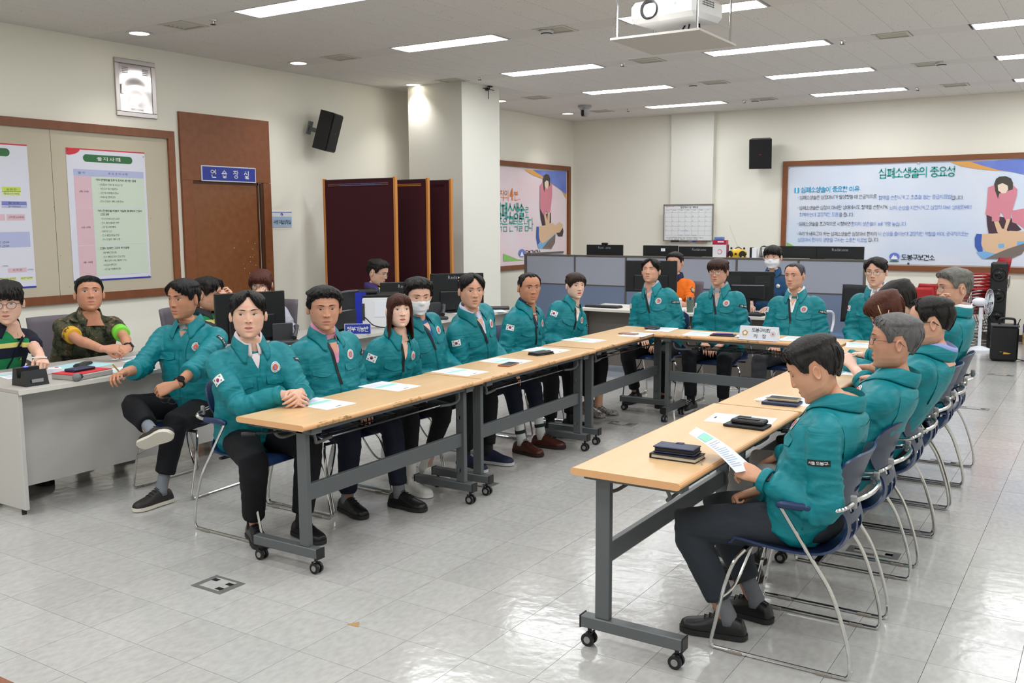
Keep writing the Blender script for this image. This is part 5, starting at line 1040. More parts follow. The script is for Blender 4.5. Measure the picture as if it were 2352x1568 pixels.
def face_disp(x, z, P):
    ax = abs(x); n = P.get('nose', 1)
    d = 0
    if z > -.055: t = smooth((.026-z)/.058); w = lerp(.0055, .0108, t); k = smooth((z+.047)/.011); d += (.003+.0165*n*t)*math.exp(-(x/w)**2)*k*smooth((.045-z)/.02)
    d += .0092*g2(ax, z, .013, -.033, .0055, .0065)-.0065*g2(ax, z, .031, .009, .017, .011)+.0028*g2(ax, z, .031, .0045, .012, .007)+.003*g2(ax, z, .03, .027, .022, .007)
    d += .0035*g2(ax, z, .043, -.022, .018, .018)*P.get('cheek', 1)+.005*g2(ax, z, 0, -.0605, .018, .0055)+.0055*g2(ax, z, 0, -.0725, .015, .0056)-.002*g2(ax, z, 0, -.0665, .022, .0018)
    d += -.0035*g2(ax, z, 0, -.084, .016, .005)+.005*g2(ax, z, 0, -.104, .017, .011)-.002*g2(ax, z, .027, -.045, .005, .014)-.0015*g2(ax, z, 0, -.052, .004, .006)
    d += .006*g2(ax, z, .05, -.075, .02, .022)*P.get('fat', 0)
    return d
def head_mesh(P, na=76, hi=1):
    zs = list(np.linspace(.113, .056, 13))+list(np.linspace(.0525, -.117, int(46*hi)))
    A = []; na = int(na*hi)
    for k in range(na):
        s = -1+2*k/na; A.append(PI*(s*.55+s**3*.45))
    R = [[(0, .004, .114)]*na]
    for z in zs:
        r = []
        for a in A:
            x, y, zz = skull(a, z, P); c = math.cos(a)
            if c > 0: y -= face_disp(x, z, P)*smooth(c*2)
            r.append((x, y, zz))
        R.append(r)
    for z, f, b, w, q in ((-.121, -.036, .052, .045, .6), (-.13, -.026, .058, .053, .4), (-.148, -.022, .066, .057, .2), (-.17, -.018, .072, .059, 0), (-.195, -.014, .08, .066, 0), (-.225, -.01, .09, .08, 0)):
        w *= P.get('neck', 1); r = []
        for a in A:
            c = math.cos(a); yc = (f+b)/2; r.append((w*math.sin(a), yc-(yc-f)*c, z-(.010*c if c > 0 else .03*c)*q))
        R.append(r)
    mb = MB(); mb.loft(R, cap=False)
    for s in (-1, 1):                        # ears
        X = Matrix.Translation((s*.0755*P.get('hw', 1), .013, -.012)) @ Matrix.Rotation(s*.55, 4, 'Z') @ Matrix.Rotation(-.12, 4, 'X')
        rg = []
        for rr, hh in ((.0, .004), (.35, .0035), (.6, .006), (.8, .0115), (.95, .0125), (1.03, .009), (1.0, .003), (.8, -.004)):
            rg.append([X @ Vector((s*hh, math.cos(t)*.0148*rr*(1 if math.sin(t) > 0 else .8)+.0, math.sin(t)*.0275*rr)) for t in np.linspace(0, 2*PI, 15)[:-1]])
        mb.loft(rg, cap=False)
    return mb
def project(bv, x, z, off, y0=-.4, d=(0, 1, 0)):
    h = bv.ray_cast(Vector((x, y0, z)), Vector(d))
    p = h[0] if h[0] is not None else Vector((x, -.08, z))
    return (p.x, p.y-off, p.z)
def strip(mb, bv, pts_top, pts_bot, off, mi, nv=3, bul=0):
    n = len(pts_top); V = []
    for j in range(nv):
        t = j/(nv-1)
        for k in range(n):
            x = lerp(pts_top[k][0], pts_bot[k][0], t); z = lerp(pts_top[k][1], pts_bot[k][1], t)
            V.append(project(bv, x, z, off+bul*math.sin(PI*t)*math.sin(PI*k/(n-1))))
    mb.add(V, [(j*n+k, (j+1)*n+k, (j+1)*n+k+1, j*n+k+1) for j in range(nv-1) for k in range(n-1)], mi)
def skin(h): return mat('skin_'+{'#': 'x'}.get(h, 'tone')+str(int(h[1:3], 16))+'_'+str(int(h[3:5], 16)), h, .48, var=(26, '#'+''.join('%02x' % max(0, int(int(h[i:i+2], 16)*k)) for i, k in ((1, .97), (3, .91), (5, .9))), .5), spec=.35)
SCL = mat('eye_white', '#cfc6be', .35); IRI = mat('iris_dark', '#1a110d', .25); LASH = mat('lash_line', '#2a1c17', .6); LENS = mat('spectacle_lens', '#e8eef2', .03, alpha=.14, spec=.8)
def face_parts(body, bv, P, HM, sk):
    hair = P.get('haircol', '#17130f'); hm = mat('brow_'+hair[1:3]+'_'+P.get('lip', 'a')[-1], hair, .7) if 0 else brow_mat(hair)
    gz = P.get('gaze', 0); op = P.get('open', .0047)
    for s in (-1, 1):
        cx, cz = s*.0315, .0035; n = 11; T = []; B = []
        for k in range(n):
            t = -1+2*k/(n-1); x = cx+t*.016; sl = .0016*t*s
            T.append((x, cz+sl+op*(1-t*t)**.8)); B.append((x, cz+sl-op*.55*(1-t*t)**.8))
        e = MB()
        if op > .0015:
            strip(e, bv, T, B, .0006, 0, 4, .0008); ic = cx+gz
            i1 = [(min(max(x, ic-.0066), ic+.0066), z) for x, z in T]; I = []; J = []
            for k in range(9):
                t = -1+2*k/8; x = ic+t*.0066; u = (x-cx)/.016; lim = max(0, 1-u*u)**.8; h = .0066*math.sqrt(max(0, 1-t*t))
                I.append((x, cz+.0016*u*s+min(h, op*lim))); J.append((x, cz+.0016*u*s-min(h, op*.55*lim)))
            strip(e, bv, I, J, .0014, 1, 3, .0006)
        L = [(x, z+.0018*(1-abs((x-cx)/.016)**3)) for x, z in T]
        strip(e, bv, L, T, .0018 if op > .0015 else .0012, 2, 2)
        C2 = [(x, z+.0028) for x, z in L]; C3 = [(x, z+.0008) for x, z in C2]
        strip(e, bv, C3, C2, .0006, 3, 2)
        o = e.build('eye', [SCL, IRI, LASH, mat('lid_crease', '#8a5f49', .6)], body, smooth=180); o.data.transform(HM)
        b = MB(); bl = P.get('browz', .0262); tk = P.get('browt', .006); T = []; B = []; ti = P.get('browtilt', 0)
        for k in range(9):
            t = k/8; x = s*(.0125+.038*t); z = bl+.005*math.sin(t*2.2)-.002*t+ti*(1-t); h = tk*(.55+.5*math.sin(PI*min(1, t*1.3+.1)))*(1-t**4*.8)
            T.append((x, z+h/2)); B.append((x, z-h/2))
        strip(b, bv, T, B, .0012, 0, 3, .0008); o = b.build('eyebrow', hm, body, smooth=180); o.data.transform(HM)
    m = MB(); mw = P.get('mouth', .0198); dn = P.get('frown', 0); cz = -.0663; T = []; Mm = []; B = []
    for k in range(13):
        t = -1+2*k/12; x = t*mw; q = 1-t*t; cc = -dn*t*t
        T.append((x, cz+cc+.0076*q**.7*(1-.18*math.exp(-(t/.18)**2)))); Mm.append((x, cz+cc+.0004)); B.append((x, cz+cc-.0092*q**.8))
    strip(m, bv, T, Mm, .0005, 0, 3, .0008); strip(m, bv, Mm, B, .0005, 0, 3, .0012); strip(m, bv, [(x, z+.0007) for x, z in Mm], [(x, z-.0007) for x, z in Mm], .0016, 1, 2)
    o = m.build('lips', [mat('lip_'+P.get('lipn', 'natural'), P.get('lipc', '#b57768'), .45), mat('mouth_line', '#5e2f2a', .6)], body, smooth=180); o.data.transform(HM)
    m = MB()
    for s in (-1, 1): strip(m, bv, [(s*.0085+.004*math.cos(t)*1, -.0378+.0024*abs(math.sin(t))) for t in np.linspace(PI, 0, 6)], [(s*.0085+.004*math.cos(t), -.0378-.0016*abs(math.sin(t))) for t in np.linspace(PI, 0, 6)], .0006, 0, 2)
    o = m.build('nostrils', mat('nostril', '#4a2a22', .8), body, smooth=180); o.data.transform(HM)
def brow_mat(h):
    r, g, b = [int(h[i:i+2], 16) for i in (1, 3, 5)]; return mat('brow_%d_%d_%d' % (r, g, b), '#%02x%02x%02x' % (min(255, r//2+32), min(255, g//2+24), min(255, b//2+20)), .8)
def hair_mat(h):
    k = 'hair_'+'_'.join(str(int(h[i:i+2], 16)) for i in (1, 3, 5))
    if k in MATS: return MATS[k]
    l = '#'+''.join('%02x' % min(255, int(int(h[i:i+2], 16)*1.35+7)) for i in (1, 3, 5))
    return mat(k, h, .5, var=(60, l, .7, (1, 1, .12)), bump=(140, .6, (1, 1, .1)), spec=.3)
# hairline heights by azimuth (degrees from the front)
STY = {'short': [(0, .078), (25, .076), (45, .066), (62, .045), (72, .0), (80, .0), (86, .03), (100, .036), (112, .0), (125, -.035), (180, -.06)],
       'recede': [(0, .098), (18, .096), (32, .104), (48, .09), (62, .05), (72, .005), (80, .005), (86, .03), (100, .036), (112, .0), (125, -.035), (180, -.055)],
       'bangs': [(0, .036), (25, .034), (45, .03), (62, .018), (74, -.01), (80, -.005), (88, .03), (100, .03), (112, -.01), (125, -.045), (180, -.07)],
       'parted': [(0, .088), (12, .08), (30, .056), (48, .036), (62, .022), (74, -.005), (82, .0), (88, .03), (100, .034), (112, .0), (125, -.04), (180, -.065)],
       'long': [(0, .038), (25, .034), (42, .018), (52, -.05), (60, -.15), (75, -.2), (100, -.215), (180, -.225)],
       'bob': [(0, .032), (28, .03), (44, .01), (56, -.03), (70, -.05), (80, -.045), (90, -.02), (104, -.05), (125, -.085), (180, -.095)],
       'tied': [(0, .05), (20, .042), (40, .028), (55, .0), (66, -.02), (74, .0), (88, .02), (104, .01), (125, -.03), (180, -.06)]}
STY = {k: [(a, z*.93 if z > 0 else z) for a, z in v] for k, v in STY.items()}
def hair_surf(a, z, P, st):
    if st in ('long',) and z < .0:
        x, y, _ = skull(a, .0, P); k = 1.03+.12*min(1, -z/.2); return x*k, y*k+(.0 if abs(a) < 1.6 else -.015*min(1, -z/.1)), z
    if z < -.05 and st == 'bob': x, y, _ = skull(a, -.05, P); return x, y, z
    x, y, zz = skull(a, z, P); return x, y, z
def hair_mesh(P, seed):
    st = P['hair']; T = [(math.radians(a), z) for a, z in STY[st]]; vol = P.get('vol', 1); rnd = random.Random(seed); jag = P.get('jag', .004); NA, NV = (140, 22) if P.get('hi') else (104, 17)
    part = P.get('part', 0)
    def HL(a):
        z = tab(T, abs(a)); n = noise.noise(Vector((a*9+seed, seed, 0)))*jag*2+noise.noise(Vector((a*28, seed, 3)))*jag
        if st == 'parted': z += .02*math.exp(-((a-part)/.2)**2)-.008*math.exp(-((a-part-.55)/.3)**2)
        return z+n*(1 if abs(a) < 1.2 else .4)
    def pt(a, v, lift=0):
        zt = .1122; h = HL(a); z = lerp(zt, h, v**.9); x, y, zz = hair_surf(a, z, P, st)
        nx, ny, nz_ = x, y-.01, (z-.02)*.8; L = math.sqrt(nx*nx+ny*ny+nz_*nz_)+1e-6
        th = P.get('thick', .017)*vol*lerp(1, .45, smooth((abs(a)-.9)/.8) if z < .07 else 0)*(1-.55*smooth((v-.55)/.45))
        if st == 'recede': th *= .6
        rg = .0008*math.sin(a*50+7*noise.noise(Vector((a*3, v*2, seed))))+.0014*noise.noise(Vector((a*14, v*3, seed)))
        tu = P.get('tuft', 0)*noise.noise(Vector((a*4, v*4, seed+5)))
        d = th+(rg*min(1, th/.008)+tu)*smooth(v*3.5)+lift
        if part and st in ('parted', 'short') : d -= .007*math.exp(-((a-part*(1.0))/.1)**2)*smooth(1-v)
        if v >= .999: d = .0025
        if v > 1.01: d = -.003
        return (x+nx/L*d, y+ny/L*d, z+nz_/L*d)
    mb = MB(); vs = list(np.linspace(.0, .9, NV-3))+[.96, .995, 1.02]
    rows = [[pt(-PI+2*PI*k/NA, v) for k in range(NA)] for v in vs]
    mb.loft(rows, cap=False); c = np.mean(rows[0], 0); o = len(mb.V); mb.V.append(tuple(c)); mb.F += [(o, o-len(vs)*NA+(k+1) % NA, o-len(vs)*NA+k) for k in range(NA)]; mb.I += [0]*NA
    # loose clumps following the flow of the hair
    nc = P.get('clumps', 90); fr = P.get('fringe', .5)
    for k in range(nc):
        a = rnd.uniform(-1.1, 1.1) if rnd.random() < fr else rnd.uniform(-PI, PI); v0 = rnd.uniform(.25, .7); v1 = min(1.0, v0+rnd.uniform(.25, .45)); sw = rnd.uniform(-.18, .18)+P.get('sweep', 0)
        r = rnd.uniform(.0014, .0028)*vol**.5; pts = []; n = 6
        for j in range(n):
            t = j/(n-1); pts.append(pt(a+sw*t, min(.995, lerp(v0, v1, t)), .0004+.0018*math.sin(PI*t)*vol))
        if v1 > .93 and st not in ('recede',): p = Vector(pts[-1]); q = p-Vector(pts[-2]); pts.append(tuple(p+q*.25))
        m = len(pts); mb.tube(pts, [r*math.sin(PI*(j+.6)/(m+.25))+.0004 for j in range(m)], 5, 0, flat=.6)
    return mb
def glasses_parts(par, P, HM, body_bv):
    kind, col = P['glasses']; m = mat('rim_'+kind, col, .3, .6 if kind in ('wire', 'silver') else .0); r = {'wire': .0009, 'silver': .0011, 'black': .0019, 'round': .0014}[kind]
    w, h = (.0235, .0165) if kind != 'round' else (.0225, .0205); n = 18; q = .9 if kind == 'round' else .62
    t = MB(); g = MB(); yy = -.1005
    for s in (-1, 1):
        L = []
        for k in range(n):
            a = 2*PI*k/n; c, d = math.cos(a), math.sin(a); x = s*.032+w*math.copysign(abs(c)**q, c); z = -.002+h*math.copysign(abs(d)**q, d); L.append((x, yy+abs(x)**2*5.5, z))
        t.tube(L, r, 6, closed=True); g.add(L, [tuple(range(n))])
        t.tube([(s*(.032+w), yy+.0175, .004), (s*.072, yy+.026, .006), (s*.079*P.get('hw', 1), -.03, .006), (s*.081*P.get('hw', 1), .018, .004), (s*.077*P.get('hw', 1), .04, -.016)], r*1.1 if kind != 'black' else .0022, 6)
    t.tube([(-.0095, yy, .004), (0, yy-.0025, .006), (.0095, yy, .004)], r, 6)
    o = t.build('glasses', m, par); g = g.build('lens', LENS, o, smooth=0)
    for x in (o, g): x.data.transform(HM)
def mask_part(par, bv, P, HM):
    m = MB(); nu, nv = 21, 12; kf = P['mask'] == 'fold'
    def f(u, v):
        a = (u-.5)*2.25; z = lerp(-.02, -.112, v)+(.006 if abs(u-.5) < .1 and v < .1 else 0)+.018*abs(2*u-1)**2*(v-.4)*-1
        d = Vector((math.sin(a), -math.cos(a), 0)); h = bv.ray_cast(Vector((0, 0, z))+d*.3, -d); p = h[0] if h[0] is not None else d*.07+Vector((0, 0, z))
        c = math.cos(a*.9); off = .002+(.014*math.exp(-((v-.42)/.22)**2) if kf else .006)*max(0, c)**1.5*math.sin(PI*min(1, v+.12))
        if not kf: off += .0012*math.sin(v*22)
        if v > .85: p = Vector((p.x, min(p.y, -.05*c), p.z))
        return tuple(p+d*off)
    m.grid(nu, nv, f); o = m.build('face_mask', mat('mask_white', '#e6e8ee', .8), par, smooth=180); o.data.transform(HM)
    l = MB()
    for s in (-1, 1):
        for z0, z1 in ((-.03, .015), (-.09, -.02)): l.tube([(s*.062, -.03, z0), (s*.076, .0, lerp(z0, z1, .6)), (s*.082, .022, z1)], .0012, 5)
    q = l.build('ear_loop', MATS['mask_white'], o); q.data.transform(HM)
# hands
FING = [(-.031, .088, .07, .0083), (-.0105, .092, .078, .0085), (.0105, .09, .072, .0081), (.029, .082, .056, .0072)]
HAND = {}
def hand_geo(pose, fine):
    key = (pose, fine)
    if key in HAND: return HAND[key]
    mb = MB()
    sec = [(-.03, .026, .021, 0), (0, .0265, .019, 0), (.02, .032, .0175, -.002), (.05, .0405, .016, -.001), (.08, .041, .0135, 0), (.094, .037, .0095, 0)]
    mb.loft([[(x0+w*math.copysign(abs(math.cos(t))**.8, math.cos(t)), y, th*math.copysign(abs(math.sin(t))**.9, math.sin(t))) for t in np.linspace(0, 2*PI, 15)[:-1]] for y, w, th, x0 in sec])
    C = {'relax': (18, 28, 18, .0), 'flat': (6, 8, 6, .0), 'fist': (78, 88, 50, 0), 'curl': (45, 60, 35, 0), 'grip': (58, 45, 25, .0), 'clasp': (52, 38, 20, 0), 'write': (48, 62, 30, 0), 'face': (30, 45, 30, 0)}[pose]
    for i, (x, y, L, r) in enumerate(FING):
        k = 1+(.12*(i-1.5) if pose in ('relax', 'write', 'curl') else 0); p = Vector((x, y-.016, 0)); ang = 0; sp = (x*1.6 if pose in ('relax', 'flat') else x*.3)
        pts = [tuple(p), (x, y, -.001)]; p = Vector((x, y, -.001)); rr = [r*1.05, r*1.08]
        for j, (q, f) in enumerate(zip(C[:3], (.46, .3, .24))):
            ang += math.radians(q*k); d = Vector((sp*(1-.2*j), math.cos(ang), -math.sin(ang))).normalized()
            if j == 0: pts.append(tuple(p+d*L*f*.5)); rr.append(r*.95)
            p = p+d*L*f; pts.append(tuple(p)); rr.append(r*(.98, .88, .66)[j])
        mb.tube(pts, rr, 8); mb.ell(pts[-1], (rr[-1],)*3, 8, 6)
    th = {'relax': [(-.02, .02, -.004), (-.04, .045, -.012), (-.055, .07, -.018), (-.06, .092, -.024)], 'flat': [(-.02, .02, -.002), (-.046, .04, -.006), (-.064, .062, -.008), (-.074, .082, -.01)], 'fist': [(-.018, .025, -.008), (-.034, .055, -.024), (-.018, .078, -.036), (.004, .082, -.038)]}.get(pose, [(-.02, .022, -.006), (-.04, .046, -.02), (-.046, .072, -.034), (-.036, .095, -.042)])
    mb.tube(bez(th, 3), [.0135, .013, .0125, .0115, .011, .0105, .01, .0095, .009, .0075][:3*3+1], 8); mb.ell(th[-1], (.0078,)*3, 8, 6)
    v, n, f = remesh(mb, .0031 if fine else .0043, it=3, fac=.45); HAND[key] = (v, f); return HAND[key]
def basis(fw, up):                            # columns x,y,z with y = fw, z ~ up
    y = Vector(fw).normalized(); x = y.cross(Vector(up)).normalized(); z = x.cross(y); m = Matrix.Identity(4)
    for i in range(3): m[i][0], m[i][1], m[i][2] = x[i], y[i], z[i]
    return m
def ik(a, b, l1, l2, pole):
    a, b = Vector(a), Vector(b); d = b-a; L = d.length
    if L > (l1+l2)*.995: b = a+d*((l1+l2)*.995/L); d = b-a; L = d.length
    L = max(L, abs(l1-l2)*1.05+.01); u = d/ d.length; t = (l1*l1-l2*l2+L*L)/(2*L); h = math.sqrt(max(0, l1*l1-t*t))
    p = Vector(pole); p = (p-u*p.dot(u)).normalized(); return a+u*t+p*h, b
# ------------------------------------------------------------------ clothes
TEALC = mat('jacket_teal', '#0a7680', .48, spec=.35, var=(5, '#0c7e88', .6))

def crease(m, sc=4.5, st=.28, dist=.02):
    nt = m.node_tree; b = nt.nodes['Principled BSDF']; tc = nt.nodes.new('ShaderNodeTexCoord'); hs = []
    for k, (s_, rot, strc) in enumerate(((sc, (.3, .9, .2), (1, 1, 2.6)), (sc*1.7, (.9, -.7, .5), (1, 1, 3.0)), (sc*7, (0, 0, 0), (1, 1, 1)))):
        mp = nt.nodes.new('ShaderNodeMapping'); mp.inputs['Rotation'].default_value = rot; mp.inputs['Scale'].default_value = strc; nt.links.new(tc.outputs['Object'], mp.inputs[0])
        n = nt.nodes.new('ShaderNodeTexNoise'); n.inputs['Scale'].default_value = s_; n.inputs['Detail'].default_value = 1.5; n.inputs['Distortion'].default_value = .8; nt.links.new(mp.outputs[0], n.inputs['Vector'])
        a = nt.nodes.new('ShaderNodeMath'); a.operation = 'SUBTRACT'; a.inputs[1].default_value = .5; nt.links.new(n.outputs['Fac'], a.inputs[0])
        c = nt.nodes.new('ShaderNodeMath'); c.operation = 'ABSOLUTE'; nt.links.new(a.outputs[0], c.inputs[0])
        d = nt.nodes.new('ShaderNodeMath'); d.operation = 'MULTIPLY'; d.inputs[1].default_value = (1.6, 1.1, .12)[k]; nt.links.new(c.outputs[0], d.inputs[0]); hs.append(d)
    e = nt.nodes.new('ShaderNodeMath'); nt.links.new(hs[0].outputs[0], e.inputs[0]); nt.links.new(hs[1].outputs[0], e.inputs[1])
    f = nt.nodes.new('ShaderNodeMath'); nt.links.new(e.outputs[0], f.inputs[0]); nt.links.new(hs[2].outputs[0], f.inputs[1])
    bp = nt.nodes.new('ShaderNodeBump'); bp.inputs['Strength'].default_value = st; bp.inputs['Distance'].default_value = dist
    nt.links.new(f.outputs[0], bp.inputs['Height']); nt.links.new(bp.outputs[0], b.inputs['Normal']); return m
crease(TEALC)
TEALD = mat('jacket_seam', '#07565c', .7); BZIP = mat('zip_black', '#16181a', .6)
def cloth(nm, c, c2=None, b=(16, .35)): return mat('cloth_'+nm, c, .75, bump=b, spec=.25, var=(30, c2, .5) if c2 else None)
def zone_mat(name, bands, side=None, shoulder=None):
    """vest cloth: horizontal bands by height (object z), sleeve colour outside |x| > side"""
    m = mat(name, bands[0][1], .7, bump=(16, .3), spec=.25); nt = m.node_tree; b = nt.nodes['Principled BSDF']
    tc = nt.nodes.new('ShaderNodeTexCoord'); sp = nt.nodes.new('ShaderNodeSeparateXYZ'); nt.links.new(tc.outputs['Object'], sp.inputs[0])
    r = nt.nodes.new('ShaderNodeValToRGB'); r.color_ramp.interpolation = 'CONSTANT'; el = r.color_ramp.elements
    el[0].position = 0; el[0].color = C(bands[0][1]); el[1].position = bands[1][0]/2; el[1].color = C(bands[1][1])
    for z, c in bands[2:]: e = el.new(z/2); e.color = C(c)
    h = nt.nodes.new('ShaderNodeMath'); h.operation = 'MULTIPLY'; h.inputs[1].default_value = .5; nt.links.new(sp.outputs[2], h.inputs[0]); nt.links.new(h.outputs[0], r.inputs[0])
    out = r.outputs[0]
    if side:
        a = nt.nodes.new('ShaderNodeMath'); a.operation = 'ABSOLUTE'; nt.links.new(sp.outputs[0], a.inputs[0])
        g_ = nt.nodes.new('ShaderNodeMath'); g_.operation = 'GREATER_THAN'; g_.inputs[1].default_value = side[0]; nt.links.new(a.outputs[0], g_.inputs[0])
        mx = nt.nodes.new('ShaderNodeMix'); mx.data_type = 'RGBA'; nt.links.new(g_.outputs[0], mx.inputs[0]); nt.links.new(out, mx.inputs[6]); mx.inputs[7].default_value = C(side[1]); out = mx.outputs[2]
    nt.links.new(out, b.inputs['Base Color']); return m
def camo_mat():
    m = mat('camouflage_cloth', '#454a35', .85, spec=.2); nt = m.node_tree; b = nt.nodes['Principled BSDF']
    tc = nt.nodes.new('ShaderNodeTexCoord'); s = nt.nodes.new('ShaderNodeVectorMath'); s.operation = 'SNAP'; s.inputs[1].default_value = (.006, .006, .006); nt.links.new(tc.outputs['Object'], s.inputs[0])
    n = nt.nodes.new('ShaderNodeTexNoise'); n.inputs['Scale'].default_value = 17; n.inputs['Detail'].default_value = 3; n.inputs['Roughness'].default_value = .7; nt.links.new(s.outputs[0], n.inputs['Vector'])
    r = nt.nodes.new('ShaderNodeValToRGB'); r.color_ramp.interpolation = 'CONSTANT'; e = r.color_ramp.elements; e[0].color = C('#23231f'); e[1].position = .42; e[1].color = C('#3d4131')
    for p, c in ((.5, '#4f5340'), (.58, '#5c4b3d'), (.63, '#8d7361')): q = e.new(p); q.color = C(c)
    nt.links.new(n.outputs['Fac'], r.inputs[0]); nt.links.new(r.outputs[0], b.inputs['Base Color']); return m
def ring(cx, cy, h, w, f, b, n=26, p=.86):
    o = []
    for k in range(n):
        t = 2*PI*k/n; c, s = math.cos(t), math.sin(t); y = s*(b if s > 0 else f)
        o.append((cx+w*math.copysign(abs(c)**p, c), cy+(math.copysign(abs(s)**p, s)*(b if s > 0 else f)), h))
    return o
def seg_info(V, P):
    """for each vertex: distance to polyline P and running length along it"""
    best = np.full(len(V), 9.0); al = np.zeros(len(V)); run = 0
    for a, b in zip(P[:-1], P[1:]):
        a, b = np.array(a), np.array(b); d = b-a; L = np.linalg.norm(d); t = np.clip(((V-a)@d)/(L*L), 0, 1); q = np.linalg.norm(V-(a+t[:, None]*d), axis=1)
        m = q < best; best[m] = q[m]; al[m] = run+t[m]*L; run += L
    return best, al, run
def sheet(mb, f, nu, nv, mi=0):
    V = [f(i/(nu-1), j/(nv-1)) for j in range(nv) for i in range(nu)]
    mb.add(V, [(j*nu+i, j*nu+i+1, (j+1)*nu+i+1, (j+1)*nu+i) for j in range(nv-1) for i in range(nu-1)], mi)
class Decal:
    def __init__(s, bv, F): s.bv, s.F = bv, F; s.z = (F.to_3x3() @ Vector((0, 0, 1))).normalized()
    def p(s, x, y, off):
        o = s.F @ Vector((x, y, .22))
        for k in range(6):
            h = s.bv.ray_cast(s.F @ Vector((x*(1-.1*k), y-.012*k, .22)), -s.z, .31)
            if h[0] is not None: s.last = h[3]; break
        return tuple(o-s.z*(getattr(s, 'last', .2)-off))
    def quad(s, mb, x0, y0, x1, y1, off, mi=0, nu=6, nv=4): sheet(mb, lambda u, v: s.p(lerp(x0, x1, u), lerp(y0, y1, v), off), nu, nv, mi)
    def disc(s, mb, cx, cy, r, off, mi=0, n=28, r0=0):
        rs = [r0, (r+r0)/2, r] if r0 else [0.0001, r*.6, r]; V = [s.p(cx+q*math.cos(2*PI*k/n), cy+q*math.sin(2*PI*k/n), off) for q in rs for k in range(n)]
        mb.add(V, [(j*n+k, j*n+(k+1) % n, (j+1)*n+(k+1) % n, (j+1)*n+k) for j in range(2) for k in range(n)], mi)
BW, BR, BT, BB = mat('badge_white', '#e9ebea', .6), mat('badge_orange', '#e0563a', .6), mat('badge_teal', '#2a8f95', .6), mat('badge_blue', '#5aa0e0', .6)
FR, FB_, FK = mat('flag_red', '#c8283c', .6), mat('flag_blue', '#24358c', .6), mat('flag_black', '#1b1b1f', .6)
def badge(par, D, cx, cy, r=.027):
    b = MB(); D.disc(b, cx, cy, r, .003, 0); D.disc(b, cx, cy, r*.86, .0036, 2, r0=r*.76); D.disc(b, cx, cy, r*.62, .0038, 1)
    sheet(b, lambda u, v: D.p(cx+(u-.5)*r*.72*(1-v), cy-r*.3+v*r*.66, .0046), 4, 4, 3); b.build('badge', [BW, BR, BT, BB], par, smooth=180)
def flag(par, D):
    b = MB(); D.quad(b, -.031, -.022, .031, .022, .0025, 0); D.disc(b, 0, 0, .0105, .0032, 1)
    sheet(b, lambda u, v: D.p(-.0103+.0206*u, -.0003+(v-1)*.0103*math.sin(PI*u)-.001*math.sin(2*PI*u), .0038), 8, 3, 2)
    for sx, sy in ((-1, 1), (1, 1), (-1, -1), (1, -1)):
        for k in (-1, 0, 1):
            d = Vector((sx*2, sy*1.35)).normalized(); n = Vector((-d.y, d.x)); c = Vector((sx*.019, sy*.0125))+d*k*.0028
            q = [c+n*.0045+d*.0008, c-n*.0045+d*.0008, c-n*.0045-d*.0008, c+n*.0045-d*.0008]; b.add([D.p(p.x, p.y, .0034) for p in q], [(0, 1, 2, 3)], 3)
    b.build('flag_patch', [BW, FR, FB_, FK], par, smooth=180)
def name_patch(par, D, s='서울 도봉구', w=.042):
    b = MB(); D.quad(b, -w, -.0115, w, .0115, .003, 0, 8, 3)
    fit(b, s, -w*.86, w*.86, 0, .0125, .0048, 1, 1, fn=lambda x, y, z: D.p(x, y, z)); b.build('name_patch', [BZIP, WINK], par, smooth=0)
def collar(par, bv, TL, Lt, m, r=1, drop=1, gap=32, name='collar', lift=0, tip=1):
    mb = MB(); n = 34
    def f(u, v):
        th = math.radians(lerp(-180+gap, 180-gap, u)); fr = smooth((abs(th)-1.5)/1.1); s, c = math.sin(th), math.cos(th)
        if tip < 1:                          # shirt collar, lying inside the jacket collar
            b0 = Vector((.058*s, .012+.055*c-.01*fr, Lt-.014)); b1 = Vector((.0605*s, .013+.056*c-.014*fr, Lt+.052-.04*fr)); b2 = Vector((.074*s*(1-.2*fr)+math.copysign(.006*fr, s), .012+.07*c-.03*fr, Lt+.025-.078*fr))
        else:
            b0 = Vector((.067*r*s, .012+.062*r*c-.01*fr, Lt-.012)); b1 = Vector((.068*r*s, .014+.064*r*c-.016*fr, Lt+.04+lift-.034*fr))
            b2 = Vector((.099*r*s*(1-.28*fr)+math.copysign(.026*fr, s), .012+.089*r*c-.03*fr, Lt-.006-.08*fr*drop))
        if v < .34: p = b0.lerp(b1, v/.34)
        else:
            t = (v-.34)/.66; q = TL @ b2; h = bv.find_nearest(q); w_ = h[0]+h[1]*(.0065 if True else 0) if h[0] is not None else q
            if tip < 1: w_ = q
            a = TL @ (b1+Vector((s*.004, c*.004, -.001))); e = a.lerp(w_, t); bul = math.sin(PI*t)*.0035
            return tuple(e+(TL.to_3x3() @ Vector((s, c, .5))).normalized()*bul)
        return tuple(TL @ p)
    sheet(mb, f, n, 10); o = mb.build(name, m, par, smooth=38); md = o.modifiers.new('s', 'SOLIDIFY'); md.thickness = .002; return o
SHOES = {}
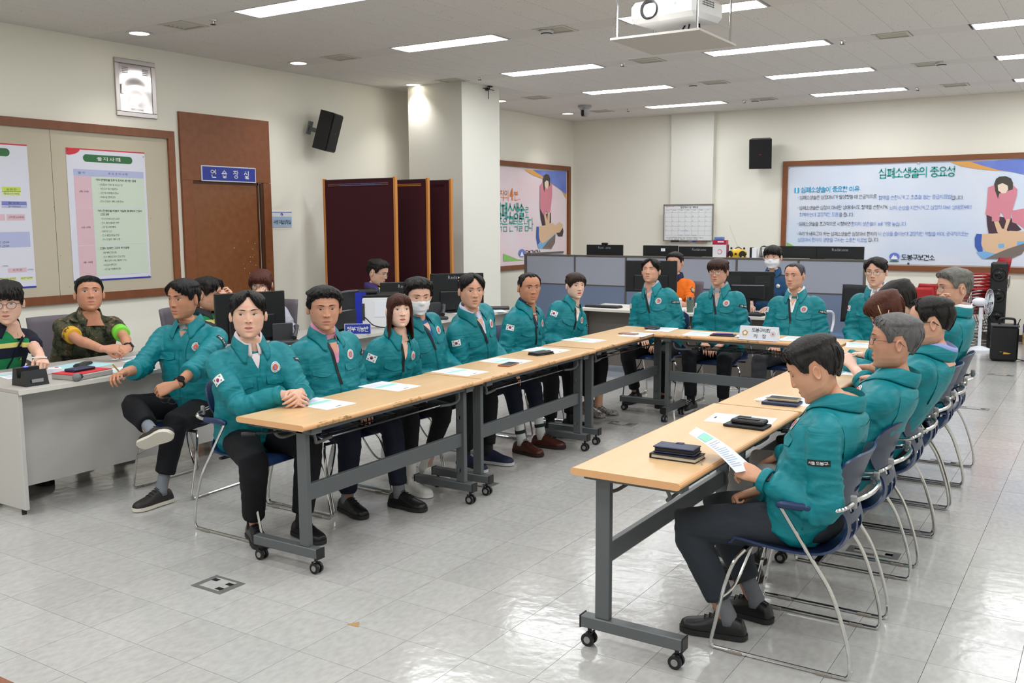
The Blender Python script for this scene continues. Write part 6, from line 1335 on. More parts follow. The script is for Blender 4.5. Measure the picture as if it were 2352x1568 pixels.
def shoe_mesh(kind):
    if kind in SHOES: return SHOES[kind]
    col, sole = {'black': ('#151517', '#1d1d1f'), 'brown': ('#4a211a', '#2a1713'), 'white': ('#dcdcd8', '#e4e4e0'), 'suede': ('#1c2340', '#c9c9c9'), 'walk': ('#2b2826', '#d9d3c6'), 'snake': ('#a9a6a2', '#8a8580'), 'whitesole': ('#141416', '#c8c8c8')}[kind]
    m = mat('shoe_'+kind, col, .35 if kind in ('black', 'brown', 'whitesole') else .6, var=(90, '#33302e', .25) if kind == 'snake' else None); ms = mat('sole_'+kind, sole, .6)
    hl = kind == 'snake'; S = MB()
    P = [(.075, .022, .02), (.06, .034, .06), (.02, .036, .075 if not hl else .05), (-.02, .036, .085 if not hl else .04), (-.06, .038, .07 if not hl else .034), (-.1, .044, .05 if not hl else .034), (-.14, .045, .04 if not hl else .034), (-.17, .037, .034), (-.19, .022, .022)]
    R = []
    for y, w, h in P:
        lift = (.045*smooth((y+.09)/.12) if hl else 0); z0 = .018+lift
        R.append([(w*math.cos(t), y, z0+(h if math.sin(t) > 0 else .004)*math.copysign(abs(math.sin(t))**.75, math.sin(t))) for t in np.linspace(0, 2*PI, 17)[:-1]])
    S.loft(R); v, n_, f = remesh(S, .006, it=2); U = MB(); U.add([tuple(p) for p in v], f); up = U.mesh('shoe', m, 180)
    B = MB(); out = [(w*1.06, y) for y, w, h in P]; ol = [(x, y) for x, y in out]+[(0, -.197)]+[(-x, y) for x, y in out[::-1]]+[(0, .082)]
    if hl: B.prism([(.012, .06), (-.012, .06), (-.012, .085), (.012, .085)], 0, .06).prism([q for q in ol if q[1] < -.06], 0, .012)
    else: B.prism(ol, 0, .02)
    so = B.mesh('sole', ms, 40); L = MB()
    if kind in ('black', 'brown', 'white', 'walk', 'whitesole'):
        for k in range(4): y = -.03-.02*k; z = .018+lerp(.083, .055, k/3); L.tube([(-.022, y, z-.006), (0, y-.004, z+.004), (.022, y, z-.006)], .0022, 5)
    la = L.mesh('lace', mat('lace_'+kind, '#e8e8e8' if kind in ('white', 'whitesole') else '#1b1a19', .8), 180) if len(L.V) else None
    SHOES[kind] = (up, so, la); return SHOES[kind]
HEADCACHE = {}
# ------------------------------------------------------------------ one person
def person(label, H, face, **P):
    hx, hy, hz = H; rz = math.radians(face)+PI/2; yaw = math.radians(P.get('yaw', 0)); pit = math.radians(P.get('pitch', 2)); rol = math.radians(P.get('roll', 0))
    sc = P.get('hs', 1.1)*.935; hipz = P.get('hipz', .5); fine = P.get('hi', False); S = P.get('w', 1)
    px, py = P.get('hip') or (hx, hy); RM = Matrix.Translation((px, py, 0)) @ Matrix.Rotation(rz, 4, 'Z'); RI = RM.inverted(); hip = Vector((0, 0, hipz))
    HR = Matrix.Rotation(yaw, 4, 'Z') @ Matrix.Rotation(pit, 4, 'X') @ Matrix.Rotation(rol, 4, 'Y'); nk = Vector((0, P.get('nf', -.03), P.get('nz', .126)))
    hc = RI @ Vector(H); nb = hc-HR @ nk; u = nb-hip; Lt = u.length-.02; L = math.atan2(-u.y, u.z); sd_ = math.asin(max(-1, min(1, u.x/u.length)))
    TL = Matrix.Translation(hip) @ Matrix.Rotation(L, 4, 'X') @ Matrix.Rotation(sd_, 4, 'Y')
    HM = Matrix.Translation(nb) @ HR @ Matrix.Translation(nk) @ Matrix.Diagonal((sc*1.04, sc, sc*.95, 1))
    root = thing('person', label, 'person', (px, py, 0), rz)
    def loc(w_): return RI @ Vector(w_[1:]) if len(w_) == 4 else Vector((w_[0], -w_[1], w_[2]))
    sk = skin(P.get('skin', '#c99a80'))
    # ---- arms
    arms = []
    for s, k in ((-1, 'r'), (1, 'l')):
        sh = TL @ Vector((s*.168*S, .008, Lt-.098)); wr = loc(P.get('w'+k+'_', (s*.07, .25, .6))); po = P.get('p'+k, (s*.5, -.4, -.8)); po = (po[0], -po[1], po[2])
        el, wr = ik(sh, wr, .285, .25, po); arms.append((s, sh, el, wr))
    # ---- legs
    legs = []
    for s, k in ((-1, 'r'), (1, 'l')):
        hp = Vector((s*.085, .0, hip.z+.0)); an = loc(P.get('a'+k, (s*.12, .42, .09))); kp = P.get('k'+k, (s*.15, .6, .8)); kn, an = ik(hp, an, .44, .41, (kp[0], -kp[1], kp[2])); legs.append((s, hp, kn, an))
    # ---- body: one mesh
    hmB = head_mesh(P, 76, 1.35 if fine else 1); bvh = BVHTree.FromPolygons(hmB.V, hmB.F)
    B = MB(); B.add(hmB.V, hmB.F, 0, HM)
    B.loft([[tuple(TL @ Vector(q)) for q in ring(0, .01, h*Lt, w*S, f, b, 14)] for h, w, f, b in ((0, .13, .09, .07), (.5, .13, .08, .07), (.8, .12, .06, .07), (.92, .06, .045, .06), (1.04, .045, .03, .055))])
    for (s, sh, el, wr) in arms:
        k = 'r' if s < 0 else 'l'; B.tube(bez([TL @ Vector((s*.1, .01, Lt-.08)), sh, el, el.lerp(wr, .35), wr], 4), [.034, .034, .038, .04, .038, .036, .037, .038, .034, .03, .027], 10)
        pose = P.get('h'+k, 'relax'); v, f = hand_geo(pose, fine or P.get('fh')); fw = P.get('f'+k) ; fw = (wr-el) if fw is None else Vector((fw[0], -fw[1], fw[2])); up = P.get('u'+k, (0, 0, 1)); up = Vector((up[0], -up[1], up[2]))
        X = Matrix.Translation(wr) @ basis(fw, up) @ Matrix.Translation((0, .02, 0)); hs_ = P.get('hand', 1.0); v = v*np.array([-s*1.0*-1 if s < 0 else -1, 1, 1])*hs_
        B.add([tuple(p) for p in v], f, 0, X)
        if P.get('watch') == k or P.get('watch2') == k:
            wm = Matrix.Translation(wr) @ basis(wr-el, up) @ Matrix.Translation((0, -.02, 0)); t = MB(); t.tube([wm @ Vector((.031*math.cos(a), 0, .025*math.sin(a))) for a in np.linspace(0, 2*PI, 17)[:-1]], .0085, 6, closed=True)
            o = t.build('watch', BLK, root); t = MB(); t.cyl(wm @ Vector((0, 0, .024)), wm @ Vector((0, 0, .036)), .0215, n=20); t.build('watch_case', mat('watch_black', '#202124', .2, .4), o)
    for (s, hp, kn, an) in legs: B.tube([hp, hp.lerp(kn, .5), kn, kn.lerp(an, .4), an-Vector((0, 0, .03))], [.06, .055, .045, .036, .029], 10)
    body = B.build('body', sk, root, smooth=180)
    face_parts(body, bvh, P, HM, sk)
    hr = hair_mesh(P, P.get('seed', hash(label) % 97)); ho = hr.build('hair', hair_mat(P.get('haircol', '#17130f')), root, smooth=180); ho.data.transform(HM)
    if P.get('glasses'): glasses_parts(root, P, HM, bvh)
    if P.get('mask'): mask_part(root, bvh, P, HM)
    # ---- top
    top = P.get('top', 'jacket'); T = MB(); be = P.get('belly', .0); tw = math.radians(P.get('twist', 0))
    prof = [(-.09, .172, .125, .09), (-.04, .186, .138, .098), (.03, .196, .152+be*.8, .1), (.2, .194, .148+be, .098), (.4, .193, .142+be*.8, .1), (.6, .195, .135+be*.2, .106), (.74, .189, .122, .11), (.82, .176, .108, .11), (.89, .145, .09, .108), (.94, .096, .066, .094), (.965, .055, .035, .07)]
    if top in ('vest', 'tee'): prof = [(h, w*.95, f*.94, b*.94) for h, w, f, b in prof]
    T.loft([[tuple(TL @ Vector(q)) for q in ring(0, .0, h*Lt, w*S, f*S, b*S)] for h, w, f, b in prof])
    sl = P.get('sleeve', 1.0)                # 1 = to the wrist, .45 = short
    paths = []; PU = 1.0 if top == 'jacket' else .88
    for i, (s, sh, el, wr) in enumerate(arms):
        e_ = P.get('sleeve'+('r' if s < 0 else 'l'), sl); full = bez([TL @ Vector((s*.1*S, .008, Lt-.088)), sh+(el-sh)*.04, sh.lerp(el, .5), el, el.lerp(wr, .5), wr], 5)
        n = len(full); m = max(4, int(round((n-1)*e_))+1); pa = full[:m]; rr = []
        for k in range(m):
            t = k/(n-1); r = tab([(0, .056), (.1, .063), (.22, .066), (.4, .065), (.6, .064), (.8, .055), (.93, .052), (.96, .047), (1, .043)], t)*PU
            if e_ < .97 and e_ > .6 and k >= m-3: r = r*1.05
            rr.append(r)
        T.tube(pa, rr, 14); paths.append([np.array(p) for p in pa])
    V, N, F = remesh(T, .0085 if fine else .0105, it=5)
    armv = np.zeros(len(V), bool); D0 = np.zeros(len(V)); sd = P.get('seed', 3)*1.7; w_, al, run = [], [], []
    info = [seg_info(V, pa) for pa in paths]; ca, sa = math.cos(L), math.sin(L); amp = P.get('wr', 1.0)
    upper = [float(np.linalg.norm(p[len(p)//2]-p[0])) for p in paths]
    for i in range(len(V)):
        x, y, z = V[i]; k = 0 if info[0][0][i] < info[1][0][i] else 1; dist, a_, rn = info[k][0][i], info[k][1][i], info[k][2]
        q = Vector((x*6+sd, y*6, z*6)); d = .0045*noise.noise(q)
        arm = dist < .1 and abs(x) > .15; armv[i] = dist < .088 and a_ > .15
        if arm:
            c = math.exp(-((a_-.31)/.1)**2)+.8*math.exp(-((a_-rn)/.07)**2)*(1 if rn > .45 else .3)+.25
            d += .0105*c*amp*(.42-abs(2.2*noise.noise(Vector((a_*24+x*7, y*8+sd, z*8+k*9)))))+.005*c*noise.noise(Vector((a_*70, y*16+sd, z*9)))
        else:
            lo = 1-smooth((z-.55)/.35); d += .0105*amp*(.3+.7*lo)*(.42-abs(2.2*noise.noise(Vector((x*5+z*7*(1 if x > 0 else -1)+sd, y*4, z*11)))))+.005*amp*noise.noise(Vector((x*22+z*14, y*12, z*20+sd)))
        D0[i] = d
    V = V+N*D0[:, None]
    mats = {'jacket': TEALC}.get(top) or P['topmat']
    J = MB(); J.add([tuple(p) for p in V], F); jk = J.build({'jacket': 'jacket', 'vest': 'vest', 'camo': 'combat_shirt', 'tee': 'shirt'}[top], mats, root, smooth=180)
    bv = BVHTree.FromPolygons([tuple(p) for p in V], F)
    FC = TL @ Matrix(((1, 0, 0, 0), (0, 0, -1, -.1), (0, 1, 0, 0), (0, 0, 0, 1))); D = Decal(BVHTree.FromPolygons([tuple(p) for p in V], [f for f in F if not armv[f[0]]]), FC)
    inner = P.get('shirt')
    if top == 'jacket':
        vd = P.get('vdepth', .13); cl = P.get('closed', 0)
        if inner:
            im = cloth('shirt_'+P.get('shirtn', inner.strip('#')[:0]+'plain'), inner, P.get('shirt2'), (60, .1)); b = MB()
            sheet(b, lambda u, v: D.p((u-.5)*.078*(1-v)**.8, Lt+.006-v*(vd+.02), .0024), 6, 8, 0)
            if P.get('openneck', 1): sheet(b, lambda u, v: D.p((u-.5)*.05*(1-v), Lt-.04-v*vd*.36, .0036), 4, 4, 1)
            b.build('shirt', [im, sk], root, smooth=180)
            if P.get('shirtcollar', 1): collar(root, bv, TL, Lt, im, .83, .55, 12 if not P.get('openneck', 1) else 26, 'shirt_collar', .008, .45)
        b = MB()
        zl = P.get('zip', .19)
        sheet(b, lambda u, v: D.p(lerp(-.04, -.004, v**.8)-.011+u*.02, Lt-.03-v*zl, .0052-.001*abs(u-.5)), 4, 12, 0)
        if not cl: b.build('zip_band', BZIP, root, smooth=180)
        b = MB(); sheet(b, lambda u, v: D.p(lerp(.034, .004, min(1, v*1.3)**.8)+u*lerp(.04, .028, v)*(1 if u > 0 else 1), Lt-.035-v*.155, .002+.006*math.sin(PI*min(1, .15+.85*(1-u)))), 6, 12, 0)
        sheet(b, lambda u, v: D.p(lerp(-.014, .034, u), lerp(Lt-.15, .03, v), .001+.0035*(1 if .12 < u < .95 else 0)), 7, 24, 0)
        sheet(b, lambda u, v: D.p(-.0165+.0028*u+.002*math.sin(v*9), lerp(Lt-.16, .03, v), .0022), 2, 24, 1)
        b.build('placket', [TEALC, TEALD], root, smooth=180)
        for s in (-1, 1):
            b = MB(); cx = s*.094*S; hy_ = Lt-.165
            sheet(b, lambda u, v: D.p(cx+(u-.5)*.118, hy_-v*(.034+.012*math.sin(PI*u)), .001+.0055*v+.001*math.sin(u*9+s)), 10, 5, 0)
            sheet(b, lambda u, v: D.p(cx+(u-.5)*.118, hy_-(.034+.012*math.sin(PI*u))-.004*v, .0062-.005*v), 10, 2, 1)
            b.build('pocket_flap', [TEALC, TEALD], root, smooth=180)
        badge(root, D, .092*S, Lt-.125)
        collar(root, bv, TL, Lt, TEALC, 1, 1, P.get('gap', 24))
        b = MB()
        for (x, y) in ((.03, Lt-.045),): c = D.p(x, y, .009); b.ell(c, (.004, .003, .004), 8, 6)
        b.build('snap', mat('snap_metal', '#9aa3a3', .3, .8), root)
        for s, key in ((-1, 'flag'), (1, 'patch')):
            if P.get('no'+key): continue
            _, sh, el, wr = arms[0 if s < 0 else 1]; o = P.get(key+'dir', (s*.85, .55, .1)); out = Vector((o[0], -o[1], o[2])); ax = (sh-el).normalized(); out = (out-ax*out.dot(ax)).normalized()
            t_ = P.get(key+'t', .25 if s < 0 else .3); c = sh.lerp(el, t_); A = Matrix.Identity(4); xx = ax.cross(out)
            for i in range(3): A[i][0], A[i][1], A[i][2], A[i][3] = xx[i], ax[i], out[i], c[i]
            D2 = Decal(bv, A @ Matrix.Rotation(math.radians(P.get(key+'rot', 0)), 4, 'Z'))
            if s < 0: flag(root, D2)
            else: name_patch(root, D2, P.get('patchtext', '서울 도봉구'))
        if P.get('back'):                    # storm flap across the shoulders
            FBk = TL @ Matrix(((-1, 0, 0, 0), (0, 0, 1, .1), (0, 1, 0, 0), (0, 0, 0, 1))); DB = Decal(bv, FBk); b = MB()
            sheet(b, lambda u, v: DB.p((u-.5)*.31, Lt-.06-v*.17, .002+.006*v*v), 22, 10); sheet(b, lambda u, v: DB.p((u-.5)*.31, Lt-.23+.003*v, .0075*(1-v)), 22, 2)
            b.build('back_flap', TEALC, root, smooth=180)
        for i, (s, sh, el, wr) in enumerate(arms):
            e_ = P.get('sleeve'+('r' if s < 0 else 'l'), sl); pa = paths[i]; a, b_ = Vector(pa[-2]), Vector(pa[-1]); d = (b_-a).normalized(); q = MB(); rr = .0455 if e_ > .97 else .056
            q.tube([b_-d*.02, b_-d*.012, b_+d*.004, b_+d*.012, b_+d*.01], [rr*1.04, rr*1.1, rr*1.08, rr*.98, rr*.7], 18); q.build('cuff', TEALC, root, smooth=60)
    elif P.get('collar'): collar(root, bv, TL, Lt, P['collar'], .97, .8, 26)
    # ---- trousers
    Q = MB(); wl_ = P.get('legw', 1)
    Q.ell((0, .0, hip.z-.0), (.178*S, .145, .085), 18, 12)
    for (s, hp, kn, an) in legs:
        hem = P.get('hem', .045); end = an.lerp(kn, hem/.41); pts = [hp, hp.lerp(kn, .4), hp.lerp(kn, .8), kn, kn.lerp(end, .18), kn.lerp(end, .5), kn.lerp(end, .8), end]; rr = [.088, .084, .072, .069, .068, .062, .056, .054]
        Q.tube(pts, [r*wl_ for r in rr], 14)
    V, N, F = remesh(Q, .0125 if not fine else .0105, it=3); dd = []; kns = [k[2] for k in legs]
    for p in V:
        kd = min((Vector(p)-k).length for k in kns); c = .4+1.2*math.exp(-(kd/.13)**2); dd.append(.0045*c*noise.noise(Vector((p[0]*13+sd, p[1]*18, p[2]*30)))+.004*noise.noise(Vector((p[0]*6, p[1]*6+sd, p[2]*6))))
    V = V+N*np.array(dd)[:, None]; Q = MB(); Q.add([tuple(p) for p in V], F); Q.build('trousers', cloth('trousers_'+P.get('trn', 'black'), P.get('trousers', '#15161a'), None, (20, .3)), root, smooth=180)
    # ---- feet
    for (s, hp, kn, an) in legs:
        k = 'r' if s < 0 else 'l'; fd = P.get('t'+k, (s*.15, 1, 0)); fd = Vector((fd[0], -fd[1], fd[2])).normalized(); up = Vector(P.get('n'+k, (0, 0, 1))); up.y *= -1
        X = basis(-fd, up); X = Matrix.Translation(an-(X.to_3x3() @ Vector((0, 0, .085)))) @ X
        q = MB(); q.tube([an+(kn-an).normalized()*.13, an+(kn-an).normalized()*.05, an, an-Vector(P.get('n'+k, (0, 0, 1)))*Vector((1, -1, 1))*.03], [.036, .034, .036, .037], 14); so = q.build('sock', mat('sock_'+P.get('sockn', 'black'), P.get('sock', '#1a1a1d'), .9, bump=(200, .3)), root, smooth=180)
        if P.get('sockstripe'):
            q = MB(); q.tube([an+(kn-an).normalized()*.085, an+(kn-an).normalized()*.06], [.0395, .039], 14, cap=False); q.build('sock_stripe', cloth('stripe', '#1d2b2c'), so, smooth=180)
        up_, sol, la = shoe_mesh(P.get('shoe', 'black'))
        o = link('shoe', up_, root); o.matrix_local = X; a = link('sole', sol, o)
        if la: link('lace', la, o)
    return root, TL, Lt, arms, D, bv, HM, loc
# ------------------------------------------------------------------ the people
def HW_(px, py, ax, v): p = at(px, py, ax, v); return (p.x, p.y, p.z)
SKP, SKL, SKM, SKT, SKD = '#e8c6b4', '#e0b8a2', '#d6a88f', '#ca997f', '#c08c6f'
R0 = person('young man in a teal jacket, hands folded on the front left table', HW_(570, 722, 0, -3.86), -20, hi=True, seed=1, flagt=.42, closed=1, hip=(-4.0, 3.56), yaw=-22, pitch=-2, lean=6, hair='parted', part=.1, haircol='#100e0d', vol=1.2, skin=SKL, lipc='#b8706a', shirt='#d9cfd2', vdepth=.1, openneck=0, w=1.05, gaze=-.004, cheek=1.3, fat=.6, zip=.1,
       wr_=('w', -3.55, 3.36, .80), wl_=('w', -3.51, 3.47, .80), hr='clasp', hl='clasp', ur=(-.9, .1, .5), ul=(.9, .2, .5), fr=(.6, .75, -.1), fl=(-.6, .75, -.1), al=(.1, .40, .09), ar=(-.12, .28, .09), legw=1.1)
person('heavy man in a teal jacket over a pink shirt, lips pursed', HW_(745, 707, 0, -3.86), -8, hi=True, seed=2, hw=1.05, hip=(-4.0, 4.115), yaw=-30, pitch=4, lean=3, hair='short', haircol='#11100f', vol=1.45, tuft=.012, skin=SKT, lipc='#9a5c50', shirt='#d38fb0', shirtn='pink', vdepth=.2, zip=.24, w=1.12, belly=.05, fat=.8, frown=.005,  open=.0036,
       wr_=(-.1, .27, .6), wl_=(.1, .27, .6), trn='navy', trousers='#171b2b', al=(.16, .5, .09), ar=(-.1, .34, .09), sock='#77797f', sockn='grey')
person('woman in a teal jacket with long brown hair and fringe', HW_(917, 712, 0, -3.84), -4, seed=3, hip=(-4.01, 4.67), yaw=-32, pitch=-5, lean=5, hs=.99, hair='long', haircol='#33190f', vol=.95, thick=.013, jag=.003, skin=SKP, lipc='#c05a58', lipn='rose', shirt='#e0b8a2', shirtn='skin', shirtcollar=0, vdepth=.13, w=.88, fat=.5, neck=.86, nose=.85, open=.0058, browt=.003,
       wr_=(-.08, .25, .6), wl_=(.08, .25, .6), shoe='white', sock='#c9c4c0', sockn='white', hem=.14, legw=.86, al=(.08, .3, .09), ar=(-.16, .4, .09))
person('man in a teal jacket wearing a white pleated face mask', HW_(960, 680, 0, -3.97), 0, seed=4, hip=(-4.06, 5.225), yaw=-36, pitch=8, lean=2, hair='short', haircol='#121110', vol=1.5, tuft=.01, skin=SKL, mask='pleat', shirt='#1d4675', shirtn='blue_pattern', shirt2='#3f78ad', vdepth=.16, zip=.2, w=.98, noflag=1, open=.003,
       wr_=(-.1, .2, .6), wl_=(.1, .25, .6), shoe='suede', al=(.1, .45, .09), ar=(-.1, .4, .09))
person('man in a teal jacket with pale blue shirt, side-parted black hair', HW_(1083, 667, 0, -3.9), 0, seed=5, hip=(-4.06, 5.79), yaw=-38, pitch=2, lean=4, hair='parted', part=.12, haircol='#100f0e', vol=1.1, skin=SKM, lipc='#94594f', shirt='#c6d0e8', shirtn='pale_blue', vdepth=.17, zip=.2, w=1.08, belly=.02, frown=.0015,
       wr_=(-.1, .27, .6), wl_=(.1, .27, .6), trn='navy', trousers='#151826', shoe='brown', sock='#cfd2d0', sockn='striped', sockstripe=1, al=(.14, .52, .09), ar=(-.1, .5, .09), hem=.16)
person('tanned man in a teal jacket over a navy polo, thinning hair', HW_(1216, 660, 0, -3.92), 0, seed=6, hip=(-4.09, 6.42), yaw=-38, pitch=2, lean=4, hair='recede', haircol='#1c1816', vol=.9, skin=SKD, lipc='#86503f', shirt='#1e2752', shirtn='navy', vdepth=.19, zip=.25, w=1.08, frown=.005, fat=.3, openneck=1,
       wr_=(-.1, .27, .6), wl_=(.1, .27, .6), al=(.14, .45, .09), ar=(-.1, .4, .09))
person('woman in a teal jacket over a white top, hair tied back', HW_(1322, 655, 0, -3.94), -14, seed=7, hip=(-4.09, 7.05), yaw=-22, pitch=2, lean=5, hs=1.0, hair='tied', haircol='#2a1c18', vol=1.0, skin=SKP, lipc='#b02a36', lipn='red', shirt='#e6e6e6', shirtn='white', shirtcollar=0, vdepth=.15, zip=.2, w=.9, neck=.85, nose=.85, browt=.0032, open=.0055,
       wr_=(-.08, .27, .6), wl_=(.08, .27, .6), shoe='snake', hem=.1, al=(.09, .45, .13), ar=(-.03, .45, .13), sock='#c99a80', sockn='skin')
person('man in a teal jacket with eyes closed, chin raised', HW_(1495, 622, 1, 8.1), -90, seed=8, hip=(-3.55, 8.19), yaw=6, pitch=-9, lean=0, hair='parted', part=.15, haircol='#0f0e0e', vol=1.25, skin=SKM, lipc='#a5645c', shirt='#8e909c', shirtn='grey_check', shirt2='#c4c6cf', vdepth=.14, w=0.98, hs=1.02, belly=.04, fat=.9, open=.0008,
       wr_=(-.1, .27, .6), wl_=(.1, .27, .6), al=(.14, .3, .09), ar=(-.14, .3, .09), flagdir=(-.9, .6, .1), patchdir=(.9, .6, .1), patchrot=-14)
person('man in a teal jacket with glasses and thick brown fringe', HW_(1650, 624, 1, 8.1), -90, seed=9, hip=(-2.96, 8.19), yaw=-2, pitch=3, lean=2, hair='bangs', haircol='#2e1c17', vol=1.5, jag=.012, skin=SKM, lipc='#9a5c52', shirt='#8f929b', shirtn='grey_dots', shirt2='#b9bcc4', vdepth=.15, w=0.96, hs=1.02, glasses=('wire', '#5c3a30'), open=.0038,
       wr_=(-.09, .27, .6), wl_=(.09, .27, .6), trn='charcoal', trousers='#202227', shoe='whitesole', al=(.12, .33, .09), ar=(-.14, .42, .09), flagdir=(-.9, .6, .1), patchdir=(.9, .6, .1), patchrot=-14)
person('stout man in a teal jacket, grey receding hair, behind the nameplate', HW_(1825, 633, 1, 8.1), -90, seed=10, hip=(-2.3, 8.19), yaw=-10, pitch=2, lean=0, hair='recede', haircol='#34343a', vol=.75, skin=SKM, lipc='#a06a60', shirt='#e4e4e6', shirtn='white_shirt', vdepth=.17, zip=.21, w=1.04, hs=1.02, belly=.06, fat=1, browt=.006, open=.0034,
       wr_=(-.12, .3, .62), wl_=(.12, .3, .62), trn='grey', trousers='#4b4d52', al=(.15, .4, .09), ar=(-.2, .45, .09), flagdir=(-.9, .6, .1), patchdir=(.9, .6, .1), patchrot=-14)
person('man in a teal jacket with dark-rimmed glasses at the far right corner', HW_(2012, 624, 1, 8.1), -90, seed=11, closed=1, hip=(-1.62, 8.19), yaw=-4, pitch=4, lean=4, hair='parted', part=-.3, haircol='#171210', vol=1.4, skin=SKL, lipc='#a5625a', shirt='#d8e0ea', shirtn='pale_white', vdepth=.08, openneck=0, w=0.93, hs=1.02, glasses=('silver', '#3c2f2b'), browt=.0062,
       wr_=(-.1, .27, .62), wl_=(.1, .27, .62), flagdir=(-.9, .6, .1))
person('silver-haired man with round wire glasses, hand at his nose', HW_(2190, 660, 1, 6.62), 178, seed=12, closed=1, hip=(-.98, 6.68), yaw=34, pitch=4, lean=8, hair='short', haircol='#55534f', vol=1.3, tuft=.008, skin=SKM, glasses=('wire', '#8d8a86'), shirt='#eceef2', shirtn='white_two', vdepth=.1, w=1.14, back=1, noflag=1,
       wr_=('w', HW_(2166, 705, 1, 6.42)[0], 6.45, HW_(2166, 705, 1, 6.42)[2]-.06), pr=(-.6, .2, -.8), hr='face', fr=(.15, .1, 1), ur=(-.5, .9, 0), wl_=(.2, .32, .62), patchdir=(1, -.1, .1), patchrot=-12)
person('dark-haired person bending low behind the headband woman', HW_(2064, 690, 1, 6.14), 180, seed=13, hip=(-.99, 6.12), yaw=10, pitch=30, lean=18, hair='bob', haircol='#15110f', vol=1.2, skin=SKL, shirt=None, w=.9, wr_=(-.1, .42, .8), wl_=(.1, .42, .8), hr='write', hl='flat')
R1 = person('woman with a brown bob and headband, bent over her notes', HW_(2037, 716, 1, 5.56), 180, seed=14, hip=(-1.0, 5.56), yaw=12, pitch=32, lean=20, hs=1.0, hair='bob', haircol='#3d1d12', vol=1.35, thick=.02, skin=SKP, glasses=('black', '#1c1c1e'), shirt=None, w=.9,
       wr_=('w', HW_(1990, 815, 2, .83)[0], HW_(1990, 815, 2, .83)[1], .83), wl_=('w', HW_(1985, 800, 2, .87)[0]+.1, 5.45, .84), hr='flat', hl='write', ul=(.3, .2, .9), watch2='x', sleeve=.86)
person('man with short black hair and black-armed glasses, lavender collar', HW_(2138, 738, 1, 5.0), 180, hi=True, seed=15, hip=(-.975, 5.0), yaw=4, pitch=8, lean=10, hair='recede', haircol='#12100e', vol=1.5, thick=.02, skin=SKM, glasses=('black', '#18181a'), shirt='#98a4d8', shirtn='lavender', vdepth=.1, w=1.1, back=1, noflag=1, patchtext='서울 도봉구청',
       wr_=('w', HW_(1975, 845, 2, .82)[0], HW_(1975, 845, 2, .82)[1], .82), wl_=('w', HW_(1985, 872, 2, .8)[0], HW_(1985, 872, 2, .8)[1]+.0, .80), hl='write', hr='flat', watch='l', sleeve=.85, patchdir=(1, -.15, .1), patchrot=-10)
person('grey-haired man in profile with thin metal glasses', HW_(2056, 782, 1, 4.32), 180, hi=True, seed=16, hip=(-.975, 4.3), yaw=10, pitch=0, lean=6, hair='short', haircol='#4c4a4a', vol=.85, skin=SKT, lipc='#8f5a4c', glasses=('silver', '#8c8a88'), shirt='#0b747c', shirtn='teal_inner', shirtcollar=0, w=1.06, back=1, noflag=1,
       wr_=(-.12, .3, .58), wl_=(.1, .3, .58), patchdir=(1, -.1, .1), patcht=.5, trn='pale_grey', trousers='#8e8e8e', ar=(-.12, .46, .09), al=(.12, .4, .09), sock='#3a3a3c', sockn='dark')
R2 = person('man reading a held sheet, nearest on the right, grey trousers', HW_(1872, 846, 1, 3.64), 180, hi=True, seed=17, hip=(-.975, 3.665), yaw=6, pitch=26, nf=-.055, hair='short', haircol='#191615', vol=1.35, tuft=.006, jag=.009, skin='#d0a082', lipc='#b07468', lipn='soft', shirt='#0b747c', shirtn='teal_inner', shirtcollar=0, w=1.08, back=1, noflag=1, open=.0022, wr=1.3,
       wl_=('w', HW_(1758, 1100, 1, 3.5)[0], 3.49, HW_(1758, 1100, 1, 3.5)[2]), pl=(.2, -.85, -.8), hl='grip', fl=(-.2, .9, .2), ul=(.6, -.2, .75), wr_=('w', HW_(1742, 1158, 1, 3.6)[0], 3.62, HW_(1742, 1158, 1, 3.6)[2]+.055), hr='fist', ur=(-.3, .3, .9), fr=(.5, .8, -.3),
       trn='slate', trousers='#31363d', legw=1.06, sock='#6f7278', sockn='mid_grey', al=(.13, .26, .09), ar=(-.1, .22, .09), watch2='l', patchdir=(1, .05, .05), patcht=.36, hem=.08)
R3 = person('man in a teal jacket sitting legs crossed, pen on the grey desk', HW_(421, 686, 1, 3.84), -70, hi=True, seed=18, closed=1, hip=(-4.93, 3.98), yaw=-10, pitch=2, hair='parted', part=-.35, haircol='#0f0e0e', vol=1.15, jag=.008, skin=SKD, lipc='#8a5346', frown=.003, shirt='#2c3030', shirtn='dark_print', shirt2='#a9aeb0', vdepth=.06, zip=.07, w=1.1, belly=.03, sleeve=.8, 
       wr_=('w', HW_(285, 858, 2, .79)[0], HW_(285, 858, 2, .79)[1], .795), pr=(-.5, -.2, -1), hr='write', ur=(-.2, .3, .9), wl_=('w', HW_(405, 885, 1, 3.5)[0], 3.5, HW_(405, 885, 1, 3.5)[2]), pl=(1, -.2, -.6), hl='grip', ul=(.5, .6, .6), fl=(-.8, .5, -.3), watch='l',
       al=(.02, .52, .09), tl=(-.35, 1, 0), ar=('w', HW_(350, 990, 1, 3.37)[0], 3.37, HW_(350, 990, 1, 3.37)[2]), kr=(-1, .5, .35), tr=(.85, .2, .35), nr=(-.25, -.75, .6), sock='#7d838c', sockn='blue_grey', shoe='walk', shirtcollar=0, noflag=1, patchdir=(1, .35, .2), patcht=.28, patchrot=-8, legw=1.1, hem=.1)
CAMO = camo_mat()
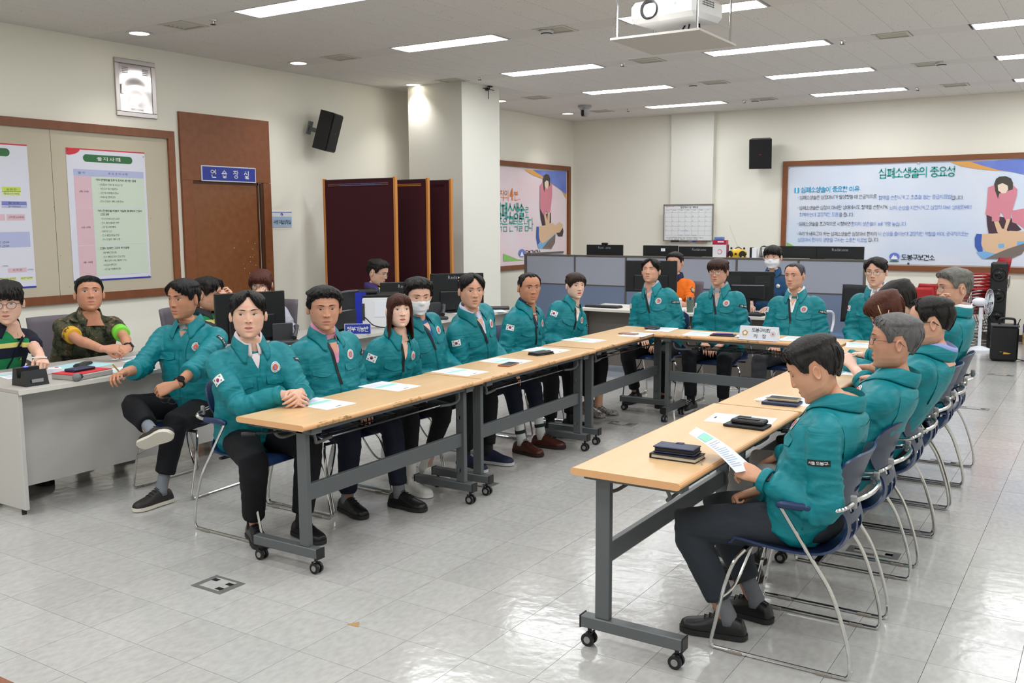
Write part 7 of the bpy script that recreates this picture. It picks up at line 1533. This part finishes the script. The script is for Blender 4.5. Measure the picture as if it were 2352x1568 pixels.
R4 = person('soldier in camouflage with coloured armbands, hands clasped on the grey desk', HW_(205, 674, 0, -6.2), -14, hi=True, seed=19, hip=(-6.5, 4.12), hs=1.17, yaw=-14, pitch=-11, lean=10, hair='short', haircol='#0d0d0d', vol=.85, skin='#c79276', lipc='#a8685c', top='camo', topmat=CAMO, sleeve=.42, w=1.12, trousers='#3c4034', trn='olive', fh=1,
       wr_=('w', HW_(258, 815, 2, .79)[0], HW_(258, 815, 2, .79)[1], .79), wl_=('w', HW_(300, 808, 2, .79)[0], HW_(300, 808, 2, .79)[1], .79), hr='clasp', hl='clasp', ur=(-.8, .1, .6), ul=(.8, .1, .6), fr=(.8, .6, 0), fl=(-.7, .7, 0), watch='l', pr=(-1, -.2, -.4), pl=(1, -.2, -.4), collar=CAMO)
VEST = zone_mat('vest_green_navy', [(0, '#1d7a4a'), (.8, '#15192a'), (.87, '#d9cf7c'), (.9, '#1e8150'), (1.0, '#d9cf7c'), (1.035, '#161a2b')], (.185, '#161a2b')); NVC = cloth('collar_navy', '#161a2b')
VEST2 = zone_mat('vest_green_charcoal', [(0, '#1d7a4a'), (.84, '#d9cf7c'), (.88, '#1e8150'), (.995, '#e6dc6a'), (1.02, '#23252e')], (.17, '#35353b'))
VEST3 = zone_mat('vest_green_grey', [(0, '#191d2c'), (.845, '#e6dc6a'), (.875, '#1e8150'), (.965, '#e6dc6a'), (.985, '#161a2b')], (.16, '#a9a9b4'))
VEST4 = zone_mat('vest_green_purple', [(0, '#1d7a4a'), (.86, '#e6dc6a'), (.89, '#2a8a55'), (.99, '#e6dc6a'), (1.02, '#161a2b')], (.155, '#463a70'))
R5 = person('man with round glasses in a green and navy vest, at the left edge', HW_(14, 694, 0, -6.0), -4, hi=True, seed=20, hip=(-6.3, 3.28), hs=1.2, yaw=-30, pitch=6, lean=8, hair='bangs', haircol='#151312', vol=1.5, tuft=.01, jag=.01, skin=SKL, top='vest', topmat=VEST, sleeve=.46, w=1.05, glasses=('round', '#1a1a1c'), collar=NVC,
       wl_=('w', HW_(95, 818, 2, .86)[0], HW_(95, 818, 2, .86)[1], .86), hl='write', ul=(.2, .1, .95), fl=(-.3, .9, -.45), wr_=(-.2, .4, .79), hr='flat', watch2='x')
R6 = person('man in a green vest seen in profile, fingers at his mouth', HW_(478, 675, 0, -6.3), 28, seed=21, hs=1.2, yaw=0, pitch=6, lean=6, hair='parted', part=.2, haircol='#171413', vol=1.6, tuft=.014, jag=.012, skin=SKM, top='vest', topmat=VEST2, sleeve=.46, w=1.0, collar=cloth('collar_charcoal', '#35353b'),
       wr_=(-.05, .15, .99), hr='curl', fr=(.2, -.05, 1), ur=(-.5, .8, .1), wl_=(.05, .17, 1.0), hl='curl', fl=(-.2, .1, 1), ul=(.5, .8, .1), pr=(-.5, .5, -1), pl=(.6, .4, -1))
R7 = person('woman with reddish brown bob and glasses behind the black monitor', HW_(600, 652, 0, -6.35), -52, seed=22, yaw=-6, pitch=12, hs=1.14, hair='bob', haircol='#43221a', vol=1.25, skin=SKL, top='vest', topmat=VEST3, sleeve=.95, w=.88, glasses=('round', '#2a2a2c'), collar=cloth('collar_pale', '#a9a9b4'), neck=.85,
       wr_=(.0, .14, .97), hr='curl', fr=(.1, .1, 1), ur=(-.3, .9, .1), wl_=(.22, .3, .78), pr=(-.4, .4, -1))
R8 = person('man in glasses and green vest with violet sleeves before the maroon screens', HW_(868, 625, 0, -6.3), 18, seed=23, hs=1.14, yaw=-4, pitch=16, lean=6, hair='short', haircol='#141211', vol=1.5, tuft=.008, skin=SKL, top='vest', topmat=VEST4, sleeve=.46, w=.98, glasses=('silver', '#3a3a3c'), collar=cloth('collar_violet', '#463a70'), wr_=(-.12, .34, .76), wl_=(.12, .34, .76))
ORJ = zone_mat('uniform_orange', [(0, '#e8701c'), (1.035, '#1d2340')]); ORJ2 = cloth('collar_fire', '#1d2340')
R9 = person('firefighter in an orange uniform with navy shoulders, face half hidden', HW_(1550, 603, 1, 10.0), -90, seed=24, yaw=2, pitch=2, lean=4, hair='short', haircol='#181514', vol=1.0, skin=SKM, top='vest', topmat=ORJ, sleeve=.46, w=1.05, collar=ORJ2, wr_=(-.1, .36, .78), wl_=(.12, .36, .78))
R10 = person('police officer in a dark blue shirt wearing a white mask', HW_(1775, 590, 1, 9.95), -90, seed=25, yaw=2, pitch=2, lean=3, hair='bangs', haircol='#15110f', vol=1.1, jag=.014, skin=SKL, mask='fold', top='vest', topmat=zone_mat('uniform_police', [(0, '#1f4468'), (1.075, '#1f2534')]), sleeve=.5, w=1.05, collar=cloth('collar_police', '#234b72'), wr_=(-.1, .36, .78), wl_=(.12, .36, .78), browt=.006)
# held and worn things, seats of the people at the desks
for R_, fc, lab in ((R4, -14, 'soldier'), (R5, -4, 'vest man at the left edge'), (R6, 28, 'vest man in profile'), (R7, -62, 'woman with glasses behind the monitor'), (R8, 18, 'vest man with violet sleeves'), (R9, -90, 'firefighter'), (R10, -90, 'police officer')):
    l = R_[0].location; a = math.radians(fc); office_chair('mauve-backed office chair of the '+lab, l.x-.07*math.cos(a), l.y-.07*math.sin(a), fc)
def pen(label, A, Bp, m, m2=None):
    A, Bp = Vector(A), Vector(Bp); t = thing('pen', label, 'pen', A); d = Bp-A; MB().cyl((0, 0, 0), d*.8, .0045, n=8).build('barrel', m, t); MB().cyl(d*.8, d, .0045, .001, n=8).build('tip', m2 or BLK, t)
def hand_pt(R_, k, dx=0, dy=.07, dz=-.02):     # a point in the grip of hand k (0 right, 1 left), world space
    s, sh, el, wr = R_[3][k]; o = R_[0]; M_ = Matrix.Translation(o.location) @ Matrix.Rotation(o.rotation_euler.z, 4, 'Z'); f = (wr-el).normalized(); return M_ @ (wr+f*dy+Vector((dx, 0, dz)))
GP = mat('gold_metal', '#c9a04a', .25, .9)
h = hand_pt(R3, 0, 0, .06, .0); pen('gold and black pen in the hand resting on the desk', h+Vector((-.02, -.03, .06)), h+Vector((.012, .02, -.02)), GP)
h = hand_pt(R5, 1, 0, .08, -.02); pen('white pen held by the man in the green and navy vest', h+Vector((.0, -.06, .015)), h+Vector((.0, .06, .0)), WHT)
h = hand_pt(R1, 1, 0, .08, 0); pen('silver and blue pen of the headband woman', h+Vector((.05, .02, .03)), h+Vector((-.04, -.02, -.02)), SLV)
# sheet held by the reader
s, sh, el, wr = R2[3][1]; a = at(1582, 995, 1, 3.42); b_ = at(1600, 980, 1, 3.56); c = at(1735, 1078, 1, 3.56); d = at(1690, 1085, 1, 3.42)
mb = MB(); P00, P10, P11, P01 = a, d, c, b_
def pp(u, v, off=0): q = P00.lerp(P10, u).lerp(P01.lerp(P11, u), v); n = (P10-P00).cross(P01-P00).normalized(); n = n if n.z > 0 else -n; return tuple(q+n*(off+.012*math.sin(PI*u)))
sheet(mb, lambda u, v: pp(u, v), 10, 5)
random.seed(2)
sheet(mb, lambda u, v: pp(.16+.14*u, .1+.75*v, .0012), 4, 4, 1); sheet(mb, lambda u, v: pp(.14+.02*u, .1+.75*v, .0012), 3, 4, 3)
for k in range(14):
    u0 = .35+.04*k; w_ = random.uniform(.3, .8); sheet(mb, lambda u, v: pp(u0+.012*u, .1+w_*v, .0012), 2, 4, 3 if k in (6, 10) else 2)
o = mb.build('paper', [PAPER, MINT, GTX, LB2], None, smooth=180); tag(o, 'white printed sheet held up by the man on the right', 'paper')
# soldier's armbands and vest pockets
def armband(R_, k, m, s_, ink_, t0=.62, t1=.98):
    root, TL, Lt, arms, D, bv, HM, loc = R_; s, sh, el, wr = arms[k]; e = sh.lerp(el, .9); b = MB(); b.tube([sh.lerp(e, t0-.02), sh.lerp(e, t0), sh.lerp(e, t1-.15), sh.lerp(e, t1-.13)], [.05, .0585, .0595, .052], 20)
    o = b.build('armband', m, root, smooth=60); out = Vector((s*.75, -.6, .1)); ax = (sh-el).normalized(); out = (out-ax*out.dot(ax)).normalized(); A = Matrix.Identity(4); xx = ax.cross(out); c = sh.lerp(e, (t0+t1-.13)/2)+out*.06
    for i in range(3): A[i][0], A[i][1], A[i][2], A[i][3] = xx[i], ax[i], out[i], c[i]
    b = MB(); fit(b, s_, -.05, .05, 0, .034, 0, 0, 1); q = []
    for x, y, z in b.V: an = x/.06; q.append(tuple(A @ Vector((.0605*math.sin(an), y, .0605*math.cos(an)-.0595))))
    b.V = q; b.build('lettering', ink_, o, smooth=0)
armband(R4, 0, mat('armband_yellow', '#d9a628', .6), '동·원', INK); armband(R4, 1, mat('armband_green', '#7bd63f', .6), '훈련', INK)
root, TL, Lt, arms, D, bv, HM, loc = R4; OLV = mat('pouch_olive', '#3a3d2d', .85)
for x in (-.085, .085):
    for y, w_, h_ in ((Lt-.17, .085, .1), (Lt-.32, .1, .12)):
        b = MB(); sheet(b, lambda u, v: D.p(x+(u-.5)*w_, y-v*h_, .003+.02*math.sin(PI*min(1, .1+.9*v))**.5*math.sin(PI*(.08+.84*u))**.4), 8, 8); b.build('pouch', OLV, root, smooth=180)
b = MB(); sheet(b, lambda u, v: D.p((u-.5)*.3, Lt-.02-v*(Lt-.1), .006), 14, 24); b.build('plate_carrier', CAMO, root, smooth=180)
# lanyard on the vest man, headband, police badge
root, TL, Lt, arms, D, bv, HM, loc = R5; b = MB(); sheet(b, lambda u, v: D.p(lerp(.07, .0, v)+.012*u, Lt-.03-v*.3, .004), 2, 14); b.build('lanyard', NVC, root, smooth=180)
b = MB(); [b.add([D.p(.09+dx+.008*q[0], Lt-.2+.014*q[1], .004) for q in ((-1, 0), (1, 0), (0, 1))], [(0, 1, 2)], k) for k, dx in enumerate((-.012, 0, .012))]; b.build('emblem', [GRN, INK, GOLD], root, smooth=0)
root, TL, Lt, arms, D, bv, HM, loc = R1
b = MB(); hb = [(.083*math.cos(a)*1.12, -.03+.02*math.sin(a), .02+.112*math.sin(a)) for a in np.linspace(-.1, PI+.1, 20)]; b.tube(hb, .004, 6); b.ell((0, -.012, .137), (.012, .006, .006), 10, 6); o = b.build('headband', mat('headband_gold', '#c9b48a', .3, .6), root, smooth=180); o.data.transform(HM)
root, TL, Lt, arms, D, bv, HM, loc = R10; b = MB(); D.disc(b, .09, Lt-.16, .02, .004, 0); b.build('badge', mat('badge_silver', '#b9b9bd', .3, .8), root, smooth=180)
b = MB(); sheet(b, lambda u, v: D.p((u-.5)*.035*(1+v*.4), Lt-.04-v*.25, .005), 3, 12); b.build('tie', mat('tie_dark', '#151a26', .7), root, smooth=180)
root, TL, Lt, arms, D, bv, HM, loc = R9; o_ = Vector((.9, -.5, .1)); s, sh, el, wr = arms[1]; ax = (sh-el).normalized(); o_ = (o_-ax*o_.dot(ax)).normalized(); A = Matrix.Identity(4); xx = ax.cross(o_); c = sh.lerp(el, .35)
for i in range(3): A[i][0], A[i][1], A[i][2], A[i][3] = xx[i], ax[i], o_[i], c[i]
D2 = Decal(bv, A); b = MB(); D2.disc(b, 0, 0, .038, .003, 0, 6); D2.disc(b, 0, 0, .03, .004, 1, 6); D2.disc(b, 0, 0, .016, .005, 2); b.build('shoulder_patch', [FK, mat('patch_grey', '#8d8d92', .6), GOLD], root, smooth=0)
h = hand_pt(R3, 1, 0, .09, -.02); t = thing('reading_glasses', 'folded dark glasses held over the crossed knee', 'glasses', h); b = MB()
for s in (-1, 1): b.tube([(s*.032+.024*math.cos(a)*.7, .0+.024*math.cos(a)*.7, -.03+.017*math.sin(a)) for a in np.linspace(0, 2*PI, 17)[:-1]], .0016, 6, closed=True)
b.tube([(-.01, .0, -.026), (.01, .0, -.026)], .0016, 6).tube([(-.055, -.01, -.024), (-.02, .06, -.02), (.05, .06, -.02)], .0018, 6); b.build('frame', BLK, t)
